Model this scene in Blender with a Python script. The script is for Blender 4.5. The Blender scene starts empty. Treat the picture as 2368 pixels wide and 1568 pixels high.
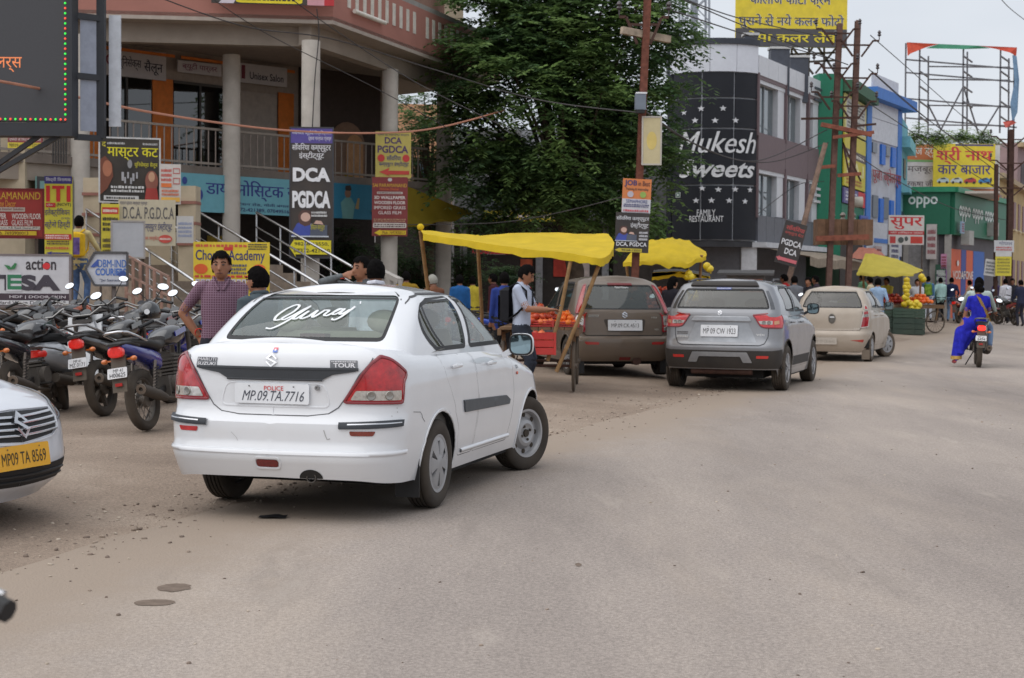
import bpy, bmesh, math, random
from mathutils import Vector, Matrix, kdtree, noise
from mathutils.geometry import delaunay_2d_cdt
R = random.Random(7)
pi = math.pi
sc = bpy.context.scene
col = sc.collection
# ---------------------------------------------------------------- camera, sky, sun, exposure
PW, PH, FPX, HOR, CAMH, ROLL = 2367.0, 1568.0, 3700.0, 656.0, 1.55, 0.008
PITCH = math.atan((PH / 2 - HOR) / FPX)
CAMR = Matrix.Rotation(pi / 2 - PITCH, 4, 'X') @ Matrix.Rotation(ROLL, 4, 'Z')
cd = bpy.data.cameras.new('camera'); cam = bpy.data.objects.new('camera', cd); col.objects.link(cam)
cam.matrix_world = Matrix.Translation((0, 0, CAMH)) @ CAMR
cd.sensor_width = 36; cd.lens = 36 * FPX / PW; cd.clip_end = 2000; cd.clip_start = .05
cd.dof.use_dof = True; cd.dof.focus_distance = 11.5; cd.dof.aperture_fstop = 6.3
sc.camera = cam
SUN_AZ, SUN_EL = math.radians(238), math.radians(58)      # overcast: the sun is high behind thin cloud
wd = bpy.data.worlds.new('World'); sc.world = wd; wd.use_nodes = True
nt = wd.node_tree; nt.nodes.clear()
N = nt.nodes.new; LK = nt.links.new
sky = N('ShaderNodeTexSky'); sky.sky_type = 'NISHITA'; sky.sun_disc = False
sky.sun_elevation = SUN_EL; sky.sun_rotation = SUN_AZ; sky.dust_density = 4; sky.air_density = 1.2; sky.ozone_density = 2
hs = N('ShaderNodeHueSaturation'); hs.inputs['Saturation'].default_value = .30; LK(sky.outputs[0], hs.inputs['Color'])
tc = N('ShaderNodeTexCoord'); mp = N('ShaderNodeMapping'); mp.inputs['Scale'].default_value = (1, 1, 2.6)
LK(tc.outputs['Generated'], mp.inputs[0])
nz = N('ShaderNodeTexNoise'); nz.inputs['Scale'].default_value = 2.2; nz.inputs['Detail'].default_value = 5; LK(mp.outputs[0], nz.inputs['Vector'])
cr = N('ShaderNodeValToRGB'); cr.color_ramp.elements[0].position = .32; cr.color_ramp.elements[1].position = .72
cr.color_ramp.elements[0].color = (4.6, 5.0, 5.65, 1); cr.color_ramp.elements[1].color = (6.5, 6.8, 7.2, 1)
LK(nz.outputs['Fac'], cr.inputs[0])
mx = N('ShaderNodeMixRGB'); mx.inputs[0].default_value = .8; LK(hs.outputs[0], mx.inputs[1]); LK(cr.outputs[0], mx.inputs[2])
bg = N('ShaderNodeBackground'); bg.inputs['Strength'].default_value = .118; LK(mx.outputs[0], bg.inputs['Color'])
wo = N('ShaderNodeOutputWorld'); LK(bg.outputs[0], wo.inputs[0])
sd = bpy.data.lights.new('sun', 'SUN'); sd.energy = 1.45; sd.angle = math.radians(100); sd.color = (1, .97, .93)
so = bpy.data.objects.new('sun', sd); col.objects.link(so)
sdir = Vector((math.sin(SUN_AZ) * math.cos(SUN_EL), math.cos(SUN_AZ) * math.cos(SUN_EL), math.sin(SUN_EL)))
so.rotation_euler = (-sdir).to_track_quat('-Z', 'Y').to_euler(); so.location = (0, 0, 60)
vs = sc.view_settings; vs.view_transform = 'Standard'; vs.look = 'None'; vs.exposure = .29; vs.gamma = 1
sc.cycles.max_bounces = 6; sc.cycles.transparent_max_bounces = 16; sc.cycles.use_denoising = True
sc.cycles.caustics_reflective = False; sc.cycles.caustics_refractive = False
# ---------------------------------------------------------------- pixel to place (a pixel of the 2367x1568 view gives a direction)
def ray(x, y):
	return (CAMR @ Vector(((x - PW / 2) / FPX, -(y - PH / 2) / FPX, -1))).normalized()
def P(x, y, Y):
	d = ray(x, y); return Vector((0, 0, CAMH)) + d * (Y / d.y)
def PZ(x, y, z):
	d = ray(x, y); return Vector((0, 0, CAMH)) + d * ((z - CAMH) / d.z)
EDGE = [(-3.9, 2.0), (-3.4, 5.5), (-2.76, 8.6), (-2.1, 11.0), (.39, 16.6), (2.97, 23.5), (6.3, 32.5), (17.5, 62), (33, 105)]
def edge_d(x, y):
	best = None
	for (ax, ay), (bx, by) in zip(EDGE, EDGE[1:]):
		vx, vy = bx - ax, by - ay; L2 = vx * vx + vy * vy
		t = ((x - ax) * vx + (y - ay) * vy) / L2; tt = min(1, max(0, t))
		dx, dy = x - ax - vx * tt, y - ay - vy * tt; q = math.hypot(dx, dy)
		if best is None or q < best[0]: best = (q, 1 if (vx * (y - ay) - vy * (x - ax)) > 0 else -1)
	return best[0] * best[1]
def ss(a, b, x):
	t = min(1, max(0, (x - a) / (b - a))); return t * t * (3 - 2 * t)
def gz(x, y):
	d = edge_d(x, y)
	return .11 * ss(0, 2.2, d) + .16 * ss(2.5, 9, d) * (1 - ss(22, 30, y)) + .2 * ss(36, 62, y)
def G(x, y):
	z = 0
	for _ in range(12): p = PZ(x, y, z); z = gz(p.x, p.y)
	return Vector((p.x, p.y, gz(p.x, p.y)))
def mpp(Y): return Y / FPX           # metres per pixel at depth Y
# ---------------------------------------------------------------- materials
def lin(c):
	c = c / 255; return c / 12.92 if c <= .04045 else ((c + .055) / 1.055) ** 2.4
def L3(c): return (lin(c[0]), lin(c[1]), lin(c[2]), 1)
MATS = {}
def M(c, rough=.6, metal=0, var=.12, scale=6, bump=0, bscale=40, coat=0, emit=0, dust=0, key=None, spec=.5):
	k = (tuple(c), rough, metal, var, scale, bump, bscale, coat, emit, dust, spec)
	if k in MATS: return MATS[k]
	m = bpy.data.materials.new(key or 'paint'); MATS[k] = m; m.use_nodes = True
	t = m.node_tree; b = t.nodes['Principled BSDF']; n = t.nodes.new; l = t.links.new
	C = L3(c); b.inputs['Base Color'].default_value = C; b.inputs['Roughness'].default_value = rough
	b.inputs['Metallic'].default_value = metal; b.inputs['Coat Weight'].default_value = coat; b.inputs['Coat Roughness'].default_value = .06
	b.inputs['Specular IOR Level'].default_value = spec
	if emit:
		b.inputs['Emission Color'].default_value = C; b.inputs['Emission Strength'].default_value = emit
	if var or bump or dust:
		co = n('ShaderNodeTexCoord')
		if var:
			z = n('ShaderNodeTexNoise'); z.inputs['Scale'].default_value = scale; z.inputs['Detail'].default_value = 6; z.inputs['Roughness'].default_value = .65
			l(co.outputs['Object'], z.inputs['Vector'])
			r = n('ShaderNodeValToRGB'); r.color_ramp.elements[0].position = .3; r.color_ramp.elements[1].position = .7
			r.color_ramp.elements[0].color = tuple(v * (1 - var * 1.3) for v in C[:3]) + (1,)
			r.color_ramp.elements[1].color = tuple(min(1, v * (1 + var) + var * .01) for v in C[:3]) + (1,)
			l(z.outputs['Fac'], r.inputs[0]); last = r.outputs[0]
		else:
			rg = n('ShaderNodeRGB'); rg.outputs[0].default_value = C; last = rg.outputs[0]
		if dust:
			z3 = n('ShaderNodeTexNoise'); z3.inputs['Scale'].default_value = 2.3; z3.inputs['Detail'].default_value = 8; l(co.outputs['Object'], z3.inputs['Vector'])
			mr = n('ShaderNodeMapRange'); mr.inputs[1].default_value = .35; mr.inputs[2].default_value = .75; mr.inputs[3].default_value = dust * .35; mr.inputs[4].default_value = dust
			l(z3.outputs['Fac'], mr.inputs[0])
			x = n('ShaderNodeMixRGB'); x.inputs[2].default_value = (.26, .2, .145, 1); l(mr.outputs[0], x.inputs[0]); l(last, x.inputs[1]); last = x.outputs[0]
			ad = n('ShaderNodeMath'); ad.operation = 'ADD'; ad.inputs[1].default_value = rough; ad.use_clamp = True; l(mr.outputs[0], ad.inputs[0]); l(ad.outputs[0], b.inputs['Roughness'])
		l(last, b.inputs['Base Color'])
		if bump:
			z2 = n('ShaderNodeTexNoise'); z2.inputs['Scale'].default_value = bscale; z2.inputs['Detail'].default_value = 5; l(co.outputs['Object'], z2.inputs['Vector'])
			bp = n('ShaderNodeBump'); bp.inputs['Strength'].default_value = bump; bp.inputs['Distance'].default_value = .02
			l(z2.outputs['Fac'], bp.inputs['Height']); l(bp.outputs[0], b.inputs['Normal'])
	return m
def glass(tint, refl=.08, key='glass', rough=.02, body=0, bcol=(60, 60, 60)):
	"""thin pane: tinted see-through plus mirror reflection by angle; body = share of opaque dust film"""
	k = ('g', tint, refl, body, bcol)
	if k in MATS: return MATS[k]
	m = bpy.data.materials.new(key); MATS[k] = m; m.use_nodes = True; t = m.node_tree; t.nodes.clear(); n = t.nodes.new; l = t.links.new
	tr = n('ShaderNodeBsdfTransparent'); tr.inputs[0].default_value = tuple(tint) + (1,)
	df = n('ShaderNodeBsdfDiffuse'); df.inputs[0].default_value = L3(bcol)
	m0 = n('ShaderNodeMixShader'); m0.inputs[0].default_value = body; l(tr.outputs[0], m0.inputs[1]); l(df.outputs[0], m0.inputs[2])
	gl = n('ShaderNodeBsdfGlossy'); gl.inputs['Roughness'].default_value = rough
	fr = n('ShaderNodeLayerWeight'); fr.inputs[0].default_value = .5; pw = n('ShaderNodeMath'); pw.operation = 'POWER'; pw.inputs[1].default_value = 4; l(fr.outputs['Facing'], pw.inputs[0])
	ma = n('ShaderNodeMath'); ma.operation = 'MULTIPLY_ADD'; ma.inputs[1].default_value = .9 - refl; ma.inputs[2].default_value = refl; ma.use_clamp = True; l(pw.outputs[0], ma.inputs[0])
	m1 = n('ShaderNodeMixShader'); l(ma.outputs[0], m1.inputs[0]); l(m0.outputs[0], m1.inputs[1]); l(gl.outputs[0], m1.inputs[2])
	o = n('ShaderNodeOutputMaterial'); l(m1.outputs[0], o.inputs[0]); return m
BLACK = M((24, 24, 26), .55, var=.2); RUBBER = M((30, 29, 29), .85, var=.25, scale=12, dust=.25); CHROME = M((205, 205, 208), .16, 1, var=.05)
STEEL = M((190, 190, 192), .25, 1, var=.06); GREYMET = M((120, 122, 126), .5, .5); DARKGREY = M((58, 60, 64), .6); WHITE = M((225, 226, 228), .5)
RUST = M((112, 66, 52), .85, .1, var=.35, scale=9, bump=.3); DARKRUST = M((74, 50, 42), .85, .1, var=.3, scale=9)
# ---------------------------------------------------------------- mesh building
class MB:
	def __init__(s): s.v = []; s.f = []; s.m = []; s.mi = 0
	def add(s, vs, fs):
		o = len(s.v); s.v += [tuple(v) for v in vs]; s.f += [tuple(i + o for i in f) for f in fs]; s.m += [s.mi] * len(fs); return s
	def box(s, c, d, rot=None):
		x, y, z = d[0] / 2, d[1] / 2, d[2] / 2
		vs = [Vector((a * x, b * y, e * z)) for e in (-1, 1) for b in (-1, 1) for a in (-1, 1)]
		if rot is not None: vs = [rot @ v for v in vs]
		c = Vector(c)
		return s.add([c + v for v in vs], [(0, 2, 3, 1), (4, 5, 7, 6), (0, 1, 5, 4), (1, 3, 7, 5), (3, 2, 6, 7), (2, 0, 4, 6)])
	def bbox(s, a, b):
		return s.box([(p + q) / 2 for p, q in zip(a, b)], [abs(q - p) for p, q in zip(a, b)])
	def beam(s, p0, p1, w, h=None, up=(0, 0, 1)):
		p0, p1 = Vector(p0), Vector(p1); h = h or w; d = p1 - p0; L = d.length
		if L < 1e-6: return s
		d.normalize(); u = Vector(up)
		if abs(d.dot(u)) > .98: u = Vector((1, 0, 0))
		x = d.cross(u).normalized(); z = x.cross(d).normalized()
		return s.box((p0 + p1) / 2, (w, L, h), Matrix((x, d, z)).transposed())
	def tube(s, pts, r, n=8, cap=True, flat=1):
		pts = [Vector(p) for p in pts]; rr = r if isinstance(r, (list, tuple)) else [r] * len(pts)
		vs = []; up = None
		for i, p in enumerate(pts):
			d = (pts[min(i + 1, len(pts) - 1)] - pts[max(i - 1, 0)])
			d = d.normalized() if d.length > 1e-9 else Vector((0, 0, 1))
			if up is None: up = Vector((0, 0, 1)) if abs(d.z) < .95 else Vector((1, 0, 0))
			x = d.cross(up); x = x.normalized() if x.length > 1e-6 else Vector((1, 0, 0)); y = x.cross(d).normalized(); up = y
			for k in range(n):
				a = 2 * pi * k / n; vs.append(p + (x * math.cos(a) + y * math.sin(a) * flat) * rr[i])
		fs = [(i * n + k, i * n + (k + 1) % n, (i + 1) * n + (k + 1) % n, (i + 1) * n + k) for i in range(len(pts) - 1) for k in range(n)]
		if cap: fs += [tuple(range(n - 1, -1, -1)), tuple((len(pts) - 1) * n + k for k in range(n))]
		return s.add(vs, fs)
	def lathe(s, prof, c=(0, 0, 0), axis='z', n=24, rot=None, cap=False):
		vs = []
		for r, h in prof:
			for k in range(n):
				a = 2 * pi * k / n; p = Vector((r * math.cos(a), r * math.sin(a), h))
				if axis == 'x': p = Vector((p.z, p.x, p.y))
				elif axis == 'y': p = Vector((p.y, p.z, p.x))
				if rot is not None: p = rot @ p
				vs.append(Vector(c) + p)
		fs = [(i * n + k, i * n + (k + 1) % n, (i + 1) * n + (k + 1) % n, (i + 1) * n + k) for i in range(len(prof) - 1) for k in range(n)]
		if cap: fs += [tuple(range(n - 1, -1, -1)), tuple((len(prof) - 1) * n + k for k in range(n))]
		return s.add(vs, fs)
	def ball(s, c, r, nu=12, nv=8, rot=None, f=None):
		r = r if isinstance(r, (tuple, list)) else (r, r, r); vs = []; c = Vector(c)
		for i in range(nv + 1):
			t = pi * i / nv
			for k in range(nu):
				a = 2 * pi * k / nu; p = Vector((math.sin(t) * math.cos(a), math.sin(t) * math.sin(a), math.cos(t)))
				if f: p = p * f(p)
				p = Vector((p.x * r[0], p.y * r[1], p.z * r[2]))
				if rot is not None: p = rot @ p
				vs.append(c + p)
		return s.add(vs, [(i * nu + k, (i + 1) * nu + k, (i + 1) * nu + (k + 1) % nu, i * nu + (k + 1) % nu) for i in range(nv) for k in range(nu)])
	def prism(s, poly, t, mat4=None, y0=0):
		"""polygon in x,z drawn at y0 .. y0+t"""
		n = len(poly); a = sum(p[0] * q[1] - q[0] * p[1] for p, q in zip(poly, poly[1:] + poly[:1]))
		if a < 0: poly = poly[::-1]
		vs = [Vector((x, y0, z)) for x, z in poly] + [Vector((x, y0 + t, z)) for x, z in poly]
		if mat4 is not None: vs = [mat4 @ v for v in vs]
		return s.add(vs, [tuple(range(n)), tuple(range(2 * n - 1, n - 1, -1))] + [((i + 1) % n, i, n + i, n + (i + 1) % n) for i in range(n)])
	def plan(s, poly, z0, z1):
		"""polygon in x,y raised from z0 to z1"""
		a = sum(p[0] * q[1] - q[0] * p[1] for p, q in zip(poly, poly[1:] + poly[:1]))
		if a < 0: poly = poly[::-1]
		n = len(poly); vs = [(x, y, z0) for x, y in poly] + [(x, y, z1) for x, y in poly]
		return s.add(vs, [tuple(range(n - 1, -1, -1)), tuple(range(n, 2 * n))] + [(i, (i + 1) % n, n + (i + 1) % n, n + i) for i in range(n)])
	def grid(s, rows, closed=False):
		n = len(rows[0]); vs = [p for r in rows for p in r]; m = n if closed else n - 1
		return s.add(vs, [(i * n + k, i * n + (k + 1) % n, (i + 1) * n + (k + 1) % n, (i + 1) * n + k) for i in range(len(rows) - 1) for k in range(m)])
	def xf(s, m4):
		s.v = [tuple(m4 @ Vector(v)) for v in s.v]; return s
	def mesh(s, name, mats, smooth=None):
		me = bpy.data.meshes.new(name); me.from_pydata(s.v, [], s.f)
		for m in (mats if isinstance(mats, (list, tuple)) else [mats]): me.materials.append(m)
		if s.m and max(s.m) > 0: me.polygons.foreach_set('material_index', s.m)
		if smooth is not None:
			me.shade_smooth()
			if smooth < 179: me.set_sharp_from_angle(angle=math.radians(smooth))
		me.update(); return me
	def build(s, name, mats, parent=None, smooth=None, loc=None, rot=None):
		return link(name, s.mesh(name, mats, smooth), parent, loc, rot)
def link(name, me, parent=None, loc=None, rot=None):
	o = bpy.data.objects.new(name, me); col.objects.link(o)
	if parent: o.parent = parent
	if loc is not None: o.location = loc
	if rot is not None: o.rotation_euler = rot
	return o
def tag(o, label=None, cat=None, group=None, kind=None):
	if label: o['label'] = label
	if cat: o['category'] = cat
	if group: o['group'] = group
	if kind: o['kind'] = kind
	return o
def thing(name, label, cat, loc=(0, 0, 0), rz=0, group=None):
	o = bpy.data.objects.new(name, None); col.objects.link(o); o.location = loc; o.rotation_euler = (0, 0, rz); o.empty_display_size = .2
	return tag(o, label, cat, group)
def copy_tree(o, parent=None):
	c = o.copy(); col.objects.link(c); c.parent = parent
	for ch in o.children: copy_tree(ch, c)
	return c
def hx(yaw): return Vector((math.cos(yaw), math.sin(yaw), 0))
def roundp(poly, r=.03, n=4):
	"""round the corners of a 2-D polygon"""
	o = []; m = len(poly)
	for i in range(m):
		p, a, b = Vector(poly[i]), Vector(poly[i - 1]), Vector(poly[(i + 1) % m])
		ra = min(r, (a - p).length * .45); rb = min(r, (b - p).length * .45)
		A = p + (a - p).normalized() * ra; B = p + (b - p).normalized() * rb
		for k in range(n + 1): t = k / n; q = A * (1-t)**2 + p * 2*t*(1-t) + B * t*t; o.append((q.x, q.y))
	return o
# ---------------------------------------------------------------- lettering
TXT = {}
WORK = bpy.data.scenes.new('work')      # empty scratch scene: modifiers and text are evaluated there
def evald(ob):
	WORK.collection.objects.link(ob); vl = WORK.view_layers[0]; vl.update(); me = bpy.data.meshes.new_from_object(ob.evaluated_get(vl.depsgraph)); bpy.data.objects.remove(ob); return me
CONS = set(chr(c) for c in range(0x915, 0x93a)) | set(chr(c) for c in range(0x958, 0x960))
def dev(s):
	o = []; i = 0
	for ch in s:
		if ch == '\u093f':
			j = len(o) - 1
			while j >= 2 and o[j - 1] == '\u094d': j -= 2
			o.insert(max(j, 0), ch)
		else: o.append(ch)
	return ''.join(o)
def text_geo(t, bold=0, shear=0):
	k = (t, bold, shear)
	if k in TXT: return TXT[k]
	c = bpy.data.curves.new('lettering', 'FONT'); c.body = dev(t); c.offset = bold; c.shear = shear; c.resolution_u = 3; c.fill_mode = 'FRONT'
	me = evald(bpy.data.objects.new('lettering', c))
	vs = [tuple(v.co[:2]) for v in me.vertices]; fs = [tuple(p.vertices) for p in me.polygons]
	bpy.data.curves.remove(c); bpy.data.meshes.remove(me)
	if not vs: vs = [(0, 0), (1, 0), (0, 1)]; fs = []
	x0, x1 = min(v[0] for v in vs), max(v[0] for v in vs); y0, y1 = min(v[1] for v in vs), max(v[1] for v in vs)
	TXT[k] = ([((x - x0) / max(x1 - x0, 1e-6), (y - y0) / max(y1 - y0, 1e-6)) for x, y in vs], fs, (x1 - x0) / max(y1 - y0, 1e-6)); return TXT[k]
BADC = {}
def area(g): return sum(abs(sum(g[0][f[i]][0] * g[0][f[(i + 1) % len(f)]][1] - g[0][f[(i + 1) % len(f)]][0] * g[0][f[i]][1] for i in range(len(f)))) / 2 for f in g[1])
def bad(ch, b):
	"""thickening breaks the outline of a few letters: find them"""
	if (ch, b) not in BADC: a0 = area(text_geo(ch, 0)); a1 = area(text_geo(ch, b)); BADC[(ch, b)] = a1 > a0 * (1.25 + 14 * b) or a1 < a0 * .8
	return BADC[(ch, b)]
class Art:
	"""flat print on a board: x right, z up, viewer on the -y side; every layer 1.5 mm proud of the last"""
	def __init__(s, w, h, d=.0015, base=.003, warp=None):
		s.w, s.h, s.d = w, h, d; s.lay = -base; s.mb = MB(); s.mats = []; s.warp = warp
	def mat(s, c):
		m = c if isinstance(c, bpy.types.Material) else M(c, .6, var=.12, scale=3, dust=.1)
		if m not in s.mats: s.mats.append(m)
		s.mb.mi = s.mats.index(m)
	def pt(s, u, v):
		p = ((u - .5) * s.w, s.lay, (v - .5) * s.h); return s.warp(p) if s.warp else p
	def poly(s, pts, c):
		a = sum(p[0] * q[1] - q[0] * p[1] for p, q in zip(pts, pts[1:] + pts[:1]))
		if a < 0: pts = pts[::-1]
		s.mat(c); s.mb.add([s.pt(*p) for p in pts], [tuple(range(len(pts)))]); s.lay -= s.d; return s
	def rect(s, u0, v0, u1, v1, c): return s.poly([(u0, v0), (u1, v0), (u1, v1), (u0, v1)], c)
	def ell(s, u, v, ru, rv, c, n=18): return s.poly([(u + ru * math.cos(2 * pi * i / n), v + rv * math.sin(2 * pi * i / n)) for i in range(n)], c)
	def star(s, u, v, ru, rv, c, k=5):
		return s.poly([(u + (ru if i % 2 == 0 else ru * .42) * math.sin(pi * i / k), v + (rv if i % 2 == 0 else rv * .42) * math.cos(pi * i / k)) for i in range(2 * k)], c)
	def line(s, pts, w, c):
		"""a bent stroke of even width, mitred"""
		P_ = [Vector((p[0] * s.w, p[1] * s.h)) for p in pts]; k = w * s.h / 2; a = []; b = []
		for i, p in enumerate(P_):
			d0 = (p - P_[i - 1]).normalized() if i else (P_[1] - p).normalized(); d1 = (P_[i + 1] - p).normalized() if i < len(P_) - 1 else d0
			m = (d0 + d1); m = m.normalized() if m.length > .1 else d0; n = Vector((-m.y, m.x)) * k / max(.45, m.dot(d0)); a.append(p + n); b.append(p - n)
		s.mat(c); q = lambda v: s.pt(v.x / s.w, v.y / s.h); n = len(a)
		s.mb.add([q(v) for v in a + b], [(i, n + i, n + i + 1, i + 1) for i in range(n - 1)]); s.lay -= s.d; return s
	def frame(s, u0, v0, u1, v1, tu, tv, c):
		s.rect(u0, v0, u1, v0 + tv, c).rect(u0, v1 - tv, u1, v1, c).rect(u0, v0 + tv, u0 + tu, v1 - tv, c).rect(u1 - tu, v0 + tv, u1, v1 - tv, c); return s
	def text(s, t, u0, v0, u1, v1, c, bold=.012, shear=0, keep=False, slope=0):
		fake = bold and any(0x900 <= ord(ch) < 0x980 or (ch.strip() and bad(ch, bold)) for ch in set(t)); vs, fs, asp = text_geo(t, 0 if fake else bold, shear)
		if keep:
			wu = (v1 - v0) * s.h * asp / s.w
			if wu < u1 - u0: m = (u0 + u1) / 2; u0, u1 = m - wu / 2, m + wu / 2
		s.mat(c)
		for k in ((-1, 1, 0) if fake and bold > .008 else (0,)): s.mb.add([s.pt(u0 + (u1 - u0) * (x + k * bold * .8 / max(asp, .3)), v0 + (v1 - v0) * y + slope * (x - .5)) for x, y in vs], fs); s.lay -= s.d * .3
		s.lay -= s.d; return s
	def scrib(s, u0, v0, u1, v1, c, n=1, seed=0):
		"""rows of small print too fine to read"""
		r = random.Random(seed + int(u0 * 991) + int(v0 * 577)); hh = (v1 - v0) / n
		s.mat(c)
		for i in range(n):
			u = u0; vb = v1 - (i + .85) * hh
			while u < u1 - .01:
				q = (u1 - u0) * r.uniform(.03, .09); a = min(u + q, u1)
				s.mb.add([s.pt(u, vb), s.pt(a, vb), s.pt(a, vb + hh * r.uniform(.5, .72)), s.pt(u, vb + hh * r.uniform(.5, .72))], [(0, 1, 2, 3)]); u = a + (u1 - u0) * r.uniform(.012, .03)
		s.lay -= s.d; return s
	def build(s, parent, name='lettering'):
		return s.mb.build(name, s.mats, parent) if s.mb.f else None
def board(name, label, px, Y, bgc, yaw=0, thick=.03, frame=None, posts=None, group=None, tilt=0, cat='sign', tilt_px=0):
	"""a flat board seen at pixel rectangle px=(x0,y0,x1,y1) at depth Y; returns thing, Art"""
	x0, y0, x1, y1 = px; c = P((x0 + x1) / 2, (y0 + y1) / 2, Y)
	los = math.atan2(c.x, c.y)
	w = (x1 - x0) * mpp(Y) / max(.2, math.cos(yaw + los) / math.cos(los)); h = (y1 - y0) * mpp(Y)
	t = thing(name, label, cat, (c.x, c.y, c.z - h / 2), yaw, group)
	if tilt: t.rotation_euler = (0, tilt, yaw)
	mb = MB(); mb.box((0, thick / 2, h / 2), (w, thick, h)); mb.build('panel', M(bgc, .5, var=.12, scale=2.5, dust=.22), t)
	if frame:
		f = MB(); q = .03
		for a in (-1, 1):
			f.box((a * (w / 2 + q / 2), thick / 2, h / 2), (q, thick + .02, h + 2 * q)); f.box((0, thick / 2, h / 2 + a * (h / 2 + q / 2)), (w, thick + .02, q))
		f.build('frame', M(frame, .6), t)
	if posts:
		zt = gz(c.x, c.y) - (c.z - h / 2)
		for a in posts:
			p = MB(); p.beam((a * w / 2, thick + .03, zt), (a * w / 2, thick + .03, h), .045); p.build('post', M((96, 84, 76), .7, .3), t)
	A = Art(w, h); e = bpy.data.objects.new('x', None)
	def bld(t=t, A=A, h=h):
		o = A.build(t)
		if o: o.location = (0, 0, h / 2)
	A.done = bld
	bpy.data.objects.remove(e)
	return t, A
# ================================================================ GROUND
def tricol(name, stops, scale, stretch=(1, 1, 1), rz=0, rough=.9, bump=.4, bscale=60, fine=.25, patch=None, edge=None):
	m = bpy.data.materials.new(name); m.use_nodes = True; t = m.node_tree; b = t.nodes['Principled BSDF']; n = t.nodes.new; l = t.links.new
	b.inputs['Roughness'].default_value = rough; b.inputs['Specular IOR Level'].default_value = .25
	co = n('ShaderNodeTexCoord'); mp = n('ShaderNodeMapping'); mp.inputs['Scale'].default_value = stretch; mp.inputs['Rotation'].default_value = (0, 0, rz); l(co.outputs['Object'], mp.inputs[0])
	z = n('ShaderNodeTexNoise'); z.inputs['Scale'].default_value = scale; z.inputs['Detail'].default_value = 9; z.inputs['Roughness'].default_value = .62; l(mp.outputs[0], z.inputs['Vector'])
	r = n('ShaderNodeValToRGB'); e = r.color_ramp.elements; e[0].position, e[0].color = stops[0][0], L3(stops[0][1]); e[1].position, e[1].color = stops[-1][0], L3(stops[-1][1])
	for p, c in stops[1:-1]: q = e.new(p); q.color = L3(c)
	l(z.outputs['Fac'], r.inputs[0]); last = r.outputs[0]
	for s_, lo, hi, k in ((210, .36, .62, fine), (48, .34, .66, fine * .7)):
		z2 = n('ShaderNodeTexNoise'); z2.inputs['Scale'].default_value = s_; z2.inputs['Detail'].default_value = 3; l(co.outputs['Object'], z2.inputs['Vector'])
		mr = n('ShaderNodeMapRange'); mr.inputs[1].default_value = lo; mr.inputs[2].default_value = hi; mr.inputs[3].default_value = 1 - k; mr.inputs[4].default_value = 1 + k * .6; l(z2.outputs['Fac'], mr.inputs[0])
		x = n('ShaderNodeMixRGB'); x.blend_type = 'MULTIPLY'; x.inputs[0].default_value = 1; l(last, x.inputs[1]); l(mr.outputs[0], x.inputs[2]); last = x.outputs[0]
	# dark grit specks and pale stone chips bedded in the surface
	for s_, th, c in ((26, .035, (70, 62, 58)), (17, .03, (196, 184, 170)), (60, .07, (96, 84, 76))):
		v = n('ShaderNodeTexVoronoi'); v.inputs['Scale'].default_value = s_; v.inputs['Randomness'].default_value = 1; l(co.outputs['Object'], v.inputs['Vector'])
		zz = n('ShaderNodeTexNoise'); zz.inputs['Scale'].default_value = s_ * .23; l(co.outputs['Object'], zz.inputs['Vector'])
		mu = n('ShaderNodeMath'); mu.operation = 'MULTIPLY'; mu.inputs[1].default_value = th * 4; l(zz.outputs['Fac'], mu.inputs[0])
		su = n('ShaderNodeMath'); su.operation = 'SUBTRACT'; su.inputs[1].default_value = th * 1.45; l(mu.outputs[0], su.inputs[0])
		lt = n('ShaderNodeMath'); lt.operation = 'LESS_THAN'; l(v.outputs['Distance'], lt.inputs[0]); l(su.outputs[0], lt.inputs[1])
		mk = n('ShaderNodeMath'); mk.operation = 'MULTIPLY'; mk.inputs[1].default_value = .7; l(lt.outputs[0], mk.inputs[0])
		x = n('ShaderNodeMixRGB'); x.inputs[2].default_value = L3(c); l(mk.outputs[0], x.inputs[0]); l(last, x.inputs[1]); last = x.outputs[0]
	for patch in patch or ():
		z4 = n('ShaderNodeTexNoise'); z4.inputs['Scale'].default_value = patch[1]; z4.inputs['Detail'].default_value = 8; z4.inputs['Roughness'].default_value = .68; l(mp.outputs[0], z4.inputs['Vector'])
		m4 = n('ShaderNodeMapRange'); m4.inputs[1].default_value = patch[3]; m4.inputs[2].default_value = patch[4]; m4.inputs[4].default_value = patch[2]; l(z4.outputs['Fac'], m4.inputs[0])
		x = n('ShaderNodeMixRGB'); x.inputs[2].default_value = L3(patch[0]); l(m4.outputs[0], x.inputs[0]); l(last, x.inputs[1]); last = x.outputs[0]
	if edge:
		at_ = n('ShaderNodeAttribute'); at_.attribute_name = 'dust'; z5 = n('ShaderNodeTexNoise'); z5.inputs['Scale'].default_value = 2.2; z5.inputs['Detail'].default_value = 9; z5.inputs['Roughness'].default_value = .7; l(co.outputs['Object'], z5.inputs['Vector'])
		ms = n('ShaderNodeMath'); ms.operation = 'MULTIPLY_ADD'; ms.inputs[1].default_value = 1.5; l(at_.outputs['Fac'], ms.inputs[0]); l(z5.outputs['Fac'], ms.inputs[2]); m5 = n('ShaderNodeMapRange'); m5.inputs[1].default_value = .62; m5.inputs[2].default_value = 1.35; l(ms.outputs[0], m5.inputs[0])
		x = n('ShaderNodeMixRGB'); x.inputs[2].default_value = L3(edge); l(m5.outputs[0], x.inputs[0]); l(last, x.inputs[1]); last = x.outputs[0]
	l(last, b.inputs['Base Color'])
	z3 = n('ShaderNodeTexNoise'); z3.inputs['Scale'].default_value = bscale; z3.inputs['Detail'].default_value = 6; l(co.outputs['Object'], z3.inputs['Vector'])
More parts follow.
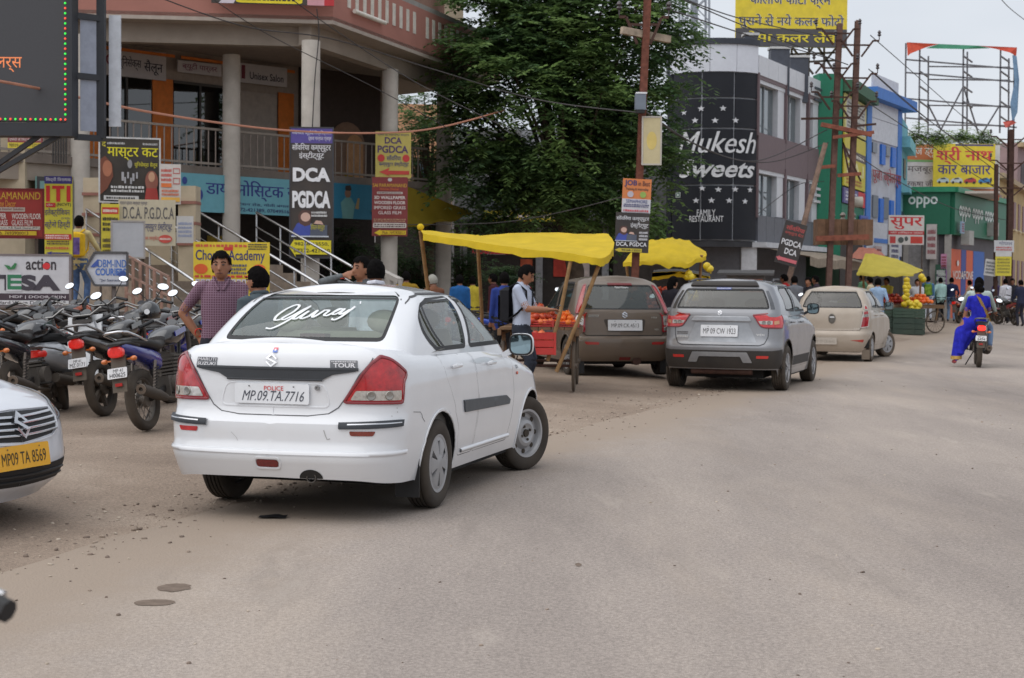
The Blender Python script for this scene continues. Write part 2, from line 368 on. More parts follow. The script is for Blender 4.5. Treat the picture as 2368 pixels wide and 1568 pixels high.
	bp = n('ShaderNodeBump'); bp.inputs['Strength'].default_value = bump; bp.inputs['Distance'].default_value = .015; l(z3.outputs['Fac'], bp.inputs['Height']); l(bp.outputs[0], b.inputs['Normal'])
	return m
DIRT = tricol('dirt', [(.28, (130, 114, 101)), (.5, (152, 135, 120)), (.72, (171, 155, 140))], .55, fine=.3, bump=.8, bscale=38)
ROAD = tricol('worn_road', [(.28, (137, 127, 121)), (.5, (159, 148, 140)), (.74, (181, 168, 157))], .5, stretch=(1, .22, 1), rz=math.radians(20), fine=.3, bump=.5, bscale=70, patch=(((176, 160, 144), .35, .5, .5, .72), ((122, 113, 106), 1.3, .55, .56, .7), ((186, 174, 163), 2.6, .5, .58, .72)), edge=(154, 139, 125))
def ax(a, b, fine, lo, hi, step0, grow):
	v = [lo]; s = step0
	while v[-1] < hi: v.append(v[-1] + fine)
	s = fine
	while v[-1] < b: s *= grow; v.append(v[-1] + s)
	pre = [lo]; s = fine
	while pre[-1] > a: s *= grow; pre.append(pre[-1] - s)
	return pre[:0:-1] + v
gx = ax(-300, 400, .35, -8, 8, .3, 1.25); gy = ax(-30, 900, .35, 2, 30, .3, 1.18)
mb = MB()
def gh(x, y):
	d = edge_d(x, y)
	return gz(x, y) + (.02 * noise.noise((x * .9, y * .9, 0)) + .008 * noise.noise((x * 4, y * 4, 3))) * ss(-.4, 1, d) - .05 * (1 - ss(-.9, -.15, d))
mb.grid([[(x, y, gh(x, y)) for x in gx] for y in gy])
tag(mb.build('ground', DIRT, None, 180), kind='structure')
# the road: one sheet with a ragged dusty left edge, meeting the dirt shoulder
mb = MB(); rows = []
ys = [2 + .4 * i for i in range(80)] + [34 + 2.5 * i for i in range(30)]; ys = [-20, -8] + ys
def edge_x(y):
	for (ax_, ay), (bx, by) in zip(EDGE, EDGE[1:]):
		if y <= by or (bx, by) == EDGE[-1]: return ax_ + (bx - ax_) * (y - ay) / (by - ay)
for y in ys:
	e = edge_x(y) + .16 * noise.noise((y * .8, 5, 0)) + .05 * noise.noise((y * 3.1, 2, 0))
	rows.append([(e + t, y, gz(e + t, y) + .004 + (-.03 if t == 0 else 0) - .0004 * max(0, t - 6)) for t in (0, .15, .6, 1.2, 2, 3, 4.5, 6.5, 9, 12)])
mb.grid(rows); ro_ = tag(mb.build('road', ROAD, None, 180), kind='structure'); da = ro_.data.attributes.new('dust', 'FLOAT', 'POINT'); da.data.foreach_set('value', [1 - ss(-.2, 1.9, t) for y in ys for t in (0, .15, .6, 1.2, 2, 3, 4.5, 6.5, 9, 12)])
# loose gravel along the broken edge of the carriageway: nobody could count it
mb = MB(); r = random.Random(3)
STONE = [M((150, 134, 120), .9, var=.3, scale=9), M((182, 168, 152), .9, var=.3, scale=9), M((116, 101, 90), .9, var=.3, scale=9)]
def pebble(mb, p, q, r):
	rot = Matrix.Rotation(r.uniform(0, 6), 3, 'Z') @ Matrix.Rotation(r.uniform(-.6, .6), 3, 'X')
	mb.ball(p, (q * r.uniform(.8, 1.5), q * r.uniform(.7, 1.1), q * r.uniform(.35, .7)), 6, 4, rot, lambda v: 1 + .3 * noise.noise(v * 1.7 + Vector((p[0] * 9, p[1] * 9, 0))))
for i in range(1500):
	y = 5 + 22 * r.random() ** 1.5; clump = .5 + .5 * noise.noise((y * .9, 1, 4)); d = r.gauss(.12, .28 + .1 * clump)
	if r.random() > .35 + clump: continue
	x = edge_x(y) - d; mb.mi = r.choice((0, 0, 1, 2, 2)); q = .005 + .015 * r.random() ** 3
	pebble(mb, (x, y, gh(x, y) + q * .15 if d > 0 else gz(x, y) + .006), q, r)
for i in range(900):
	y = 4.5 + 22 * r.random() ** 1.4; x = r.uniform(-4, 8)
	if abs(x) > y * .34: continue
	mb.mi = r.choice((0, 1, 2)); q = .004 + .009 * r.random() ** 3
	pebble(mb, (x, y, max(gh(x, y), gz(x, y) + .004) + q * .2), q, r)
tag(mb.build('gravel', STONE, None, 180), 'loose gravel scattered along the broken road edge', 'gravel', kind='stuff')
# damp patches on the road
WET = M((120, 107, 97), 1, var=.2, scale=14, spec=0)
for px, py, rx, ry, lb in ((402, 1361, .085, .05, 'small dark damp patch on the road, nearer the car'), (358, 1396, .1, .035, 'long thin damp streak on the road at lower left'), (1337, 1308, .018, .025, 'tiny dark stone chip on the open road')):
	g = G(px, py); mb = MB(); n = 22
	mb.add([(0, 0, 0)] + [(rx * math.cos(a) * (1 + .25 * noise.noise((math.cos(a) * 2, math.sin(a) * 2, px))), ry * 2.2 * math.sin(a) * (1 + .3 * noise.noise((math.cos(a) * 2, math.sin(a) * 2, py))), 0) for a in [2 * pi * i / n for i in range(n)]], [(0, i + 1, (i + 1) % n + 1) for i in range(n)])
	tag(mb.build('damp_patch', WET, None, loc=(g.x, g.y, .0065)), kind='structure')
# crumpled black rag behind the white car
g = G(631, 1199); mb = MB(); n = 16
mb.grid([[(.09 * (i / 6 - .5) * 2 * (1 + .3 * noise.noise((i, k, 0))), .05 * (k / 5 - .5) * 2 * (1 + .4 * noise.noise((k, i, 3))), .008 + .018 * abs(noise.noise((i * .8, k * .9, 7)))) for i in range(7)] for k in range(6)])
tag(mb.build('rag', BLACK, None, 180, loc=(g.x, g.y, .004)), 'crumpled black rag on the road behind the white car', 'rag')
# ================================================================ THE ARCADE BUILDING ON THE LEFT
CONC = M((150, 138, 126), .85, var=.14, scale=1.2, bump=.1); CONC2 = M((118, 108, 100), .9, var=.2, scale=1.5); PINK = M((164, 112, 100), .85, var=.1, scale=.8)
COLM = M((196, 190, 182), .85, var=.12, scale=2.2, dust=.25); CREAM = M((190, 176, 152), .85, var=.12, scale=2, dust=.2); ORANGE = M((222, 122, 44), .6); DARKIN = M((62, 56, 53), .9, var=.2)  # DARKIN: shade of recessed shop fronts put into the colour
SHOPGLASS = glass((.35, .38, .4), .12, body=.25, bcol=(40, 42, 44))
def arcade():
	t = thing('arcade_building', 'two storey shopping arcade with round columns and a pinkish parapet', 'building', (-6.4, 37.3, .2))
	O = Vector((-6.4, 37.3, .2)); T = Matrix.Translation(-O)
	def put(mb, name, mat, parent=None, smooth=None): mb.xf(T); return mb.build(name, mat, parent or t, smooth)
	r0, r1 = Vector((-12.4, 30.85)), Vector((-2.2, 41.75)); dr = (r1 - r0).normalized(); nr = Vector((-dr.y, dr.x)); ln = (r1 - r0).length
	at = lambda d, b, z: (r0.x + dr.x * d + nr.x * b, r0.y + dr.y * d + nr.y * b, z)
	def slab(d0, d1, b0, b1, z0, z1, name, mat, par=None):
		m = MB(); m.plan([at(d0, b0, 0)[:2], at(d1, b0, 0)[:2], at(d1, b1, 0)[:2], at(d0, b1, 0)[:2]], z0, z1); return put(m, name, mat, par)
	# gallery floor, roof slab, fascia, beams
	slab(0, ln, -.05, 8, 3.98, 4.16, 'gallery_floor', CONC2)
	m = MB(); m.plan([(-16, 33.4), (-3.93, 34.9), (-.4, 45.2), (-8, 52), (-22, 45)], 7.14, 7.3); put(m, 'roof_slab', M((168, 156, 146), .9, var=.1))
	fA, fB, fC = Vector((-16, 33.4)), Vector((-3.93, 34.9)), Vector((-.4, 45.2))
	def wallseg(a, b, z0, z1, th, name, mat, par=None):
		d = (b - a).normalized(); n = Vector((-d.y, d.x)) * th; m = MB(); m.plan([tuple(a), tuple(b), tuple(b + n), tuple(a + n)], z0, z1); return put(m, name, mat, par)
	f1 = wallseg(fA, fB, 7.22, 8.3, .2, 'fascia', PINK); f2 = wallseg(fB, fC, 7.22, 8.3, .2, 'fascia', PINK)
	wallseg(fA + Vector((0, .5)), fB + Vector((-.35, .5)), 6.72, 7.14, .3, 'beam', CONC); wallseg(fB + Vector((-.5, .2)), fC + Vector((-.6, .2)), 6.72, 7.14, .3, 'beam', CONC)
	# pale slots in the parapet
	d = (fC - fB).normalized(); n = Vector((d.y, -d.x)) * .012
	for k in list(range(10)) + list(range(11, 22)):
		p = fB + d * (.72 + .42 * k); q = p + d * .17; m = MB(); m.plan([tuple(p + n), tuple(q + n), tuple(q - n * 5), tuple(p - n * 5)], 7.62, 8.14); put(m, 'baluster', M((206, 200, 190), .8, var=.15), f2)
	d1 = (fB - fA).normalized(); n1 = Vector((d1.y, -d1.x)) * .012
	for k in range(20):
		p = fA + d1 * (3.2 + .42 * k); q = p + d1 * .17; m = MB(); m.plan([tuple(p + n1), tuple(q + n1), tuple(q - n1 * 5), tuple(p - n1 * 5)], 7.66, 8.14); put(m, 'baluster', M((206, 200, 190), .8, var=.15), f1)
	wallseg(fA, fB, 8.3, 8.42, .3, 'coping', M((150, 146, 142), .8)); wallseg(fB, fC, 8.3, 8.42, .3, 'coping', M((150, 146, 142), .8))
	m = MB(); p = fB + d * .9 + n * 8; q = fB + d * 2.6 + n * 8; m.tube([(p.x, p.y, 7.56), (q.x, q.y, 7.56)], .05, 10); put(m, 'tube_lamp', M((220, 214, 204), .4), None, 40)
	# upper storey seen above the parapet on the right
	wallseg(fB + Vector((-1.6, 2.5)), fC + Vector((-1.5, .6)), 8.3, 11.5, .3, 'upper_wall', M((150, 118, 104), .9, var=.1));
	m = MB(); a = fC + Vector((-1.35, -.4)); m.plan([(a.x - .2, a.y), (a.x + .32, a.y + .1), (a.x + .3, a.y + .6), (a.x - .2, a.y + .5)], 8.3, 11.5); put(m, 'upper_pillar', CREAM)
	for k in range(9):
		p = fB + Vector((-1.6, 2.5)) + (fC - fB + Vector((.1, -1.9))) * (.32 + .045 * k); m = MB(); m.tube([(p.x + .08, p.y - .05, 8.35), (p.x + .08, p.y - .05, 10.5)], .02, 6); put(m, 'window_bar', BLACK)
	# columns
	for px, py, Y in ((185, 300, 34.2), (535, 300, 37.0), (718, 300, 34.75), (901, 300, 39.3), (1026, 400, 43)):
		x = P(px, py, Y).x; g = gz(x, Y); m = MB(); m.lathe([(.2, g - .1), (.205, 3), (.2, 6.75)], (x, Y, 0), 'z', 24); c = put(m, 'column', COLM, None, 40)
	# gallery back wall with glazed shop fronts
	w = slab(-2, ln + 1, 2.6, 2.8, 4.14, 7.14, 'shop_wall', M((168, 154, 142), .9, var=.12))
	def onwall(d0, d1, z0, z1, off, name, mat, par=w, th=.03):
		m = MB(); m.plan([at(d0, 2.6 - off - th, 0)[:2], at(d1, 2.6 - off - th, 0)[:2], at(d1, 2.6 - off, 0)[:2], at(d0, 2.6 - off, 0)[:2]], z0, z1); return put(m, name, mat, par)
	for a, b in ((6.75, 8.15), (8.8, 10.3)):
		onwall(a, b, 4.25, 6.35, .02, 'shop_window', SHOPGLASS); onwall(a, b, 6.35, 6.42, .02, 'window_head', M((80, 76, 72), .6)); onwall((a + b) / 2 - .03, (a + b) / 2 + .03, 4.25, 6.35, .06, 'mullion', M((70, 66, 64), .5))
	for a, b in ((8.18, 8.76), (6.25, 6.7), (12.0, 12.5)): onwall(a, b, 4.16, 6.42, .04, 'orange_pilaster', ORANGE)
	onwall(10.8, 11.95, 4.16, 6.35, .02, 'shutter', M((176, 164, 154), .7))
	for a, b in ((6.4, 8.7), (8.9, 10.4), (10.8, 12.4)): onwall(a, b, 6.93, 7.0, .2, 'trim_strip', ORANGE)
	# arched opening at the far end
	m = MB(); m.plan([at(12.7, 2.4, 0)[:2], at(15.4, 2.4, 0)[:2], at(15.4, 2.59, 0)[:2], at(12.7, 2.59, 0)[:2]], 4.16, 7.14); put(m, 'end_wall', M((78, 66, 60), .9))
	for b, c in ((2.37, (150, 120, 100)), (2.36, (206, 156, 112))):
		m = MB(); hw = .62 if b > 2.365 else .3; cx = 14.2 if b > 2.365 else 14.45; A = [(-hw, 0), (hw, 0), (hw, 1.0)] + [(hw * math.cos(q), 1.0 + (hw * 1.0) * math.sin(q)) for q in [pi * i / 10 for i in range(1, 10)]] + [(-hw, 1.0)]
		m.add([at(cx + x, b, 4.2 + z) for x, z in A], [tuple(range(len(A)))]); put(m, 'arch_opening', M(c, .9))
	# railing: each baluster its own bar
	x = MB(); x.tube([(0, 0, 0), (0, 0, .9)], .016, 6); bm = x.mesh('baluster', M((150, 138, 130), .6, .3))
	k = 0; d_ = .2
	while d_ < ln - .2:
		p = Vector(at(d_, .06, 4.14)) - O; link('railing_bar', bm, t, p); d_ += .2
	for z in (5.03, 4.24):
		m = MB(); m.beam(at(0, .06, z), at(ln, .06, z), .05, .05); put(m, 'rail', M((150, 140, 130), .6, .3))
	# slab edge band and the dark ground floor behind
	slab(0, ln, .02, .25, 3.62, 3.98, 'edge_beam', CONC)
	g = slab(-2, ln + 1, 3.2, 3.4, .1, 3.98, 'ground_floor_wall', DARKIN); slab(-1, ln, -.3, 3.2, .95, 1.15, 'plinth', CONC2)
	for a, b in ((3.2, 4.4), (5.0, 6.4), (7.2, 8.6), (9.4, 11)):
		m = MB(); m.plan([at(a, 3.14, 0)[:2], at(b, 3.14, 0)[:2], at(b, 3.19, 0)[:2], at(a, 3.19, 0)[:2]], 1.15, 3.2); put(m, 'shop_shutter', M((66, 62, 60), .6, var=.2), g)
	for a, z, w_, h_, c in ((8.3, 2.0, .5, 1.2, (150, 36, 40)), (10.2, 2.2, .45, .5, (190, 160, 50)), (10.0, 1.6, .3, .35, (200, 200, 205)), (6.6, 2.0, .4, 1.1, (150, 40, 44))):
		m = MB(); m.plan([at(a, 3.1, 0)[:2], at(a + w_, 3.1, 0)[:2], at(a + w_, 3.13, 0)[:2], at(a, 3.13, 0)[:2]], z, z + h_); put(m, 'poster', M(c, .6, var=.3, scale=8), g)
	# cream wall at the far left
	m = MB(); m.plan([(-16, 33.2), (-10.1, 33.2), (-10.1, 33.9), (-16, 33.9)], .2, 6.0); put(m, 'side_wall', CREAM)
	for k in range(6):
		q = P(122 + 6 * k, 350, 33.1); m = MB(); m.tube([(q.x, 33.12, q.z - .25), (q.x, 33.12, q.z + .3)], .02, 6); put(m, 'grille_bar', M((60, 56, 54), .7))
	for (x0, y0, x1, y1, Y) in ((192, 411, 241, 640, 31.5), (412, 430, 453, 660, 31.0)):   # stair piers of cream stone with pink bands
		a, b = P(x0, y0, Y), P(x1, y1, Y); zt = a.z; m = MB(); m.plan([(a.x, Y), (b.x, Y - .05), (b.x, Y + .45), (a.x, Y + .45)], .1, zt); pr = put(m, 'stair_pier', CREAM)
		for z in (zt - .35, zt - .75, zt - 1.15): m = MB(); m.plan([(a.x - .01, Y - .06), (b.x + .01, Y - .06), (b.x + .01, Y + .46), (a.x - .01, Y + .46)], z, z + .06); put(m, 'stone_band', M((150, 104, 92), .8), pr)
	a, b = P(245, 560, 31.9), P(412, 700, 31.9); m = MB(); m.plan([(a.x, 31.9), (b.x, 31.7), (b.x, 32.1), (a.x, 32.2)], .2, P(300, 560, 31.9).z + .2); put(m, 'landing_wall', CREAM)
	# two stair flights
	for (p0, p1, w_) in (((200, 484, 31.4), (455, 654, 28.2)), ((452, 486, 32.3), (745, 662, 28.6))) and [((200, 484, 31.4), (455, 654, 28.2), 1.4), ((452, 486, 32.3), (745, 662, 28.6), 1.4)]:
		A, B = P(*p0), P(*p1); dd = (B - A); hd = Vector((dd.x, dd.y, 0)).normalized(); sd_ = Vector((hd.y, -hd.x, 0)); sd_ = sd_ if sd_.y > 0 else -sd_
		n_ = 9
		for k in range(n_):
			c0 = A + dd * (k / n_) - Vector((0, 0, .92)); c1 = A + dd * ((k + 1) / n_) - Vector((0, 0, .92)); m = MB()
			q = [c0, c1, c1 + sd_ * w_, c0 + sd_ * w_]; m.plan([(v.x, v.y) for v in q], min(.2, c0.z - .3), c0.z); put(m, 'step', M((140, 126, 112), .9, var=.2))
		for off, z0 in ((0, 0), (w_, 0)):
			for dz, r in ((0, .028), (-.3, .022), (-.5, .012), (-.68, .012)):
				m = MB(); m.tube([A + sd_ * off + Vector((0, 0, dz)), B + sd_ * off + Vector((0, 0, dz))] + ([B + sd_ * off + hd * .1 + Vector((0, 0, -.08))] if dz == 0 else []), r, 8); put(m, 'handrail', STEEL, None, 50)
			for k in range(6):
				p = A + dd * (k / 5) + sd_ * off; m = MB(); m.tube([p - Vector((0, 0, .95)), p], .018, 6); put(m, 'rail_post', STEEL, None, 50)
	# cream balustrade beside the stairs
	A, B = P(850, 612, 33), P(925, 650, 31); m = MB(); m.beam(A, B, .12, .1); put(m, 'balustrade_rail', M((170, 164, 158), .8))
	for k in range(5): p = A + (B - A) * (k / 4); m = MB(); m.beam(p, p - Vector((0, 0, 1.1)), .07); put(m, 'balustrade_post', M((170, 164, 158), .8))
	A, B = P(292, 590, 25.5), P(390, 640, 25.0)
	for k in range(7): p = A + (B - A) * (k / 6); m = MB(); m.beam(p, (p.x, p.y, gz(p.x, p.y)), .045); put(m, 'gate_post', M((150, 118, 104), .8, var=.3))
	for dz in (0, -.3, -.6, -.9): m = MB(); m.beam(A + Vector((0, 0, dz)), B + Vector((0, 0, dz)), .03); put(m, 'gate_rail', M((150, 120, 108), .8, var=.3))
	q_ = P(185, 700, 27.2); m = MB(); m.plan([(q_.x - 1.2, 26.6), (q_.x + .8, 26.6), (q_.x + .8, 28.4), (q_.x - 1.2, 28.4)], .1, 1.03); put(m, 'lower_landing', CONC2)
	return t
arcade()
YB = math.radians(46.9)
# shop names over the gallery
for lb, px, Y, rows in (('white shop sign with maroon and black Hindi letters over the gallery window', (212, 112, 385, 178), 38.0, (('कट', .02, .35, .3, .9, (130, 40, 66)), ('यूनिसेक्स', .36, .25, .66, .72, (40, 40, 60)), ('सैलून', .7, .15, .95, .68, (40, 40, 60)))),
						('white shop sign with small maroon letters left of the inner column', (412, 145, 512, 172), 39.3, (('ब्यूटी पार्लर', .1, .2, .9, .9, (130, 60, 90)),)),
						('white Unisex Salon sign over the shuttered shop', (556, 152, 664, 196), 40.7, (('Unisex Salon', .2, .22, .92, .6, (40, 40, 60)), ('।', .03, .2, .1, .9, (120, 40, 60))))):
	t, A = board('shop_sign', lb, px, Y, (206, 200, 200), YB - .05, .04)
	for r_ in rows: A.text(*r_[:6], .015)
	A.done()
# pale blue diagnostic centre sign under the gallery
def linesign(lb, x0, x1, zt, zb, bgc, b=-.1):
	"""board hung on the gallery edge between two pixel columns"""
	r0, r1 = Vector((-12.4, 30.85)), Vector((-2.2, 41.75)); d = (r1 - r0).normalized()
	def hit(px):
		q = ray(px, 450); s = Vector((q.x, q.y)).normalized(); det = s.x * -d.y + s.y * d.x; k = (r0.x * -d.y + r0.y * d.x) / det; return s * k
	a, c = hit(x0), hit(x1); nn = Vector((d.y, -d.x)) * b; mid = (a + c) / 2 + nn; w, h = (c - a).length, zt - zb
	t = thing('shop_sign', lb, 'sign', (mid.x, mid.y, zb), math.atan2(d.y, d.x)); m = MB(); m.box((0, .03, h / 2), (w, .06, h)); m.build('panel', M(bgc, .5, var=.06), t)
	A = Art(w, h)
	def bld():
		o = A.build(t)
		if o: o.location = (0, 0, h / 2)
	A.done = bld; return t, A
t, A = linesign('long pale blue Hindi diagnostic centre sign under the gallery', 410, 690, 3.98, 3.12, (104, 166, 180), .12)
A.text('डायग्नोस्टिक सेंटर', .2, .36, 1.08, .9, (28, 50, 130), .02).text('स्टेशन रोड, मोती बंगला', .42, .2, .9, .31, (40, 60, 110)).text('07272-421389, 07049516324', .4, .05, .96, .16, (40, 60, 110)).poly([(.0, .4), (.12, .42), (.14, .5), (.0, .52)], (96, 110, 180)).ell(.03, .8, .02, .1, (40, 70, 150)).ell(.155, .45, .018, .13, (30, 60, 140)); A.done()
t, A = linesign('teal blue advertisement of a person in a blue shirt under the gallery', 758, 866, 3.98, 3.12, (40, 110, 138), .12)
A.ell(.35, .72, .065, .13, (120, 90, 74)).poly([(.24, .0), (.2, .45), (.3, .6), (.42, .6), (.5, .42), (.46, 0)], (90, 140, 140)).poly([(.29, .84), (.3, .94), (.4, .96), (.43, .84), (.4, .8), (.31, .8)], (30, 26, 28)).poly([(.5, .3), (.56, .6), (.6, .6), (.58, .28)], (150, 130, 90)); A.done()
t, A = linesign('dark framed teal poster panel at the left end of the ground floor', 78, 160, 3.7, 2.6, (120, 160, 158), .12)
A.frame(0, 0, 1, 1, .08, .08, (56, 60, 62)).ell(.5, .5, .2, .3, (80, 170, 170)); A.done()
# banner on the parapet
t, A = board('banner', 'black and yellow printed banner hung on the pink parapet', (490, -60, 772, 10), 34.35, (24, 24, 26), .12, .03, cat='banner')
A.poly([(.06, .0), (.18, .0), (.2, .14), (.1, .2)], (206, 196, 206)).poly(roundp([(.2, .03), (.74, .03), (.74, .5), (.2, .5)], .06), (228, 208, 30)).scrib(.24, .08, .7, .3, (40, 36, 30), 1).text('एक्सपर्ट द्वारा सभी कार्य आर्डर लिए जाते हैं', .23, .12, .72, .26, (40, 36, 30)).rect(.78, 0, .92, .6, (206, 150, 160)).rect(.92, 0, 1, .6, (190, 40, 50)); A.done()
# the tall sign on the corner column
def girl(A, u, v, w, h):
	q = lambda pts: [(u + a * w, v + b * h) for a, b in pts]
	A.poly(q([(.0, .0), (.05, .25), (.15, .5), (.3, .58), (.55, .5), (.6, .2), (.5, 0)]), (60, 80, 170)); A.poly(q([(.22, .5), (.18, .8), (.28, 1), (.5, .98), (.54, .8), (.5, .45), (.36, .4)]), (90, 60, 56)); A.ell(u + .38 * w, v + .74 * h, .13 * w, .17 * h, (214, 176, 160))
	A.poly(q([(.6, .5), (.86, .46), (.8, .6), (.66, .62)]), (214, 176, 160)); A.poly(q([(.5, .02), (.96, .02), (.96, .45), (.52, .45)]), (84, 92, 110)); A.poly(q([(0, 0), (1, 0), (1, .05), (0, .05)]), (200, 206, 214))
t, A = board('column_sign', 'tall black and violet DCA PGDCA institute sign with yellow phone arrow on the corner column', (672, 298, 768, 594), 34.35, (40, 36, 40), .05, .03, frame=(60, 60, 64), tilt=.0)
A.rect(0, .885, 1, 1, (84, 72, 150)).text('माखनलाल चतुर्वेदी विश्वविद्यालय', .03, .945, .97, .985, (220, 220, 232)).text('द्वारा मान्यता प्राप्त', .42, .9, .97, .933, (220, 220, 232)).text('सॉंवरिया कम्प्यूटर', .03, .815, .96, .885, (228, 228, 232), .02).text('इंस्टीट्यूट', .2, .755, .8, .82, (228, 228, 232), .02)
A.text('DCA', .05, .585, .95, .695, (236, 236, 240), .05).text('PGDCA', .04, .38, .96, .515, (236, 236, 240), .05); girl(A, .02, .155, .9, .21); A.scrib(.5, .31, .88, .36, (220, 220, 220), 2); A.text('डिजिटल कम्प्यूटर', .48, .2, .82, .26, (206, 196, 60)); A.poly([(-.03, .075), (.1, .14), (.1, .13), (.98, .13), (.98, .02), (.12, .02), (.13, .0)], (232, 216, 40)).text('98268-13550,', .1, .085, .92, .115, (30, 30, 30), .015).text('07272-421460', .08, .035, .95, .065, (30, 30, 30), .015); A.done()
t, A = board('column_sign', 'faded yellow DCA PGDCA board on the third column', (868, 305, 950, 412), 38.95, (206, 190, 96), .1, .02)
A.text('प्रवेश का सर्वश्रेष्ठ संस्थान', .06, .9, .94, .96, (80, 80, 110)).text('DCA', .26, .74, .74, .88, (90, 66, 110), .03).text('PGDCA', .06, .54, .92, .7, (90, 66, 110), .03).text('सॉंवरिया', .32, .38, .72, .5, (60, 70, 130)).text('कम्प्यूटर इंस्टीट्यूट', .1, .24, .94, .36, (60, 70, 130)).ell(.16, .43, .1, .08, (206, 60, 60)).ell(.86, .43, .1, .08, (206, 60, 60)).poly([(.1, .13), (.4, .22), (.36, .16), (.95, .16), (.95, .08), (.36, .08), (.42, .04)], (206, 70, 60)); A.done()
def paramanand(A, full=True):
	A.ell(.5, .955, .06, .03, (206, 206, 206)).text('SAI PARAMANAND', .02, .83, .98, .89, (222, 178, 60), .02).text('Home Decor', .22, .775, .76, .82, (214, 110, 60)).rect(.14, .715, .86, .75, (206, 196, 190)).scrib(.17, .72, .83, .745, (90, 50, 50))
	for k, s_ in enumerate(('3D WALLPAPER', 'WOODEN FLOOR', 'IMPORED GRASS', 'GLASS FILM')): A.text(s_, .06 + .04 * (k == 3) * 3, .625 - .085 * k, .94 - .12 * (k == 3), .68 - .085 * k, (236, 226, 222), .03)
	A.scrib(.05, .24, .95, .3, (190, 150, 120), 2).poly(roundp([(.03, .14), (.97, .14), (.97, .225), (.03, .225)], .03), (222, 214, 206)).scrib(.07, .15, .93, .215, (90, 60, 60), 2).poly([(.06, .055), (.24, .11), (.24, .095), (.96, .095), (.96, .025), (.24, .025), (.24, .005)], (232, 200, 40)).text('Mob. 7693900013', .3, .035, .92, .085, (110, 50, 30))
t, A = board('column_sign', 'maroon Sai Paramanand wallpaper sign under the yellow board on the third column', (860, 410, 942, 546), 38.9, (138, 36, 46), .04, .02); paramanand(A); A.done()
# boards standing before the stairs
t, A = board('hoarding', 'red Home Decor hoarding at the left edge with yellow lettering', (-62, 440, 98, 547), 26, (168, 32, 36), .05, .03, frame=(120, 30, 34), posts=(-.8, .8))
A.text('SAI PARAMANAND', .02, .8, .97, .96, (222, 178, 60), .015).text('Home Decor', .3, .64, .62, .78, (222, 150, 60)).rect(.2, .54, .75, .63, (206, 190, 180)).text('Complete Interior Solution', .22, .55, .73, .62, (110, 30, 34)).text('3D WALLPAPER', .05, .38, .48, .5, (236, 226, 222), .02).text('WOODEN FLOOR', .56, .38, .98, .5, (236, 226, 222), .02).text('IMPORED GRASS', .05, .24, .5, .36, (236, 226, 222), .02).text('GLASS FILM', .56, .24, .86, .36, (236, 226, 222), .02).rect(.03, .15, .97, .22, (222, 214, 206)).text('Near Fakda Showroom, A.B. Road, Dewas (M.P.)', .06, .155, .96, .21, (60, 40, 40)).rect(.06, .03, .92, .12, (226, 196, 40)).text('Mob. 7693900013', .3, .04, .8, .11, (110, 60, 30)); A.done()
t, A = board('standing_sign', 'tall yellow ITI sign with big red letters beside the boy', (103, 408, 167, 592), 25.4, (226, 214, 60), .08, .03, posts=(-.9, .9))
A.rect(0, .905, 1, 1, (58, 52, 130)).text('सिद्धी विनायक', .05, .925, .95, .985, (228, 228, 236), .015).rect(.06, .68, .2, .88, (214, 36, 40)).rect(.8, .68, .94, .88, (214, 36, 40)).rect(.28, .84, .72, .88, (214, 36, 40)).rect(.43, .68, .57, .84, (214, 36, 40)).rect(.05, .61, .4, .665, (206, 40, 44)).text('ट्रेड :', .08, .62, .36, .655, (236, 230, 220)).text('(NCVT)', .45, .615, .96, .665, (30, 40, 40)).text('इलेक्ट्रीशियन', .02, .49, .92, .6, (44, 42, 120), .012).text('(2 वर्ष)', .62, .455, .92, .485, (44, 42, 120)).text('स्टेनो हिन्दी', .02, .33, .93, .45, (44, 42, 120), .012).rect(.02, .205, .98, .275, (206, 40, 44)).scrib(.05, .212, .9, .27, (240, 220, 210), 2).scrib(.1, .14, .9, .195, (80, 60, 60), 2).scrib(.05, .08, .9, .125, (206, 100, 70), 1).poly([(.05, .035), (.3, .06), (.26, .045), (.9, .045), (.9, .028), (.26, .028), (.3, .012)], (50, 50, 130)); A.done()
t, A = board('hoarding', 'black salon hoarding with yellow Hindi title', (232, 322, 368, 466), 30.5, (26, 26, 28), .28, .03, frame=(200, 200, 200), posts=(-.98,))
A.text('द', .03, .86, .1, .94, (222, 210, 60)).text('मास्टर कट', .12, .66, .98, .86, (226, 216, 40), .025).scrib(.12, .9, .42, .95, (190, 190, 190)).scrib(.72, .9, .98, .95, (190, 190, 190)).text('यूनिसेक्स सैलून', .58, .54, .97, .64, (214, 204, 60), .01).poly([(0, .1), (.0, .66), (.08, .72), (.2, .6), (.22, .4), (.12, .2)], (120, 66, 48)).ell(.12, .52, .08, .13, (176, 112, 84)).ell(.5, .6, .04, .07, (150, 150, 154))
for u, v, q in ((.38, .4, .07), (.47, .42, .05), (.56, .39, .06), (.62, .42, .05), (.42, .34, .05), (.52, .33, .05)): A.rect(u - q * .3, v - q, u + q * .3, v + q, (170, 170, 176))
A.scrib(.18, .14, .74, .26, (214, 214, 214), 2).ell(.87, .33, .11, .17, (150, 90, 76)).ell(.87, .4, .055, .08, (206, 160, 130)).poly([(.75, .02), (.78, .22), (.96, .22), (.99, .02)], (176, 60, 56)).rect(.06, .02, .65, .09, (206, 206, 206)).scrib(.1, .03, .6, .08, (60, 60, 60)); A.done()
t, A = board('notice_board', 'white notice with red and orange print right of the black hoarding', (370, 380, 418, 472), 30.3, (216, 210, 204), .28, .02)
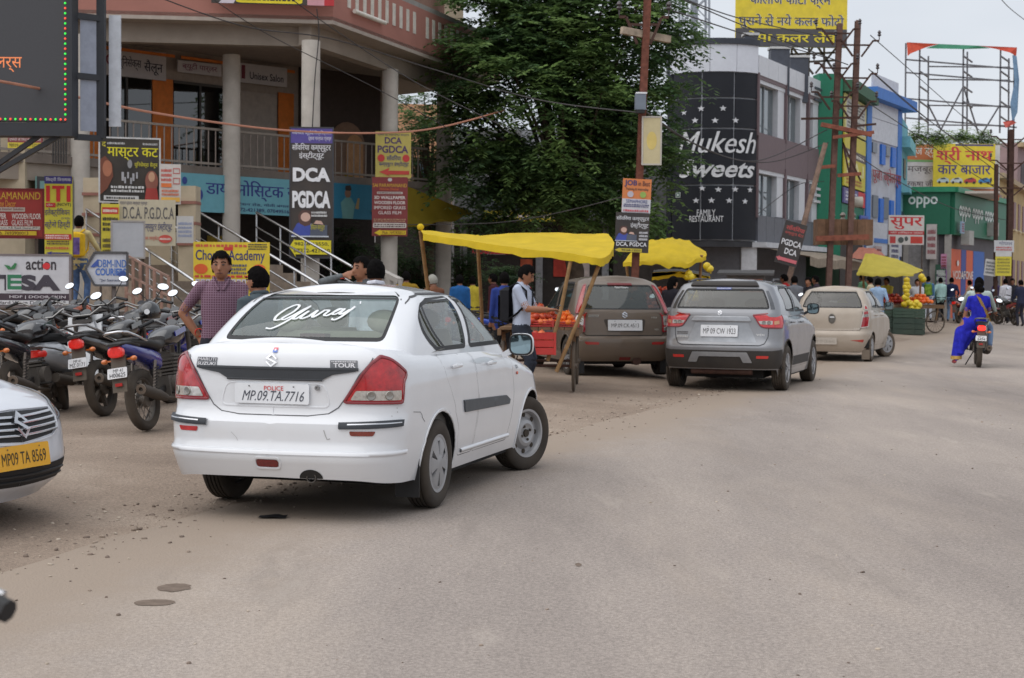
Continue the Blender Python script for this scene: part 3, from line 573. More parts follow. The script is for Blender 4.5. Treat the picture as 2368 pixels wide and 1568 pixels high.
A.scrib(.05, .55, .55, .9, (206, 90, 80), 3).frame(.62, .76, .95, .9, .03, .02, (190, 80, 80)).frame(.62, .5, .95, .66, .03, .02, (190, 80, 80)).rect(.05, .42, .55, .52, (226, 120, 60)).scrib(.08, .2, .9, .38, (206, 110, 80), 2).rect(.05, .06, .95, .17, (232, 180, 80)); A.done()
t, A = board('hoarding', 'cream computer course hoarding with grey lettering below the black one', (274, 462, 406, 568), 29.5, (206, 196, 170), .22, .03)
A.text('शासन द्वारा मान्यता प्राप्त', .03, .86, .5, .95, (100, 100, 120)).text('D.C.A. P.G.D.C.A', .08, .58, .97, .84, (96, 94, 96), .01).text('कम्प्यूटर इंस्टीट्यूट', .42, .3, .94, .52, (60, 70, 120), .012).text('राम मार्केट', .44, .1, .7, .22, (206, 100, 90)).ell(.82, .15, .12, .09, (206, 80, 70)).scrib(.72, .12, .92, .18, (230, 210, 200)); A.done()
t, A = board('hoarding', 'narrow yellow vacancy notice beside the cream hoarding', (234, 472, 276, 600), 29.3, (222, 206, 56), .22, .02)
A.rect(.05, .82, .95, .94, (206, 56, 44)).scrib(.1, .84, .9, .92, (236, 226, 210)).scrib(.08, .5, .92, .78, (50, 50, 44), 3).scrib(.08, .1, .8, .4, (90, 80, 50), 3); A.done()
t, A = board('blank_board', 'plain white metal board behind the handrail', (260, 514, 332, 594), 28.6, (196, 200, 208), .3, .03, frame=(170, 164, 160), posts=(.96, -.96)); A.done()
t, A = board('notice_board', 'bleached white notice on the right stair pier', (408, 500, 447, 562), 30.4, (204, 204, 204), .1, .02); A.scrib(.1, .2, .9, .8, (150, 160, 190), 4); A.done()
t, A = board('hoarding', 'white Action TESA door-skin hoarding behind the parked bikes', (-90, 592, 160, 706), 23.5, (204, 204, 210), .06, .04, frame=(120, 110, 110), posts=(-.9, .9))
A.rect(0, 0, 1, .24, (58, 42, 58)).text('action', .6, .72, .88, .95, (50, 46, 54), .02).ell(.79, .8, .035, .07, (214, 40, 50)).text('TESA', .2, .3, .92, .62, (56, 52, 66), .06)
A.rect(.42, .28, .56, .66, (204, 204, 210)).rect(.43, .32, .56, .39, (36, 120, 84)).rect(.43, .44, .56, .5, (36, 120, 84)).rect(.43, .55, .56, .62, (36, 120, 84)).rect(.43, .38, .46, .56, (36, 120, 84)).poly([(.4, .82), (.44, .72), (.47, .74), (.45, .8)], (40, 120, 70)).poly([(.45, .72), (.5, .86), (.52, .84), (.5, .74)], (40, 120, 70)).text('HDF | DOOR SKIN', .45, .13, .97, .2, (206, 200, 206)).rect(.3, .01, 1, .1, (206, 206, 210)).text('Hard Ware Dewas 98268', .34, .02, .97, .09, (60, 60, 66)); A.done()
# arrow shaped courier sign on a pipe
c = P(246, 622, 22.6); w, h = 95 * mpp(22.6), 76 * mpp(22.6); t = thing('arrow_sign', 'grey arrow shaped couriers sign with blue letters on a post', 'sign', (c.x, c.y, c.z - h / 2), .12)
ol = [(-.5, .5), (-.28, 0), (.5, 0), (.5, 1), (-.28, 1)]; m = MB(); m.prism([(x * w, z * h) for x, z in ol], .03); m.build('panel', M((196, 198, 206), .5, dust=.15), t)
m = MB(); [m.beam((a[0] * w, .0, a[1] * h), (b[0] * w, .0, b[1] * h), .03, .05, up=(0, 1, 0)) for a, b in zip(ol, ol[1:] + ol[:1])]; m.build('frame', M((80, 78, 80), .6), t)
m = MB(); m.beam((.1, .06, gz(c.x, c.y) - c.z + h / 2), (.1, .06, h), .05); m.build('post', M((110, 100, 96), .7), t)
A = Art(w, h); A.text('DBM-IND', .3, .55, .97, .78, (60, 110, 190), .03).text('COURIERS', .24, .3, .97, .52, (60, 110, 190), .03).text('"Jai Sairam"', .34, .1, .86, .2, (80, 90, 120)).poly([(.12, .56), (.3, .8), (.32, .6), (.2, .54)], (60, 90, 170)).poly([(.76, .36), (.92, .46), (.96, .3), (.86, .2)], (50, 80, 150)); o = A.build(t); o.location = (0, 0, h / 2)
t, A = board('hoarding', 'yellow Chosen Academy hoarding behind the man in the checked shirt', (447, 560, 623, 690), 26.5, (230, 202, 40), .04, .03, posts=(-.9, .9))
A.text('Chosen Academy', .03, .62, .94, .86, (44, 46, 110), .015).scrib(.03, .9, .7, .97, (206, 90, 60)).rect(.4, .85, .52, .91, (206, 50, 44)).scrib(.72, .86, .97, .98, (60, 60, 60), 3).ell(.1, .52, .09, .09, (222, 92, 36)).ell(.86, .52, .09, .09, (222, 92, 36)).scrib(.28, .42, .7, .62, (90, 90, 110), 3).scrib(.02, .36, .96, .42, (206, 60, 50))
for k in range(14): A.rect(.03 + .068 * k, .16, .085 + .068 * k, .34, (200, 196, 206)).ell(.057 + .068 * k, .27, .016, .05, (120, 90, 76)).rect(.035 + .068 * k, .16, .08 + .068 * k, .22, R.choice([(60, 70, 130), (150, 60, 70), (70, 70, 80)]))
A.done()
t, A = board('hoarding', 'small maroon and yellow contact board under the LED screen', (18, 316, 98, 343), 30, (140, 60, 66), .1, .03); A.rect(0, 0, 1, .48, (214, 196, 60)).text('एजेंसी के लिए संपर्क करें', .05, .56, .95, .9, (226, 214, 210)).text('98939-636699 07272', .04, .1, .96, .4, (120, 110, 40)); A.done()
# big LED screen on a steel frame
def led_screen():
	Y = 24.0; a, b = P(-40, -60, Y), P(152, 280, Y - .1); w, h = b.x - a.x + 1.2, a.z - b.z; xr = b.x; z0 = b.z
	t = thing('led_screen', 'dark LED advertising screen with a red and green bulb border', 'screen', (xr, Y, z0), 0)
	m = MB(); m.bbox((-w, 0, 0), (0, .12, h)); m.build('screen_panel', M((62, 62, 66), .5, var=.05, scale=30), t)
	for n_, p, q in (('side_frame', (.0, -.06, -.22), (.08, .3, h)), ('bottom_frame', (-w, -.06, -.22), (.0, .3, -.02)), ('outer_post', (.3, .5, -.2), (.42, .62, h))):
		m = MB(); m.bbox(p, q); m.build(n_, M((40, 42, 48), .5), t)
	for z in (-.2, .72, 1.62, h - .2):
		m = MB(); m.beam((.04, .28, z), (.36, .56, z), .09); m.build('cross_strut', M((40, 42, 48), .5), t)
	for (z1, z2) in ((-.1, .7), (.76, 1.6)): m = MB(); m.plan([(.1, .34), (.3, .5), (.29, .52), (.09, .36)], z1, z2); m.build('side_panel', M((150, 156, 172), .3), t)
	m = MB(); m.bbox((.44, .7, .0), (.62, .74, 1.7)); m.build('white_panel', M((196, 200, 208), .5), t)
	x = MB(); x.ball((0, 0, 0), .017, 8, 6); gm = x.mesh('led_bulb', M((60, 220, 80), .4, emit=.9, var=0)); x = MB(); x.ball((0, 0, 0), .017, 8, 6); rm = x.mesh('led_bulb', M((236, 80, 60), .4, emit=.9, var=0))
	k = 0; z = .03
	while z < 2.1: link('led_bulb', gm if k % 2 else rm, t, (-.03, -.015, z)); z += .075; k += 1
	xx = -.1; k = 0
	while xx > -1.35: link('led_bulb', gm if k % 2 else rm, t, (xx, -.015, .03)); xx -= .075; k += 1
	A = Art(w, h); A.text('ज्वेलर्स', 1 - 1.36 / w, .73 / h, 1 - .68 / w, 1.02 / h, M((226, 130, 80), .6, emit=.35, var=0), .008); o = A.build(t); o.location = (-w / 2, 0, h / 2)
	for (x0, z1) in ((-1.2, -1.4), (-.9, -1.2)):
		m = MB(); m.beam((x0 - 1.0, .2, z1), (x0 + .75, .1, -.2), .07); m.build('brace', M((40, 40, 44), .5), t)
	m = MB(); m.beam((-2.6, .4, gz(xr - 2.6, Y) - z0), (-2.6, .4, h), .25); m.build('mast', DARKGREY, t)
led_screen()
# ================================================================ BUILDINGS ALONG THE STREET
def quadwall(mb, a, b, z0, z1, th=.25):
	a, b = Vector(a[:2]), Vector(b[:2]); d = (b - a).normalized(); n = Vector((-d.y, d.x)) * th; mb.plan([tuple(a), tuple(b), tuple(b + n), tuple(a + n)], z0, z1); return mb
class Wall:
	"""vertical plane from a to b on plan; u along it in metres, w proud of it towards the street"""
	def __init__(s, a, b):
		s.a, s.b = Vector(a[:2]), Vector(b[:2]); s.L = (s.b - s.a).length; s.d = (s.b - s.a) / s.L; s.n = Vector((s.d.y, -s.d.x)); s.yaw = math.atan2(s.d.y, s.d.x)
	def p(s, u, w, z): q = s.a + s.d * u + s.n * w; return Vector((q.x, q.y, z))
	def box(s, mb, u0, u1, w0, w1, z0, z1):
		mb.plan([tuple(s.p(u0, w1, 0)[:2]), tuple(s.p(u1, w1, 0)[:2]), tuple(s.p(u1, w0, 0)[:2]), tuple(s.p(u0, w0, 0)[:2])], z0, z1); return mb
	def part(s, t, name, mat, u0, u1, w0, w1, z0, z1):
		m = MB(); s.box(m, u0, u1, w0, w1, z0, z1); return m.build(name, mat, t)
	def art(s, t, u0, u1, z0, z1, w=.02, parent=None):
		A = Art(u1 - u0, z1 - z0); A.dest = t
		def bld(name='lettering'):
			o = A.build(t, name)
			if o: o.location = s.p((u0 + u1) / 2, w, (z0 + z1) / 2) - t.location; o.rotation_euler = (0, 0, s.yaw)
		A.done = bld; return A
	def signboard(s, label, u0, u1, z0, z1, bgc, w=.05, th=.06, name='shop_sign', group=None):
		c = s.p((u0 + u1) / 2, w + th / 2, z0); t = thing(name, label, 'sign', c, s.yaw, group); W, H = u1 - u0, z1 - z0
		m = MB(); m.box((0, 0, H / 2), (W, th, H)); m.build('panel', M(bgc, .5, var=.08, dust=.1), t); A = Art(W, H)
		def bld():
			o = A.build(t)
			if o: o.location = (0, -th / 2, H / 2)
		A.done = bld; return t, A
GRDZ = .2
# ---- the sweet shop with its rounded black corner
def sweet_shop():
	Yc = 50.0; cR = P(1748, 400, Yc); cL = P(1540, 400, Yc + .6); t = thing('sweet_shop_building', 'three storey sweet shop with curved black corner and white band', 'building', (cR.x, cR.y, GRDZ)); O = t.location
	def put(mb, name, mat, par=None, sm=None): mb.xf(Matrix.Translation(-O)); return mb.build(name, mat, par or t, sm)
	z = lambda y, Y=Yc: P(1700, y, Y).z
	# curved corner: arc bulging to the street
	chord = Vector((cR.x - cL.x, cR.y - cL.y)); cl = chord.length; d = chord / cl; n = Vector((d.y, -d.x)); sag = .75
	rr = (cl * cl / 4 + sag * sag) / (2 * sag); ctr = Vector((cL.x, cL.y)) + d * cl / 2 + n * (sag - rr); hw = math.asin(cl / 2 / rr)
	def arc(k, off=0): a = -hw + 2 * hw * k; q = ctr + (d * math.sin(a) + n * math.cos(a)) * (rr + off); return q
	zb, z0, z1, z2 = z(557), z(170), z(107), z(94)
	BLK = M((34, 36, 43), .55, var=.06, scale=3, spec=.3); WPN = M((214, 217, 226), .4, var=.04)
	def band(k0, k1, za, zb_, off, th=.1):
		m = MB(); N_ = max(2, int((k1 - k0) * 24)); A = [arc(k0 + (k1 - k0) * i / N_, off) for i in range(N_ + 1)]; B = [arc(k0 + (k1 - k0) * i / N_, off - th) for i in range(N_ + 1)]
		m.plan([tuple(q) for q in A + B[::-1]], za, zb_); return m
	# cladding panels, each its own sheet with a recessed joint
	ks = [0, .1, .425, .735, 1.0]; zs_ = [zb, z(430), z(300), z(230), z0]
	put(band(0, 1, zb, z0, -.06, .1), 'joint_backing', M((186, 190, 198), .5))
	g = .008
	for i in range(4):
		for j in range(4):
			put(band(ks[i] + g, ks[i + 1] - (g if i < 3 else 0), zs_[j] + .025, zs_[j + 1] - .025, 0, .06), 'black_panel', BLK, None, 30)
	for k in range(4): put(band(k / 4 + .002, (k + 1) / 4 - .002, z0, z1, .03), 'white_panel', WPN, None, 30)
	put(band(0, 1, z1, z2, .09, .25), 'black_cornice', M((50, 54, 64), .5), None, 30)
	warp = lambda k0, zz: (lambda p: (lambda q, e: (q.x - O.x, q.y - O.y, zz + p[2] - O.z))(arc(k0 + p[0] / cl, .01 - p[1]), 0))
	def letters(s_, k, zz, w, h, bold=.01, shear=.25, name='lettering'):
		A = Art(w, h, .002, .012, warp(k, zz)); A.text(s_, 0, 0, 1, 1, (226, 228, 232), bold, shear); A.build(t, name)
	kx = lambda px: (px - 1540) / (1748 - 1540)
	letters('Mukesh', kx(1662), z(332), 2.2, .66, .02, .35); letters('Sweets', kx(1662), z(392), 2.15, .56, .02, .35); letters('FAMILY', kx(1640), z(494), .48, .2, .01, 0); letters('RESTAURANT', kx(1640), z(508), .9, .19, .01, 0)
	for px, py in ((1592, 262), (1628, 255), (1670, 255), (1616, 282), (1655, 283), (1695, 282), (1632, 438), (1663, 441), (1696, 440), (1730, 440), (1650, 466), (1684, 466), (1718, 467), (1620, 466)):
		A = Art(.2, .2, .002, .012, warp(kx(px), z(py))); A.star(.5, .5, .5, .5, (222, 224, 230)); A.build(t, 'star')
	A = Art(.16, .16, .002, .012, warp(kx(1580), z(452))); A.rect(0, 0, 1, 1, (206, 214, 210)).rect(.12, .12, .88, .88, (50, 90, 80)).ell(.5, .5, .22, .22, (206, 214, 210)); A.build(t, 'veg_mark')
	# street side with glazed bays between mauve posts
	W = Wall(cR, P(1892, 400, 56.3)); OV = lambda m, nm, mat, par=None: put(m, nm, mat, par)
	MAU = M((112, 94, 98), .6, var=.06); LG = M((206, 208, 214), .45, var=.05)
	zt = z(127)
	m = MB(); W.box(m, 0, W.L, -2.2, -.4, GRDZ, zt - .2); put(m, 'core_wall', M((120, 120, 126), .8))
	for k in range(7): m = MB(); W.box(m, W.L * k / 7 + .01, W.L * (k + 1) / 7 - .01, -.3, .05, z(172) , zt); put(m, 'cladding_panel', LG)
	for k in range(3):
		m = MB(); W.box(m, W.L - .85, W.L - .02, .05, .1, zt - .75 + .2 * k, zt - .68 + .2 * k); put(m, 'louvre', M((70, 74, 84), .5)); m = MB(); W.box(m, W.L - .85, W.L - .02, .05, .1, z(445) + .22 * k, z(445) + .09 + .22 * k); put(m, 'louvre', M((206, 206, 210), .5))
	bays = [(0, .1), (2.95, 3.08), (5.55, 5.68)]
	for za, zb_ in ((z(305), z(190)), (z(495), z(398))):
		for (u0, u1) in ((.1, 2.95), (3.08, 5.5), (5.68, W.L)):
			m = MB(); W.box(m, u0 + .05, u1 - .75, -.22, -.19, za, zb_); put(m, 'window', glass((.3, .38, .42), .25, body=.35, bcol=(120, 140, 146))); m = MB(); W.box(m, u1 - .72, u1 - .05, -.3, -.02, za, zb_); put(m, 'window_pier', LG); m = MB(); W.box(m, u0, u1, -.25, 0, zb_, zb_ + .12); put(m, 'window_head', LG)
			m = MB(); W.box(m, (u0 + u1 - .7) / 2, (u0 + u1 - .7) / 2 + .05, -.19, -.15, za, zb_); put(m, 'mullion', M((150, 156, 162), .4))
		for u0, u1 in bays: m = MB(); W.box(m, u0, u1, -.3, .06, za - .1, zb_ + .3); put(m, 'post', MAU)
		m = MB(); W.box(m, .1, W.L - .05, -.3, .03, zb_ + .12, zb_ + .32); put(m, 'lintel_band', MAU)
	for k in range(3): u = [.1, 3.0, 5.6, W.L]; m = MB(); W.box(m, u[k] + .01, u[k + 1] - .01, -.3, .03, z(398) + .32, z(305)); put(m, 'mauve_panel', MAU)
	for k in range(8): m = MB(); W.box(m, .1 + W.L * k / 8.2, .08 + W.L * (k + 1) / 8.2, -.3, .05, z(560), z(497)); put(m, 'grey_panel', M((92, 94, 102), .5))
	m = MB(); W.box(m, -.1, W.L + .1, -.1, .4, z(572), z(560)); put(m, 'canopy_edge', M((196, 198, 204), .5))
	m = MB(); q = P(1733, 500, Yc); m.box((q.x, q.y + .25, (z(557) + GRDZ) / 2), (.48, .5, z(557) - GRDZ)); put(m, 'ground_pillar', M((214, 216, 222), .6, dust=.2))
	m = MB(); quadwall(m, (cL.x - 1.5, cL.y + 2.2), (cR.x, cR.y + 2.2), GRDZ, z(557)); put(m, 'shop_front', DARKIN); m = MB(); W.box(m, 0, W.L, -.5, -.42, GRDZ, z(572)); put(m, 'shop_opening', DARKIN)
	m = MB(); q = [arc(0), arc(.25), arc(.5), arc(.75), arc(1), Vector((cR.x + .4, cR.y + 3)), Vector((cL.x + .6, cL.y + 3))]; m.plan([tuple(v) for v in q], zb - .2, zb - .02); put(m, 'soffit', M((60, 60, 64), .8)); m = MB(); m.plan([tuple(v) for v in q], z1 - .1, z1); put(m, 'roof', CONC2)
	for px, py in ((1562, 80), (1741, 82)):
		q = P(px, py, Yc); m = MB(); m.box((q.x, q.y + .6, q.z - .6), (.42, .42, 1.3)); put(m, 'roof_block', M((66, 70, 80), .6)); m = MB(); m.box((q.x, q.y + .6, q.z + .1), (.5, .5, .08)); put(m, 'block_cap', M((190, 190, 190), .7))
	for px, py, Y in ((1806, 112, 52.5), (1850, 132, 54.3)): q = P(px, py, Y); m = MB(); m.box((q.x, q.y + .4, q.z - .75), (.62, .5, 1.5)); put(m, 'roof_block', M((66, 70, 80), .6)); m = MB(); m.box((q.x, q.y + .4, q.z + .04), (.7, .58, .07)); put(m, 'block_cap', M((190, 190, 190), .7))
	m = MB(); a, b = W.p(.2, .4, z(575)), W.p(W.L, .4, z(575)); c, e = W.p(.2, 1.7, z(592)), W.p(W.L, 1.9, z(600)); m.grid([[a + (b - a) * i / 8 for i in range(9)], [c + (e - c) * i / 8 - Vector((0, 0, .06 * (i % 2))) for i in range(9)]]); m.grid([[c + (e - c) * i / 8 - Vector((0, 0, .06 * (i % 2))) for i in range(9)], [c + (e - c) * i / 8 - Vector((0, 0, .28 + .06 * (i % 2))) for i in range(9)]]); put(m, 'awning', M((150, 136, 120), .9, var=.2))
	return W
WS = sweet_shop()
def simple_building(name, label, a, b, zt, col_, depth=6, front=None):
	W = Wall(a, b); t = thing(name, label, 'building', (W.a.x, W.a.y, GRDZ)); O = t.location
	def part(nm, mat, u0, u1, w0, w1, z0, z1, par=None): m = MB(); W.box(m, u0, u1, w0, w1, z0, z1); m.xf(Matrix.Translation(-O)); return m.build(nm, mat, par or t)
	part('wall', M(col_, .85, var=.14, scale=.8, dust=.18), 0, W.L, -depth, 0, GRDZ, zt); return t, W, part
# ---- green fronted building with tall yellow signs
Y1, Y2 = 56.4, 61.0; a, b = P(1943, 400, Y1), P(1998, 400, Y2); zz = lambda y, Y: P(1950, y, Y).z
GRN = M((20, 112, 84), .6, var=.08); zt = zz(178, Y1)
t, W, part = simple_building('green_building', 'green faced building carrying tall yellow coaching signs', a, b, zt - .1, (60, 96, 80)); O = t.location
l0 = P(1888, 400, Y1 - .1); F = Wall(l0, a); m = MB(); F.box(m, 0, F.L, -.6, .1, zz(600, Y1), zz(172, Y1)); m.xf(Matrix.Translation(-O)); m.build('green_fin', GRN, t)
part('cornice', M((54, 96, 70), .7), 0, W.L, 0, .5, zt - .5, zt - .1); part('green_edge', GRN, W.L - .35, W.L, 0, .12, zz(600, Y2), zt - .5); part('shop_shade_sheet', DARKIN, 0, W.L, 0, .03, GRDZ, zz(560, Y1))
part('green_base', GRN, .02, W.L - .35, .0, .05, zz(470, Y1) - 1.2, zz(470, Y1))
t, A = W.signboard('tall pale sign with rows of black Hindi print on the green building', .1, W.L - .4, zz(300, Y1), zt - .55, (206, 196, 120)); A.rect(.06, .08, .94, .92, (206, 206, 200)); A.scrib(.1, .5, .9, .85, (90, 88, 84), 4).scrib(.1, .12, .9, .42, (96, 92, 86), 3); A.done()
t, A = W.signboard('yellow lower sign with white Hindi words on the green building', .1, W.L - .4, zz(428, Y1), zz(305, Y1), (206, 192, 54)); A.rect(0, .55, 1, .72, (96, 86, 80)).scrib(.08, .58, .92, .7, (226, 220, 210)).text('P.A.I', .1, .25, .9, .5, (232, 226, 170), .02).scrib(.1, .05, .8, .18, (180, 110, 60), 2); A.done()
t, A = W.signboard('violet and red small boards below the yellow sign', .1, W.L - .4, zz(468, Y1), zz(432, Y1), (90, 84, 140)); A.scrib(.08, .15, .6, .85, (220, 220, 230), 3).rect(.66, 0, 1, 1, (206, 60, 66)); A.done()
# ---- blue and white building
Y3 = 65.0; a, b = P(2000, 400, 60.6), P(2082, 400, Y3); zz = lambda y, Y: P(2040, y, Y).z; zt = zz(236, 62.8)
t, W, part = simple_building('blue_white_building', 'narrow white and blue building with a jutting blue cornice', a, b, zt, (190, 194, 204)); BLU = M((64, 120, 198), .6, var=.08)
part('cornice', BLU, -.1, W.L + .7, -.3, .45, zt - .12, zt + .3)
for u in (0, W.L - .7): part('blue_band', BLU, u, u + .6, 0, .06, zz(600, 62), zt - .15)
for k in range(3): part('white_tile_panel', M((196, 198, 206), .4), .62, W.L - .72, .0, .05 + .001 * k, zz(330, 62.5) + k * .85, zz(330, 62.5) + k * .85 + .83)
for u in (.75, 2.6): part('window', M((96, 104, 118), .3), u, u + .6, .02, .07, zz(400, 62.5) + .7, zz(330, 62.5) - .1)
for u in (1.9, 3.4): part('blue_step', M((40, 110, 206), .5), u, u + .55, .0, .09, zz(405, 62.5) + .4, zz(335, 62.5))
for u in (.9, 2.4): part('window', M((110, 116, 126), .4), u, u + .7, .02, .07, zz(505, 62.5), zz(455, 62.5))
for u in (1.8, 3.3): part('blue_step', M((40, 110, 206), .5), u, u + .5, .0, .09, zz(515, 62.5), zz(460, 62.5))
part('lower_panel', M((196, 198, 206), .4), .0, W.L, .06, .1, zz(590, 62), zz(515, 62)); part('blue_frame', BLU, 1.0, W.L - .9, .1, .13, zz(562, 62), zz(552, 62)); part('blue_frame', BLU, W.L - 1.05, W.L - .9, .1, .13, zz(620, 62), zz(552, 62)); part('shop_shade_sheet', DARKIN, 0, W.L, .0, .04, GRDZ, zz(590, 62))
A = W.art(t, .7, W.L - .2, zz(428, 62.5), zz(388, 62.5), .08); A.text('पूजा ज्वेलर्स', 0, 0, 1, 1, (150, 40, 50), .03); A.done()
for lb, u0, u1, ya, yb, c in (('small dark red poster on the blue and white building', .9, 1.7, 618, 570, (190, 170, 170)), ('column of small colour notices on the blue and white building', 2.9, 4.2, 605, 525, (206, 206, 206)), ('blue plate sign at the foot of the green building', -1.2, -.2, 545, 505, (70, 96, 180))):
	t2, A = W.signboard(lb, u0, u1, zz(ya, 62), zz(yb, 62), c, .15); A.scrib(.1, .1, .9, .9, R.choice([(150, 40, 44), (70, 70, 110)]), 5); A.done()
# ---- turquoise building
Y4 = 69.5; a, b = P(2083, 400, 65.2), P(2097, 400, Y4); zz = lambda y, Y: P(2090, y, Y).z
t, W, part = simple_building('turquoise_building', 'turquoise building squeezed beside the blue cornice', a, b, zz(275, 66), (112, 176, 190), 5)
for y0, y1 in ((345, 320), (448, 432)): part('ledge', M((120, 186, 196), .7), -.1, W.L, 0, .35, zz(y0, 66), zz(y1, 66))
part('window', M((60, 76, 90), .3), 1.2, 2.6, 0, .05, zz(410, 66), zz(365, 66)); part('window', M((60, 76, 90), .3), .6, 2.2, 0, .05, zz(520, 66), zz(490, 66)); part('shop_shade_sheet', DARKIN, 0, W.L, 0, .04, GRDZ, zz(560, 66))
# ---- green phone shop with its wrapped fascia
Yf = 67.0; a, b, c = P(2085, 500, Yf), P(2196, 500, Yf - .5), P(2320, 500, 76.5); zz = lambda y, Y=Yf: P(2150, y, Y).z
W1, W2 = Wall(a, b), Wall(b, c); t = thing('phone_shop_building', 'green phone shop with white lettering on a wrapped fascia', 'building', (b.x, b.y, GRDZ)); O = t.location
def op(W, nm, mat, *q): m = MB(); W.box(m, *q); m.xf(Matrix.Translation(-O)); return m.build(nm, mat, t)
OG = M((22, 104, 76), .5, var=.05); op(W1, 'fascia', OG, 0, W1.L, -.2, .2, zz(543), zz(446)); op(W2, 'fascia', OG, 0, W2.L, -.2, .2, zz(543), zz(446)); op(W1, 'fascia_cap', M((40, 140, 100), .5), -.1, W1.L + .2, -.3, .35, zz(446), zz(434)); op(W2, 'fascia_cap', M((40, 130, 96), .5), -.1, W2.L, -.3, .35, zz(446), zz(434))
op(W1, 'shop_wall', M((150, 146, 146), .8, var=.2), 0, W1.L, -.6, -.1, GRDZ, zz(543)); op(W2, 'shop_wall', M((96, 92, 96), .8), 0, W2.L, -.6, -.1, GRDZ, zz(543)); op(W1, 'upper_wall', M((200, 190, 180), .8), 0, W1.L + 2, -6, -1, zz(446), zz(440))
for u in (.0, 1.15, W1.L - .2): op(W1, 'pillar', M((170, 164, 158), .8), u, u + .28, -.1, .12, GRDZ, zz(543))
for (u0, u1, c_) in ((.5, 2.4, (214, 92, 48)), (2.45, 3.4, (52, 70, 150)), (3.45, 4.8, (214, 92, 48)), (4.9, 7.2, (44, 96, 176))): op(W2, 'shop_panel', M(c_, .6, var=.06), u0, u1, -.1, -.04, GRDZ, zz(575))
A = W2.art(t, .6, 4.7, zz(650), zz(600), .0); A.text('VODAFONE', .02, .1, 1, .5, (226, 214, 206), .02).ell(.25, .85, .05, .14, (230, 220, 214)); A.done()
A = W1.art(t, .25, W1.L - .5, zz(482), zz(456), .22); A.text('oppo', 0, 0, 1, 1, (224, 232, 228), .02); A.done()
for k in range(3): A = W2.art(t, .7 + 2.6 * k, 2.9 + 2.6 * k, zz(510), zz(474), .22); A.text('oppo', 0, 0, 1, 1, (214, 222, 218), .02); A.done()
for lb, W_, u0, u1, ya, yb, c_, tx, tc in (('pink strip sign over the stall in front of the phone shop', W1, 1.6, W1.L - .1, 622, 588, (206, 140, 176), '', None), ('green vertical Hindi banner by the phone shop door', W1, W1.L - .55, W1.L - .12, 690, 612, (26, 82, 62), '', None), ('light blue leaflet tacked on the phone shop front', W2, .3, .9, 540, 512, (150, 176, 200), '', None), ('white vertical notice beside the repair shop sign', W1, 1.0, 1.42, 600, 520, (206, 196, 192), '', None), ('violet poster with a portrait by the phone shop', W1, 1.45, 1.85, 672, 625, (166, 120, 176), '', None)):
	t2, A = W_.signboard(lb, u0, u1, zz(ya), zz(yb), c_, .35)
	A.scrib(.12, .12, .88, .88, (150, 60, 70) if sum(c_) > 480 else (206, 214, 206), 4)
	A.done()
t2, A = board('shop_sign', 'white and red Hindi car repair sign left of the phone shop', (2054, 498, 2136, 566), 60.5, (216, 212, 208), .1, .06, posts=(-.95, .95)); A.text('सुपर', .05, .52, .95, .94, (206, 40, 50), .03).rect(0, .34, 1, .47, (190, 44, 50)).text('ऑटो इलेक्ट्रिक वर्क्स', .04, .36, .96, .45, (226, 210, 206)).rect(.04, .05, .2, .28, (190, 60, 60)).rect(.62, .05, .96, .28, (200, 60, 50)).ell(.35, .16, .08, .1, (70, 80, 80)).ell(.5, .2, .05, .08, (70, 80, 80)); A.done()
for u, z_ in ((1.2, 470), (6.5, 440)): op(W2, 'air_conditioner', M((176, 176, 172), .6, dust=.2), u, u + .9, .2, .55, zz(z_ + 95), zz(z_ + 95) + .6)
# ---- houses at the far right end
for nm, lb, pa, pb, yt, c_, wc in (('cream_house', 'cream house with arched windows at the far right edge', (2303, 76), (2380, 92), 400, (190, 166, 120), (120, 80, 80)), ('mauve_house', 'mauve far house behind the wires at the right edge', (2350, 95), (2440, 104), 330, (150, 128, 132), (80, 70, 76))):
	a, b = P(pa[0], 500, pa[1]), P(pb[0], 500, pb[1]); z1 = P(pa[0], yt, pa[1]).z; t, W, part = simple_building(nm, lb, a, b, z1, c_, 8); k = 0; u = .8
	while u < W.L - 1.5:
		for zz_ in (1.2, 4.2, 7.2):
			if zz_ + 1.6 < z1: part('window', M(wc, .5), u, u + 1.1, 0, .04, zz_ + .4, zz_ + 1.8); part('window_sill', M((206, 190, 160), .8), u - .1, u + 1.2, 0, .12, zz_ + .3, zz_ + .38)
		u += 2.4
	part('cornice', M((170, 150, 120), .8), -.1, W.L, 0, .35, z1 - .25, z1)
# ---- row of shops under the tree, shade put into a dark sheet, grey upper floor
a, b = P(1050, 500, 53), P(1560, 500, 53.5); zz = lambda y: P(1300, y, 53).z
t, W, part = simple_building('market_row_building', 'shaded market row behind the tree with a pale grey upper floor', a, b, zz(300), (120, 122, 126), 6)
part('shop_shade_sheet', DARKIN, 0, W.L, 0, .05, GRDZ, zz(520)); part('upper_band', M((150, 152, 158), .7), 2.2, 4.2, 0, .12, zz(440), zz(300)); part('grey_railing_panel', M((96, 100, 106), .6), .9, 4.4, .12, .18, zz(500), zz(440)); part('canopy', M((60, 58, 58), .8), 0, W.L, .05, 1.0, zz(520), zz(512))
for u in (.2, 2.7, 4.9, 6.6): part('pillar', M((150, 150, 154), .8, var=.2), u, u + .22, .05, .3, GRDZ, zz(512))
for u, u1, za, zb_, c_ in ((1.1, 1.7, 560, 590, (200, 200, 204)), (3.3, 3.9, 600, 640, (190, 60, 44)), (5.6, 6.4, 560, 600, (206, 206, 210)), (4.1, 4.5, 570, 640, (206, 190, 184)), (2.2, 2.6, 600, 650, (206, 96, 60))): part('poster', M(c_, .6, var=.25, scale=4), u, u1, .06, .09, zz(zb_), zz(za))
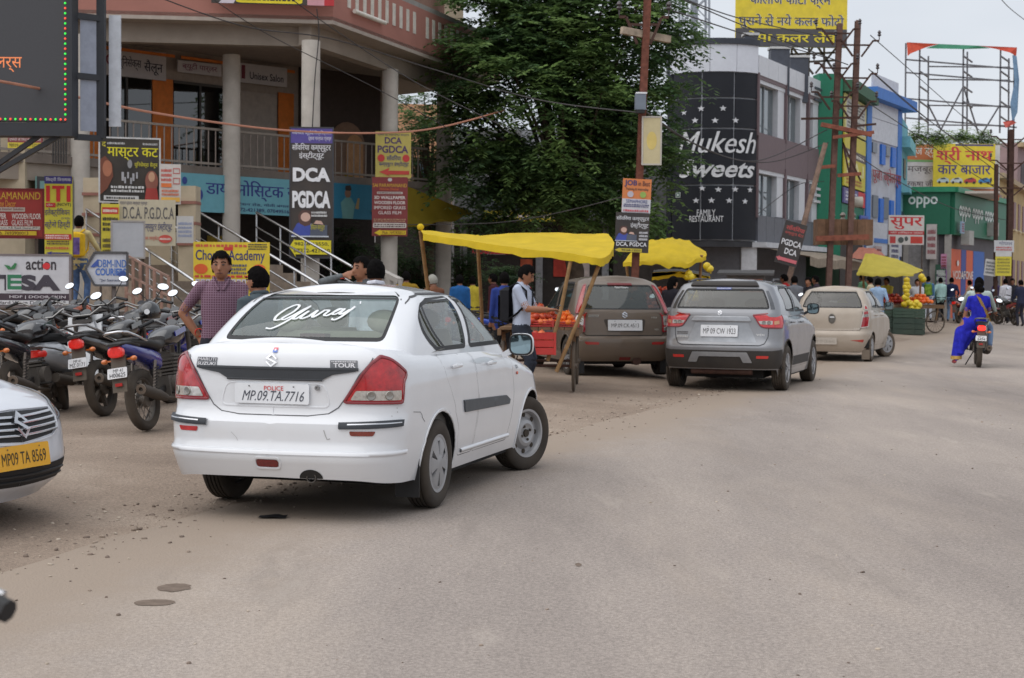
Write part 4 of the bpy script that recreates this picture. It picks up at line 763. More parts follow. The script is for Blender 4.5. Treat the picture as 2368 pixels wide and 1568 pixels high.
for lb, u0, u1, ya, yb, c_ in (('yellow banner under the tree on the market row', .9, 4.0, 515, 492, (196, 178, 40)), ('red shop strip under the tree on the market row', .55, 2.6, 590, 562, (206, 50, 66))):
	t2, A = W.signboard(lb, u0, u1, zz(ya), zz(yb), c_, 1.05); A.scrib(.1, .25, .9, .75, (230, 214, 206), 1); A.done()
# pale block seen between arcade and tree, and a green opp sign on it
a, b = P(740, 500, 55), P(1045, 500, 56); t, W, part = simple_building('salmon_block_building', 'salmon block glimpsed between the arcade columns', a, b, P(900, 235, 55).z, (214, 160, 122), 5); zz = lambda y: P(850, y, 55).z
for u in (.6, 2.0, 3.3): part('window', M((120, 150, 170), .4), u, u + .6, 0, .04, zz(420), zz(370))
part('shop_shade_sheet', DARKIN, 0, W.L, 0, .05, GRDZ, zz(520)); part('poster', M((200, 196, 196), .6, var=.2), .9, 1.9, .06, .09, zz(560), zz(525))
t2, A = board('shop_sign', 'square green phone sign hanging in the dark passage', (795, 516, 836, 568), 45, (20, 116, 84), .1, .05); A.text('oppo', .2, .38, 1.14, .68, (214, 226, 220), .01); A.done()
# ---- roof hoardings
def truss(mb, a, b, w): mb.beam(a, b, w)
def roof_board():
	Y = 57.5; t, A = board('roof_hoarding', 'yellow and black photo lab hoarding high on the sweet shop roof', (1702, -70, 1958, 108), Y, (232, 208, 44), .04, .12, cat='billboard')
	A.rect(0, 0, 1, .235, (74, 74, 80)).text('कोलाज फोटो फ्रेम', .13, .50, .85, .72, (226, 226, 226), .045).text('कोलाज फोटो फ्रेम', .13, .50, .85, .72, (70, 72, 90), .015).text('पुराने से नये कलर फोटो', .03, .235, .97, .42, (232, 232, 232), .045).text('पुराने से नये कलर फोटो', .03, .235, .97, .42, (66, 70, 86), .015).text('नेमा कलर लेब', .1, .06, .9, .2, (228, 208, 50), .03).rect(0, .75, 1, 1, (226, 206, 60)); A.done()
	k = 0
	for px0, py0, px1, py1 in [(1780, 105, 1775, 200), (1830, 105, 1830, 215), (1870, 105, 1868, 230), (1905, 105, 1905, 240), (1780, 128, 1930, 122), (1780, 148, 1930, 140), (1780, 108, 1830, 165), (1830, 108, 1780, 160), (1830, 108, 1880, 172), (1880, 108, 1838, 168), (1890, 108, 1935, 175), (1935, 108, 1885, 170)]:
		m = MB(); p, q = P(px0, py0, Y + .6), P(px1, py1, Y + .6); m.beam(p - t.location, q - t.location, .07); o = m.build('truss_member', M((86, 78, 74), .8), t); o.rotation_euler = (0, 0, -.04)
roof_board()
def scaffold():
	Y = 84.0; a = P(2094, 110, Y); t = thing('bare_billboard_frame', 'bare steel billboard frame with torn flex hanging from its edges', 'billboard', (a.x, a.y, P(2200, 300, Y).z)); O = t.location
	B = lambda x0, y0, x1, y1, d=0, w=.075, d2=None: (lambda m: (m.beam(P(x0, y0, Y + d) - O, P(x1, y1, Y + (d if d2 is None else d2)) - O, w), m.build('frame_bar', M((112, 112, 118), .6, .4), t)))(MB())
	for x, y0 in ((2094, 100), (2126, 115), (2227, 110), (2313, 112), (2345, 110)): B(x, y0, x - 2, 308)
	for x, y0 in ((2146, 130), (2236, 120), (2332, 135)): B(x, y0, x - 1, 310, 2.0)
	for y in (150, 180, 240, 285): B(2094, y - 12, 2350, y + 10); B(2146, y + 4, 2335, y + 6, 2.0, .07)
	for x in (2126, 2227, 2313):
		for y in (130, 165, 200, 235, 270): B(x, y, x + 20, y + 14, 0, .07, 2.0)
	B(2227, 200, 2170, 310, 2.0); B(2227, 200, 2262, 310, 2.0); B(2313, 240, 2270, 310, 2.0); B(2144, 240, 2175, 300, 2.0)
	def flag(name, pts, c):
		m = MB(); m.add([P(x, y, Y - .15 - .12 * (i % 2)) - O for i, (x, y) in enumerate(pts)], [tuple(range(len(pts)))]); m.add([P(x, y, Y - .12 - .12 * (i % 2)) - O for i, (x, y) in enumerate(pts)], [tuple(range(len(pts)))[::-1]]); m.build(name, M(c, .8, var=.15), t)
	flag('torn_flex', [(2096, 98), (2170, 102), (2140, 110), (2105, 124), (2098, 130)], (200, 80, 56)); flag('torn_flex', [(2170, 102), (2262, 106), (2290, 112), (2230, 114), (2140, 112)], (70, 140, 110)); flag('torn_flex', [(2262, 106), (2351, 110), (2349, 130), (2335, 122), (2300, 113)], (206, 84, 64)); flag('torn_flex', [(2340, 128), (2350, 130), (2356, 185), (2352, 260), (2340, 285), (2335, 240), (2345, 190)], (110, 140, 170)); flag('torn_flex', [(2318, 282), (2340, 278), (2350, 284), (2325, 296)], (190, 90, 80))
scaffold()
Yb = 72.0
t, A = board('roof_hoarding', 'white and orange hoarding above the phone shop, half hidden', (2084, 335, 2310, 462), Yb, (214, 208, 212), .06, .1, cat='billboard')
A.rect(0, .72, .5, 1, (190, 110, 70)).text('फार्ज ड्यूरा', .01, .76, .4, .93, (222, 216, 212), .015).rect(0, .68, .5, .72, (120, 170, 110)).text('मज़बूत', .06, .46, .34, .6, (110, 100, 104)).text('रक्षा जीवन', .06, .2, .42, .36, (110, 100, 104)).rect(.5, 0, 1, .2, (200, 104, 60)).text('07272-5424245', .38, .04, .92, .15, (226, 214, 206), .01).rect(.95, .2, 1, 1, (206, 206, 206)); A.done()
t, A = board('roof_hoarding', 'bright yellow car bazaar hoarding with four painted cars', (2158, 333, 2300, 432), Yb - .5, (230, 206, 46), .04, .06, cat='billboard')
A.rect(.35, .95, .97, .99, (70, 66, 120)).text('श्री नाथ', .05, .52, .95, .93, (206, 60, 66), .03).text('कार बाजार', .07, .29, .93, .5, (54, 46, 130), .025)
for u, c in ((.16, (190, 206, 212)), (.38, (200, 206, 210)), (.6, (190, 60, 70)), (.83, (60, 130, 190))): A.poly([(u - .1, .1), (u - .1, .15), (u - .06, .19), (u + .03, .22), (u + .09, .18), (u + .1, .1)], c).poly([(u - .05, .17), (u - .03, .2), (u + .02, .21), (u + .05, .175)], (60, 66, 80)).ell(u - .06, .1, .022, .03, (40, 40, 44), 10).ell(u + .06, .1, .022, .03, (40, 40, 44), 10)
A.done()
# ---- lattice telecom mast
def mast():
	Y = 92.0; c = P(1604, 90, Y); t = thing('telecom_mast', 'grey lattice telecom mast rising behind the sweet shop', 'mast', (c.x, c.y, GRDZ)); O = t.location; zb, zt = 6, P(1604, -60, Y).z; hw = 34 * mpp(Y)
	gm = M((150, 156, 166), .5, .3); gs = 6
	def leg(sx, sy):
		m = MB(); m.beam((sx * hw * 1.15, sy * hw, 0), (sx * hw * .85, sy * hw, zt), .12); m.build('mast_leg', gm, t)
	for sx in (-1, 1):
		for sy in (-1, 1): leg(sx, sy)
	m = MB(); m.tube([(hw * .0, 0, 0), (0, 0, zt)], .22, 10); m.build('cable_tube', gm, t); z = zb
	while z < zt:
		for sy in (-1, 1):
			for s_ in (-1, 1): m = MB(); m.beam((s_ * hw, sy * hw, z), (-s_ * hw, sy * hw, z + 1.7), .06); m.build('brace', gm, t)
		m = MB(); m.beam((-hw, -hw, z), (hw, -hw, z), .06); m.build('brace', gm, t); z += 1.7
	for s_ in (-.9, -.4): m = MB(); m.beam((s_, -.3, 0), (s_, -.3, zt), .05); m.build('ladder_rail', gm, t)
mast()
# ---- plants and clutter on the phone shop roof
# ================================================================ TREES, POLES, WIRES
def leafmat(c, k):
	m = bpy.data.materials.new('leaf'); m.use_nodes = True; t = m.node_tree; b = t.nodes['Principled BSDF']; n = t.nodes.new; l = t.links.new
	b.inputs['Roughness'].default_value = .55; b.inputs['Specular IOR Level'].default_value = .3
	co = n('ShaderNodeTexCoord'); z = n('ShaderNodeTexNoise'); z.inputs['Scale'].default_value = k; z.inputs['Detail'].default_value = 4; l(co.outputs['Object'], z.inputs['Vector'])
	r = n('ShaderNodeValToRGB'); e = r.color_ramp.elements; e[0].position = .32; e[1].position = .7; e[0].color = L3([v * .72 for v in c]); e[1].color = L3([min(255, v * 1.18) for v in c]); l(z.outputs['Fac'], r.inputs[0]); l(r.outputs[0], b.inputs['Base Color'])
	tr = n('ShaderNodeBsdfTranslucent'); l(r.outputs[0], tr.inputs[0]); mx = n('ShaderNodeMixShader'); mx.inputs[0].default_value = .48; l(b.outputs[0], mx.inputs[1]); l(tr.outputs[0], mx.inputs[2]); l(mx.outputs[0], t.nodes['Material Output'].inputs[0]); return m
LEAF = [leafmat((98, 124, 76), 1.1), leafmat((120, 146, 86), 1.4), leafmat((84, 110, 74), 1.2), leafmat((142, 160, 96), 1.2)]
BARK = M((88, 74, 62), .95, var=.3, scale=7, bump=.5)
def frond(mb, p, d, r, L, n, lw):
	"""one drooping compound leaf: leaflets in pairs on a bending stalk"""
	d = d.normalized(); side = d.cross(Vector((0, 0, 1))); side = side.normalized() if side.length > .1 else Vector((1, 0, 0))
	for i in range(n):
		u = (i + .6) / n; c = p + d * (L * u) + Vector((0, 0, -.45 * L * u * u)); q = lw * (1 - .45 * u) * r.uniform(.8, 1.2); dd = (d + Vector((0, 0, -.9 * u))).normalized()
		for s in (-1, 1):
			o = (side * s + dd * .55 + Vector((0, 0, r.uniform(-.5, .15)))).normalized(); w = o.cross(Vector((r.uniform(-.3, .3), r.uniform(-.3, .3), 1))).normalized() * q * .24; e = c + o * q
			mb.add([c, c + o * q * .45 + w, e, c + o * q * .45 - w], [(0, 1, 2, 3)])
def tree(name, label, base, lobes, nclump, seed, mats=(0, 0, 1, 2), fl=.55, fn=5, lw=.2, per=9, trunk=True, group=None, skip=None, cat='tree', tips=.5, sp=.12):
	r = random.Random(seed); t = thing(name, label, cat, base, 0, group); O = Vector(base); mb = MB(); tw = MB(); cl = []
	vol = [a[1][0] * a[1][1] * a[1][2] for a in lobes]; tot = sum(vol)
	for (c, rad), v in zip(lobes, vol):
		for i in range(max(1, int(nclump * v / tot))):
			while 1:
				u = Vector((r.uniform(-1, 1), r.uniform(-1, 1), r.uniform(-1, 1)))
				if .1 < u.length < 1: break
			u = u.normalized() * (tips + (1 - tips) * r.random()) * (1 + .22 * noise.noise(u.normalized() * 2.2 + Vector((seed, c[0], 0))))
			p = Vector(c) + Vector((u.x * rad[0], u.y * rad[1], u.z * rad[2])); p.z = max(p.z, O.z + .3)
			if skip and skip(p): continue
			cl.append((p, u))
	for p, u in cl:
		mb.mi = r.choice(range(len(mats))); k = 1 + .4 * (r.random() - .3)
		for j in range(per):
			a = r.uniform(0, 2 * pi); d = (Vector((math.cos(a), math.sin(a), r.uniform(-.25, .55))) + u * .7)
			frond(mb, p - O + Vector((r.gauss(0, sp), r.gauss(0, sp), r.gauss(0, sp * .55))), d, r, fl * k * r.uniform(.7, 1.2), fn, lw)
	mb.build('crown', [LEAF[i] for i in mats], t)
	if trunk:
		top = Vector(lobes[0][0]) - O; m = MB(); h = top.z; r0 = .05 * h
		pts = [Vector((0, 0, -.2)), Vector((.05 * h * .2, 0, h * .3)), top * .62 + Vector((.1, .1, 0)), top]
		m.tube(pts, [r0 * 1.25, r0 * .8, r0 * .5, r0 * .2], 10)
		for p, u in r.sample(cl, min(len(cl), 34)):
			a = pts[1] + (pts[2] - pts[1]) * r.random(); b = p - O; mid = a + (b - a) * .5 + Vector((0, 0, .12 * (b - a).length)); m.tube([a, mid, b], [r0 * .34, r0 * .18, r0 * .06], 6)
		m.build('trunk', BARK, t, 60)
	return t
def at(x, y, Y): return tuple(P(x, y, Y))
b = P(1325, 640, 42.2)
tree('neem_tree', 'large dense green neem tree filling the middle of the street', (b.x, b.y, gz(b.x, b.y)),
	 [(at(1255, 250, 41.3), (2.3, 2.2, 2.9)), (at(1400, 90, 42), (2.0, 2.1, 2.6)), (at(1120, 130, 41.3), (1.05, 1.5, 2.3)), (at(1462, 300, 42.3), (1.0, 1.4, 2.0)), (at(1145, 395, 41.0), (1.15, 1.3, 1.3)), (at(1440, 400, 41.6), (1.4, 1.4, 1.5)), (at(1290, 420, 40.8), (1.5, 1.3, 1.1)), (at(1300, 20, 42), (1.9, 2, 2)), (at(1515, 200, 42.6), (.5, .8, .8))], 560, 11, fl=.6, per=17, tips=.66, lw=.25, sp=.27)
b = P(985, 640, 50); tree('dark_tree', 'dark tree showing between the arcade columns', (b.x, b.y, gz(b.x, b.y)), [(at(990, 400, 50), (1.1, 1.5, 2.3)), (at(960, 280, 51), (.8, 1, 1))], 130, 5, mats=(2, 2, 0), fl=.6)
for i, (px, py, Y, rx, rz, lb) in enumerate(((960, 610, 46, .95, .75, 'round dark shrub behind the third column'), (1070, 600, 46, .75, .85, 'dark shrub right of the last column'), (800, 585, 43, .4, .7, 'small shrub by the hanging green sign'), (880, 600, 47.5, .6, .6, 'low shrub behind the men at the white car'), (1180, 640, 47, .7, .4, 'low shrub below the yellow cart awning'))):
	c = P(px, py, Y); tree('shrub', lb, (c.x, c.y, gz(c.x, c.y)), [(tuple(c), (rx, rx, rz)), ((c.x, c.y, c.z - .5), (rx * .8, rx * .8, rz * .6))], 60, 40 + i, mats=(2, 0, 2), fl=.32, fn=4, lw=.13, per=9, cat='shrub', group='shrubs behind the columns', tips=.2)
for i, (px, py, Y, rx, rz, lb) in enumerate(((2120, 315, 70, .7, .5, 'brownish potted bush on the phone shop roof'), (2165, 322, 70, .5, .4, 'yellow green bush on the phone shop roof'), (2220, 318, 74, .8, .4, 'green bush under the bare frame'), (2275, 318, 74, .8, .4, 'green bush right of the frame on the roof'))):
	c = P(px, py, Y); tree('roof_shrub', lb, (c.x, c.y, c.z - rz), [(tuple(c), (rx, rx, rz))], 34, 60 + i, mats=(1, 3, 0), fl=.4, fn=4, lw=.16, per=7, trunk=False, cat='shrub', tips=.1)
b = P(2395, 640, 100); tree('far_tree', 'far green tree at the right edge of the street', (b.x, b.y, .2), [(at(2385, 390, 100), (2.2, 2, 1.8))], 90, 77, fl=.9, lw=.35, per=7)
# ---------------------------------------------------------------- poles
def ibeam(mb, a, b, w, d):
	a, b = Vector(a), Vector(b); ax_ = (b - a).normalized(); x = Vector((1, 0, 0)); x = (x - ax_ * x.dot(ax_)).normalized(); y = ax_.cross(x)
	for s in (-1, 1): mb.beam(a + y * s * d / 2, b + y * s * d / 2, w, .016, up=y)
	mb.beam(a, b, .014, d, up=y)
def insulator(t, p, O):
	m = MB(); m.tube([p, p + Vector((0, 0, .12))], .015, 6); m.lathe([(.03, .1), (.06, .13), (.03, .17), (.055, .2), (.03, .25), (.001, .27)], p, 'z', 10); m.xf(Matrix.Translation(-O)); m.build('insulator', M((70, 62, 64), .3), t, 50)
def vbracket(t, c, w, h, O, mat=DARKRUST, bar=True, Yd=0):
	"""V shaped steel bracket with an insulator on each tip"""
	for s in (-1, 1):
		m = MB(); a = c + Vector((s * .12, -.08, 0)); b = c + Vector((s * w * .72, -.08, h)); e = c + Vector((s * w, -.08, h)); m.beam(a, b, .05); m.beam(b, e, .05); m.xf(Matrix.Translation(-O)); m.build('bracket_arm', mat, t); insulator(t, e + Vector((0, 0, .03)), O)
	if bar: m = MB(); m.beam(c + Vector((-w * .55, -.08, h * .72)), c + Vector((w * .55, -.08, h * .72)), .045); m.xf(Matrix.Translation(-O)); m.build('bracket_bar', mat, t)
Y = 30.0; a, b = P(1498, -30, Y), P(1460, 668, Y); g = gz(b.x, b.y); t = thing('rusty_utility_pole', 'rusty steel utility pole in front of the tree with a pale panel', 'pole', (b.x, b.y, g)); O = Vector((b.x, b.y, g))
m = MB(); ibeam(m, (b.x, b.y, g - .1), a, .13, .2); m.xf(Matrix.Translation(-O)); m.build('mast', RUST, t)
vbracket(t, P(1487, 104, Y), .46, .5, O); m = MB(); p, q = P(1437, 70, Y - .2), P(1548, 92, Y + .25); m.beam(p - O, q - O, .1, .13); m.build('wooden_crossarm', M((166, 150, 132), .9, var=.3), t)
m = MB(); c = P(1480, 237, Y - .25); m.box(c - O, (.2, .18, .28)); jb = m.build('junction_box', M((118, 126, 138), .5, .3), t)
m = MB(); m.box(c - O + Vector((.02, .05, .17)), (.2, .2, .03)); m.build('box_strap', WHITE, t); m = MB(); m.box(c - O - Vector((0, 0, .17)), (.16, .16, .06)); m.build('cable_gland', BLACK, t)
t2, A = board('tin_signboard', 'blank cream tin board fixed to the rusty utility pole', (1487, 273, 1526, 378), Y - .2, (206, 192, 150), -.05, .03, frame=(186, 180, 170)); A.ell(.5, .5, .3, .2, (214, 190, 110)); A.done()
t2, A = board('pole_sign', 'orange and white JOB training sign on the rusty utility pole', (1437, 414, 1503, 494), Y - .28, (222, 130, 70), .03, .02, tilt=.04)
A.rect(0, 0, 1, .42, (206, 206, 212)).text('JOB', .06, .76, .5, .96, (60, 56, 110), .03).text('in Best', .54, .8, .95, .94, (90, 50, 50)).text('Training & Internship', .1, .65, .9, .74, (60, 56, 60)).ell(.28, .55, .11, .09, (196, 190, 200)).ell(.72, .55, .11, .09, (150, 180, 90)).text('SEMAPHORE', .14, .3, .88, .4, (70, 80, 140), .015).scrib(.06, .18, .94, .28, (70, 70, 120), 2).scrib(.06, .04, .94, .13, (206, 90, 100)); A.done()
t2, A = board('pole_sign', 'black computer institute sign with a girl below the orange one', (1421, 492, 1499, 584), Y - .33, (34, 32, 38), .05, .02, tilt=.03)
A.text('सॉंवरिया कम्प्यूटर', .02, .78, .98, .92, (224, 224, 228), .015).text('इंस्टीट्यूट', .44, .6, .97, .76, (224, 224, 228), .015); girl(A, .0, .28, .66, .38); A.scrib(.7, .3, .96, .55, (200, 200, 204), 3); A.text('DCA, PGDCA', .04, .14, .94, .26, (232, 232, 236), .02).poly([(.0, .055), (.14, .11), (.14, .1), (.8, .1), (.8, .01), (.14, .01), (.14, 0)], (206, 186, 60)).text('98268-13550', .2, .03, .76, .085, (40, 40, 40)); A.done()
# twin rusty poles with the transformer platform
Y = 46.0
def twin(top, bot, label, arms):
	a, b = P(*top, Y), P(*bot, Y); g = gz(b.x, b.y); t = thing('transformer_pole', label, 'pole', (b.x, b.y, g)); O = Vector((b.x, b.y, g)); m = MB(); ibeam(m, (b.x, b.y, g - .1), a, .15, .17); m.xf(Matrix.Translation(-O)); m.build('mast', M((112, 84, 75), .85, .1, var=.35, scale=5), t)
	for px, py, w, h in arms: vbracket(t, P(px, py, Y - .2), w, h, O)
	return t, O
t1, O1 = twin((1941, 55), (1912, 668), 'left of the twin rusty poles, with three forked brackets', ((1935, 105, .62, .45), (1930, 185, .62, .45), (1927, 255, .66, .5)))
t2, O2 = twin((1983, 48), (1958, 668), 'right of the twin rusty poles, slightly taller against the sky', ((1980, 132, .62, .45), (1976, 208, .62, .45), (1972, 276, .64, .5)))
ORB = M((140, 82, 64), .85, var=.3)
for px0, py0, px1, py1, w, T, O_ in ((1898, 288, 2015, 312, .16, t1, O1), (1925, 318, 2020, 306, .12, t2, O2), (1890, 388, 1930, 384, .13, t1, O1), (1936, 406, 1990, 402, .13, t2, O2), (1886, 552, 2008, 548, .2, t1, O1), (1852, 275, 1985, 272, .08, t1, O1), (1975, 292, 2025, 287, .08, t2, O2), (1965, 410, 1948, 330, .06, t2, O2), (1948, 330, 1990, 420, .06, t2, O2)):
	m = MB(); m.beam(P(px0, py0, Y - .3) - O_, P(px1, py1, Y - .3) - O_, w * .75); m.build('platform_beam', ORB if w > .1 else DARKRUST, T)
tr = P(1950, 540, Y + .35); t = thing('transformer', 'brown boarded transformer box on the twin pole platform', 'transformer', (tr.x, tr.y, tr.z - .35)); BR = M((124, 94, 72), .9, var=.3, scale=3)
for k in range(7): m = MB(); m.box((-.68 + .225 * k, -.25, .38), (.215, .05, .74)); m.build('board', BR, t)
for s_ in (-1, 1): m = MB(); m.box((s_ * .77, .1, .38), (.05, .7, .74)); m.build('side_board', BR, t)
m = MB(); m.box((0, .15, .36), (1.3, .6, .6)); m.build('tank', M((90, 76, 66), .7), t)
for k in range(3): m = MB(); m.lathe([(.05, .7), (.09, .76), (.05, .82), (.09, .88), (.05, .95), (.001, .97)], (-.3 + .3 * k, .15, 0), 'z', 10); m.build('bushing', M((150, 140, 130), .4), t, 50)
m = MB(); m.tube([(.15, -.1, 1.25), (.5, -.1, 1.25)], .16, 14); m.build('oil_drum', M((176, 170, 158), .6), t, 40)
b = P(1928, 660, Y - .8); m = MB(); m.lathe([(.36, 0), (.38, .02), (.38, .95), (.36, .97)], axis='z', n=24, cap=True); tb = thing('concrete_ring', 'white speckled concrete ring at the foot of the twin poles', 'ring', (b.x, b.y, gz(b.x, b.y))); m.build('drum', M((206, 200, 192), .9, var=.3, scale=7), tb, 40)
# leaning timber strut with the black PGDCA board
a, b = P(1908, 332, 44), P(1786, 655, 43); g = gz(b.x, b.y); t = thing('leaning_pole', 'grey brown pole leaning against the twin poles', 'pole', (b.x, b.y, g)); m = MB(); m.tube([Vector((0, 0, -.1)), a - Vector((b.x, b.y, g))], [.085, .07], 10); m.build('shaft', M((136, 112, 98), .9, var=.3), t, 40)
t2, A = board('pole_sign', 'black tilted PGDCA DCA board with pink arrow on the leaning pole', (1790, 512, 1842, 612), 42.6, (36, 36, 42), .05, .03, tilt=.26)
A.text('सॉंवरिया', .1, .8, .94, .92, (206, 84, 84), .02).text('कम्प्यूटर सेंटर', .1, .68, .94, .78, (200, 90, 84)).text('PGDCA', .06, .44, .96, .58, (226, 226, 230), .03).text('DCA', .3, .24, .86, .38, (226, 226, 230), .03).poly([(.0, .12), (.16, .17), (.16, .15), (.95, .15), (.95, .07), (.16, .07), (.16, .05)], (216, 110, 120)); A.done()
# far pole on the right
Y = 64.0; a, b = P(2337, 300, Y), P(2331, 700, Y); t = thing('far_utility_pole', 'dark far pole with stacked crossarms near the right edge', 'pole', (b.x, b.y, .4)); O = Vector((b.x, b.y, .4)); m = MB(); ibeam(m, (b.x, b.y, 0), a, .2, .26); m.xf(Matrix.Translation(-O)); m.build('mast', DARKRUST, t)
for y in (340, 395, 452): vbracket(t, P(2335, y, Y - .2), .8, .4, O)
a, b = P(2303, 380, Y - 1), P(2301, 700, Y - 1); t = thing('thin_pole', 'thin dark pole left of the far crossarm pole', 'pole', (b.x, b.y, .4)); m = MB(); m.tube([(0, 0, -.1), a - Vector((b.x, b.y, .4))], .09, 8); m.build('shaft', DARKRUST, t)
t2, A = board('pole_sign', 'white and blue small plate on the far pole', (2298, 556, 2344, 583), Y - 1.3, (204, 206, 210), .02, .03); A.text('गोपाल', .25, .6, .9, .95, (90, 96, 130), .01).scrib(.1, .1, .9, .5, (190, 90, 90), 2); A.done()
t2, A = board('pole_sign', 'yellow printed sheet below the plate on the far pole', (2301, 582, 2338, 638), Y - 1.3, (222, 208, 60), .02, .03); A.rect(0, .8, 1, 1, (206, 206, 206)).scrib(.1, .1, .9, .75, (150, 140, 60), 5); A.done()
t2, A = board('pole_sign', 'tilted white sheet left of the yellow one on the far pole', (2274, 600, 2302, 638), Y - 1.2, (204, 204, 204), .1, .02, tilt=.12); A.scrib(.1, .1, .8, .9, (90, 96, 100), 4); A.done()
# ---------------------------------------------------------------- cables
def cable(label, pts, r, c=(60, 56, 56), name='cable', sag=0, group='overhead cables'):
	Q = [P(*p) for p in pts]; o = []; n = len(Q)
	for i in range(n - 1):
		p0, p1, p2, p3 = [Q[max(0, min(n - 1, i + k))] for k in (-1, 0, 1, 2)]
		for k in range(12):
			u = k / 12; q = .5 * (2 * p1 + (p2 - p0) * u + (2 * p0 - 5 * p1 + 4 * p2 - p3) * u ** 2 + (3 * p1 - p0 - 3 * p2 + p3) * u ** 3); q.z -= sag * 4 * u * (1 - u); o.append(q)
	o.append(Q[-1]); O = o[len(o) // 2].copy(); m = MB(); m.tube([q - O for q in o], r, 6); tag(m.build(name, M(c, .7, var=.1), None, 60, loc=O), label, 'cable', group)
cable('orange brown cable slung across the arcade front', ((-20, 185, 22), (90, 205, 24), (360, 262, 28), (640, 300, 32), (860, 308, 34), (1010, 296, 36), (1165, 256, 40)), .022, (196, 136, 112), group=None)
cable('black wire crossing the pink parapet down to the right', ((330, -20, 30), (560, 60, 31.5), (765, 90, 33), (1000, 160, 34), (1240, 230, 34), (1487, 262, 30)), .012)
cable('second black wire from the parapet to the tree', ((650, -20, 31), (760, 60, 32), (960, 190, 33), (1180, 300, 33)), .01)
cable('vertical grey wire down the corner column', ((732, 20, 34.1), (737, 80, 34.3), (728, 180, 34.4), (722, 296, 34.4)), .012)
cable('sloping grey service wire across the arcade right wing', ((480, -10, 30), (620, 80, 33), (870, 205, 34.5), (1040, 300, 36)), .009)
for k, (lb, pts) in enumerate((('upper wire from the rusty pole to the twin poles', ((1490, -40, 30), (1700, 40, 38), (1905, 85, 46))), ('second wire from the rusty pole to the twin poles', ((1555, 25, 30), (1740, 85, 38), (1915, 135, 46))), ('lower wire from the rusty pole across the black shop corner', ((1480, 250, 30), (1600, 330, 36), (1750, 372, 42), (1912, 300, 46))), ('slack wire past the sweet shop windows', ((1480, 250, 30), (1640, 350, 38), (1780, 375, 43), (1915, 330, 46))), ('wire from the rusty pole top over the roof blocks', ((1515, -30, 30), (1720, 60, 40), (1960, 150, 46))), ('wire from the twin poles down to the phone shop', ((1970, 350, 46), (2060, 410, 52), (2200, 480, 60), (2330, 510, 64))),
							  ('uppermost wire running right from the twin poles', ((2012, 82, 46), (2090, 150, 56), (2250, 290, 70), (2330, 345, 64))), ('second wire running right from the twin poles', ((2008, 160, 46), (2110, 250, 56), (2220, 330, 62), (2325, 395, 64))), ('third wire running right from the twin poles', ((2002, 235, 46), (2100, 300, 55), (2200, 370, 60), (2325, 450, 64))), ('thin wire past the bare billboard frame', ((2015, 165, 46), (2150, 280, 58), (2335, 420, 64))), ('thin wire entering from the top right', ((2300, -20, 50), (2335, 20, 58), (2400, 70, 70))),
							  ('wire from the twin poles to the green building', ((1905, 420, 46), (1840, 430, 50), (1745, 500, 50))), ('low grey rope strung under the tree to the pole', ((940, 520, 36), (1150, 515, 34), (1300, 490, 32), (1460, 450, 30))))):
	cable(lb, pts, .014 if k < 11 else .01)
# ================================================================ CARS
def pch(pts):
	"""smooth monotone curve through points, tabulated"""
	pts = sorted(pts); xs = [p[0] for p in pts]; ys = [p[1] for p in pts]; n = len(xs)
	if n == 1: return lambda x: ys[0]
	d = [(ys[i + 1] - ys[i]) / (xs[i + 1] - xs[i]) for i in range(n - 1)]
	m = [d[0]] + [0 if d[i - 1] * d[i] <= 0 else 2 * d[i - 1] * d[i] / (d[i - 1] + d[i]) for i in range(1, n - 1)] + [d[-1]]
	K = 240; lo, hi = xs[0], xs[-1]; tab = []; j = 0
	for i in range(K + 1):
		x = lo + (hi - lo) * i / K
		while j < n - 2 and x > xs[j + 1]: j += 1
		h = xs[j + 1] - xs[j]; t = (x - xs[j]) / h
		tab.append((2*t**3 - 3*t*t + 1) * ys[j] + (t**3 - 2*t*t + t) * h * m[j] + (-2*t**3 + 3*t*t) * ys[j + 1] + (t**3 - t*t) * h * m[j + 1])
	tab.append(tab[-1])
	def f(x):
		q = (x - lo) / (hi - lo) * K
		if q <= 0: return tab[0]
		if q >= K: return tab[K]
		i = int(q); return tab[i] + (tab[i + 1] - tab[i]) * (q - i)
	return f
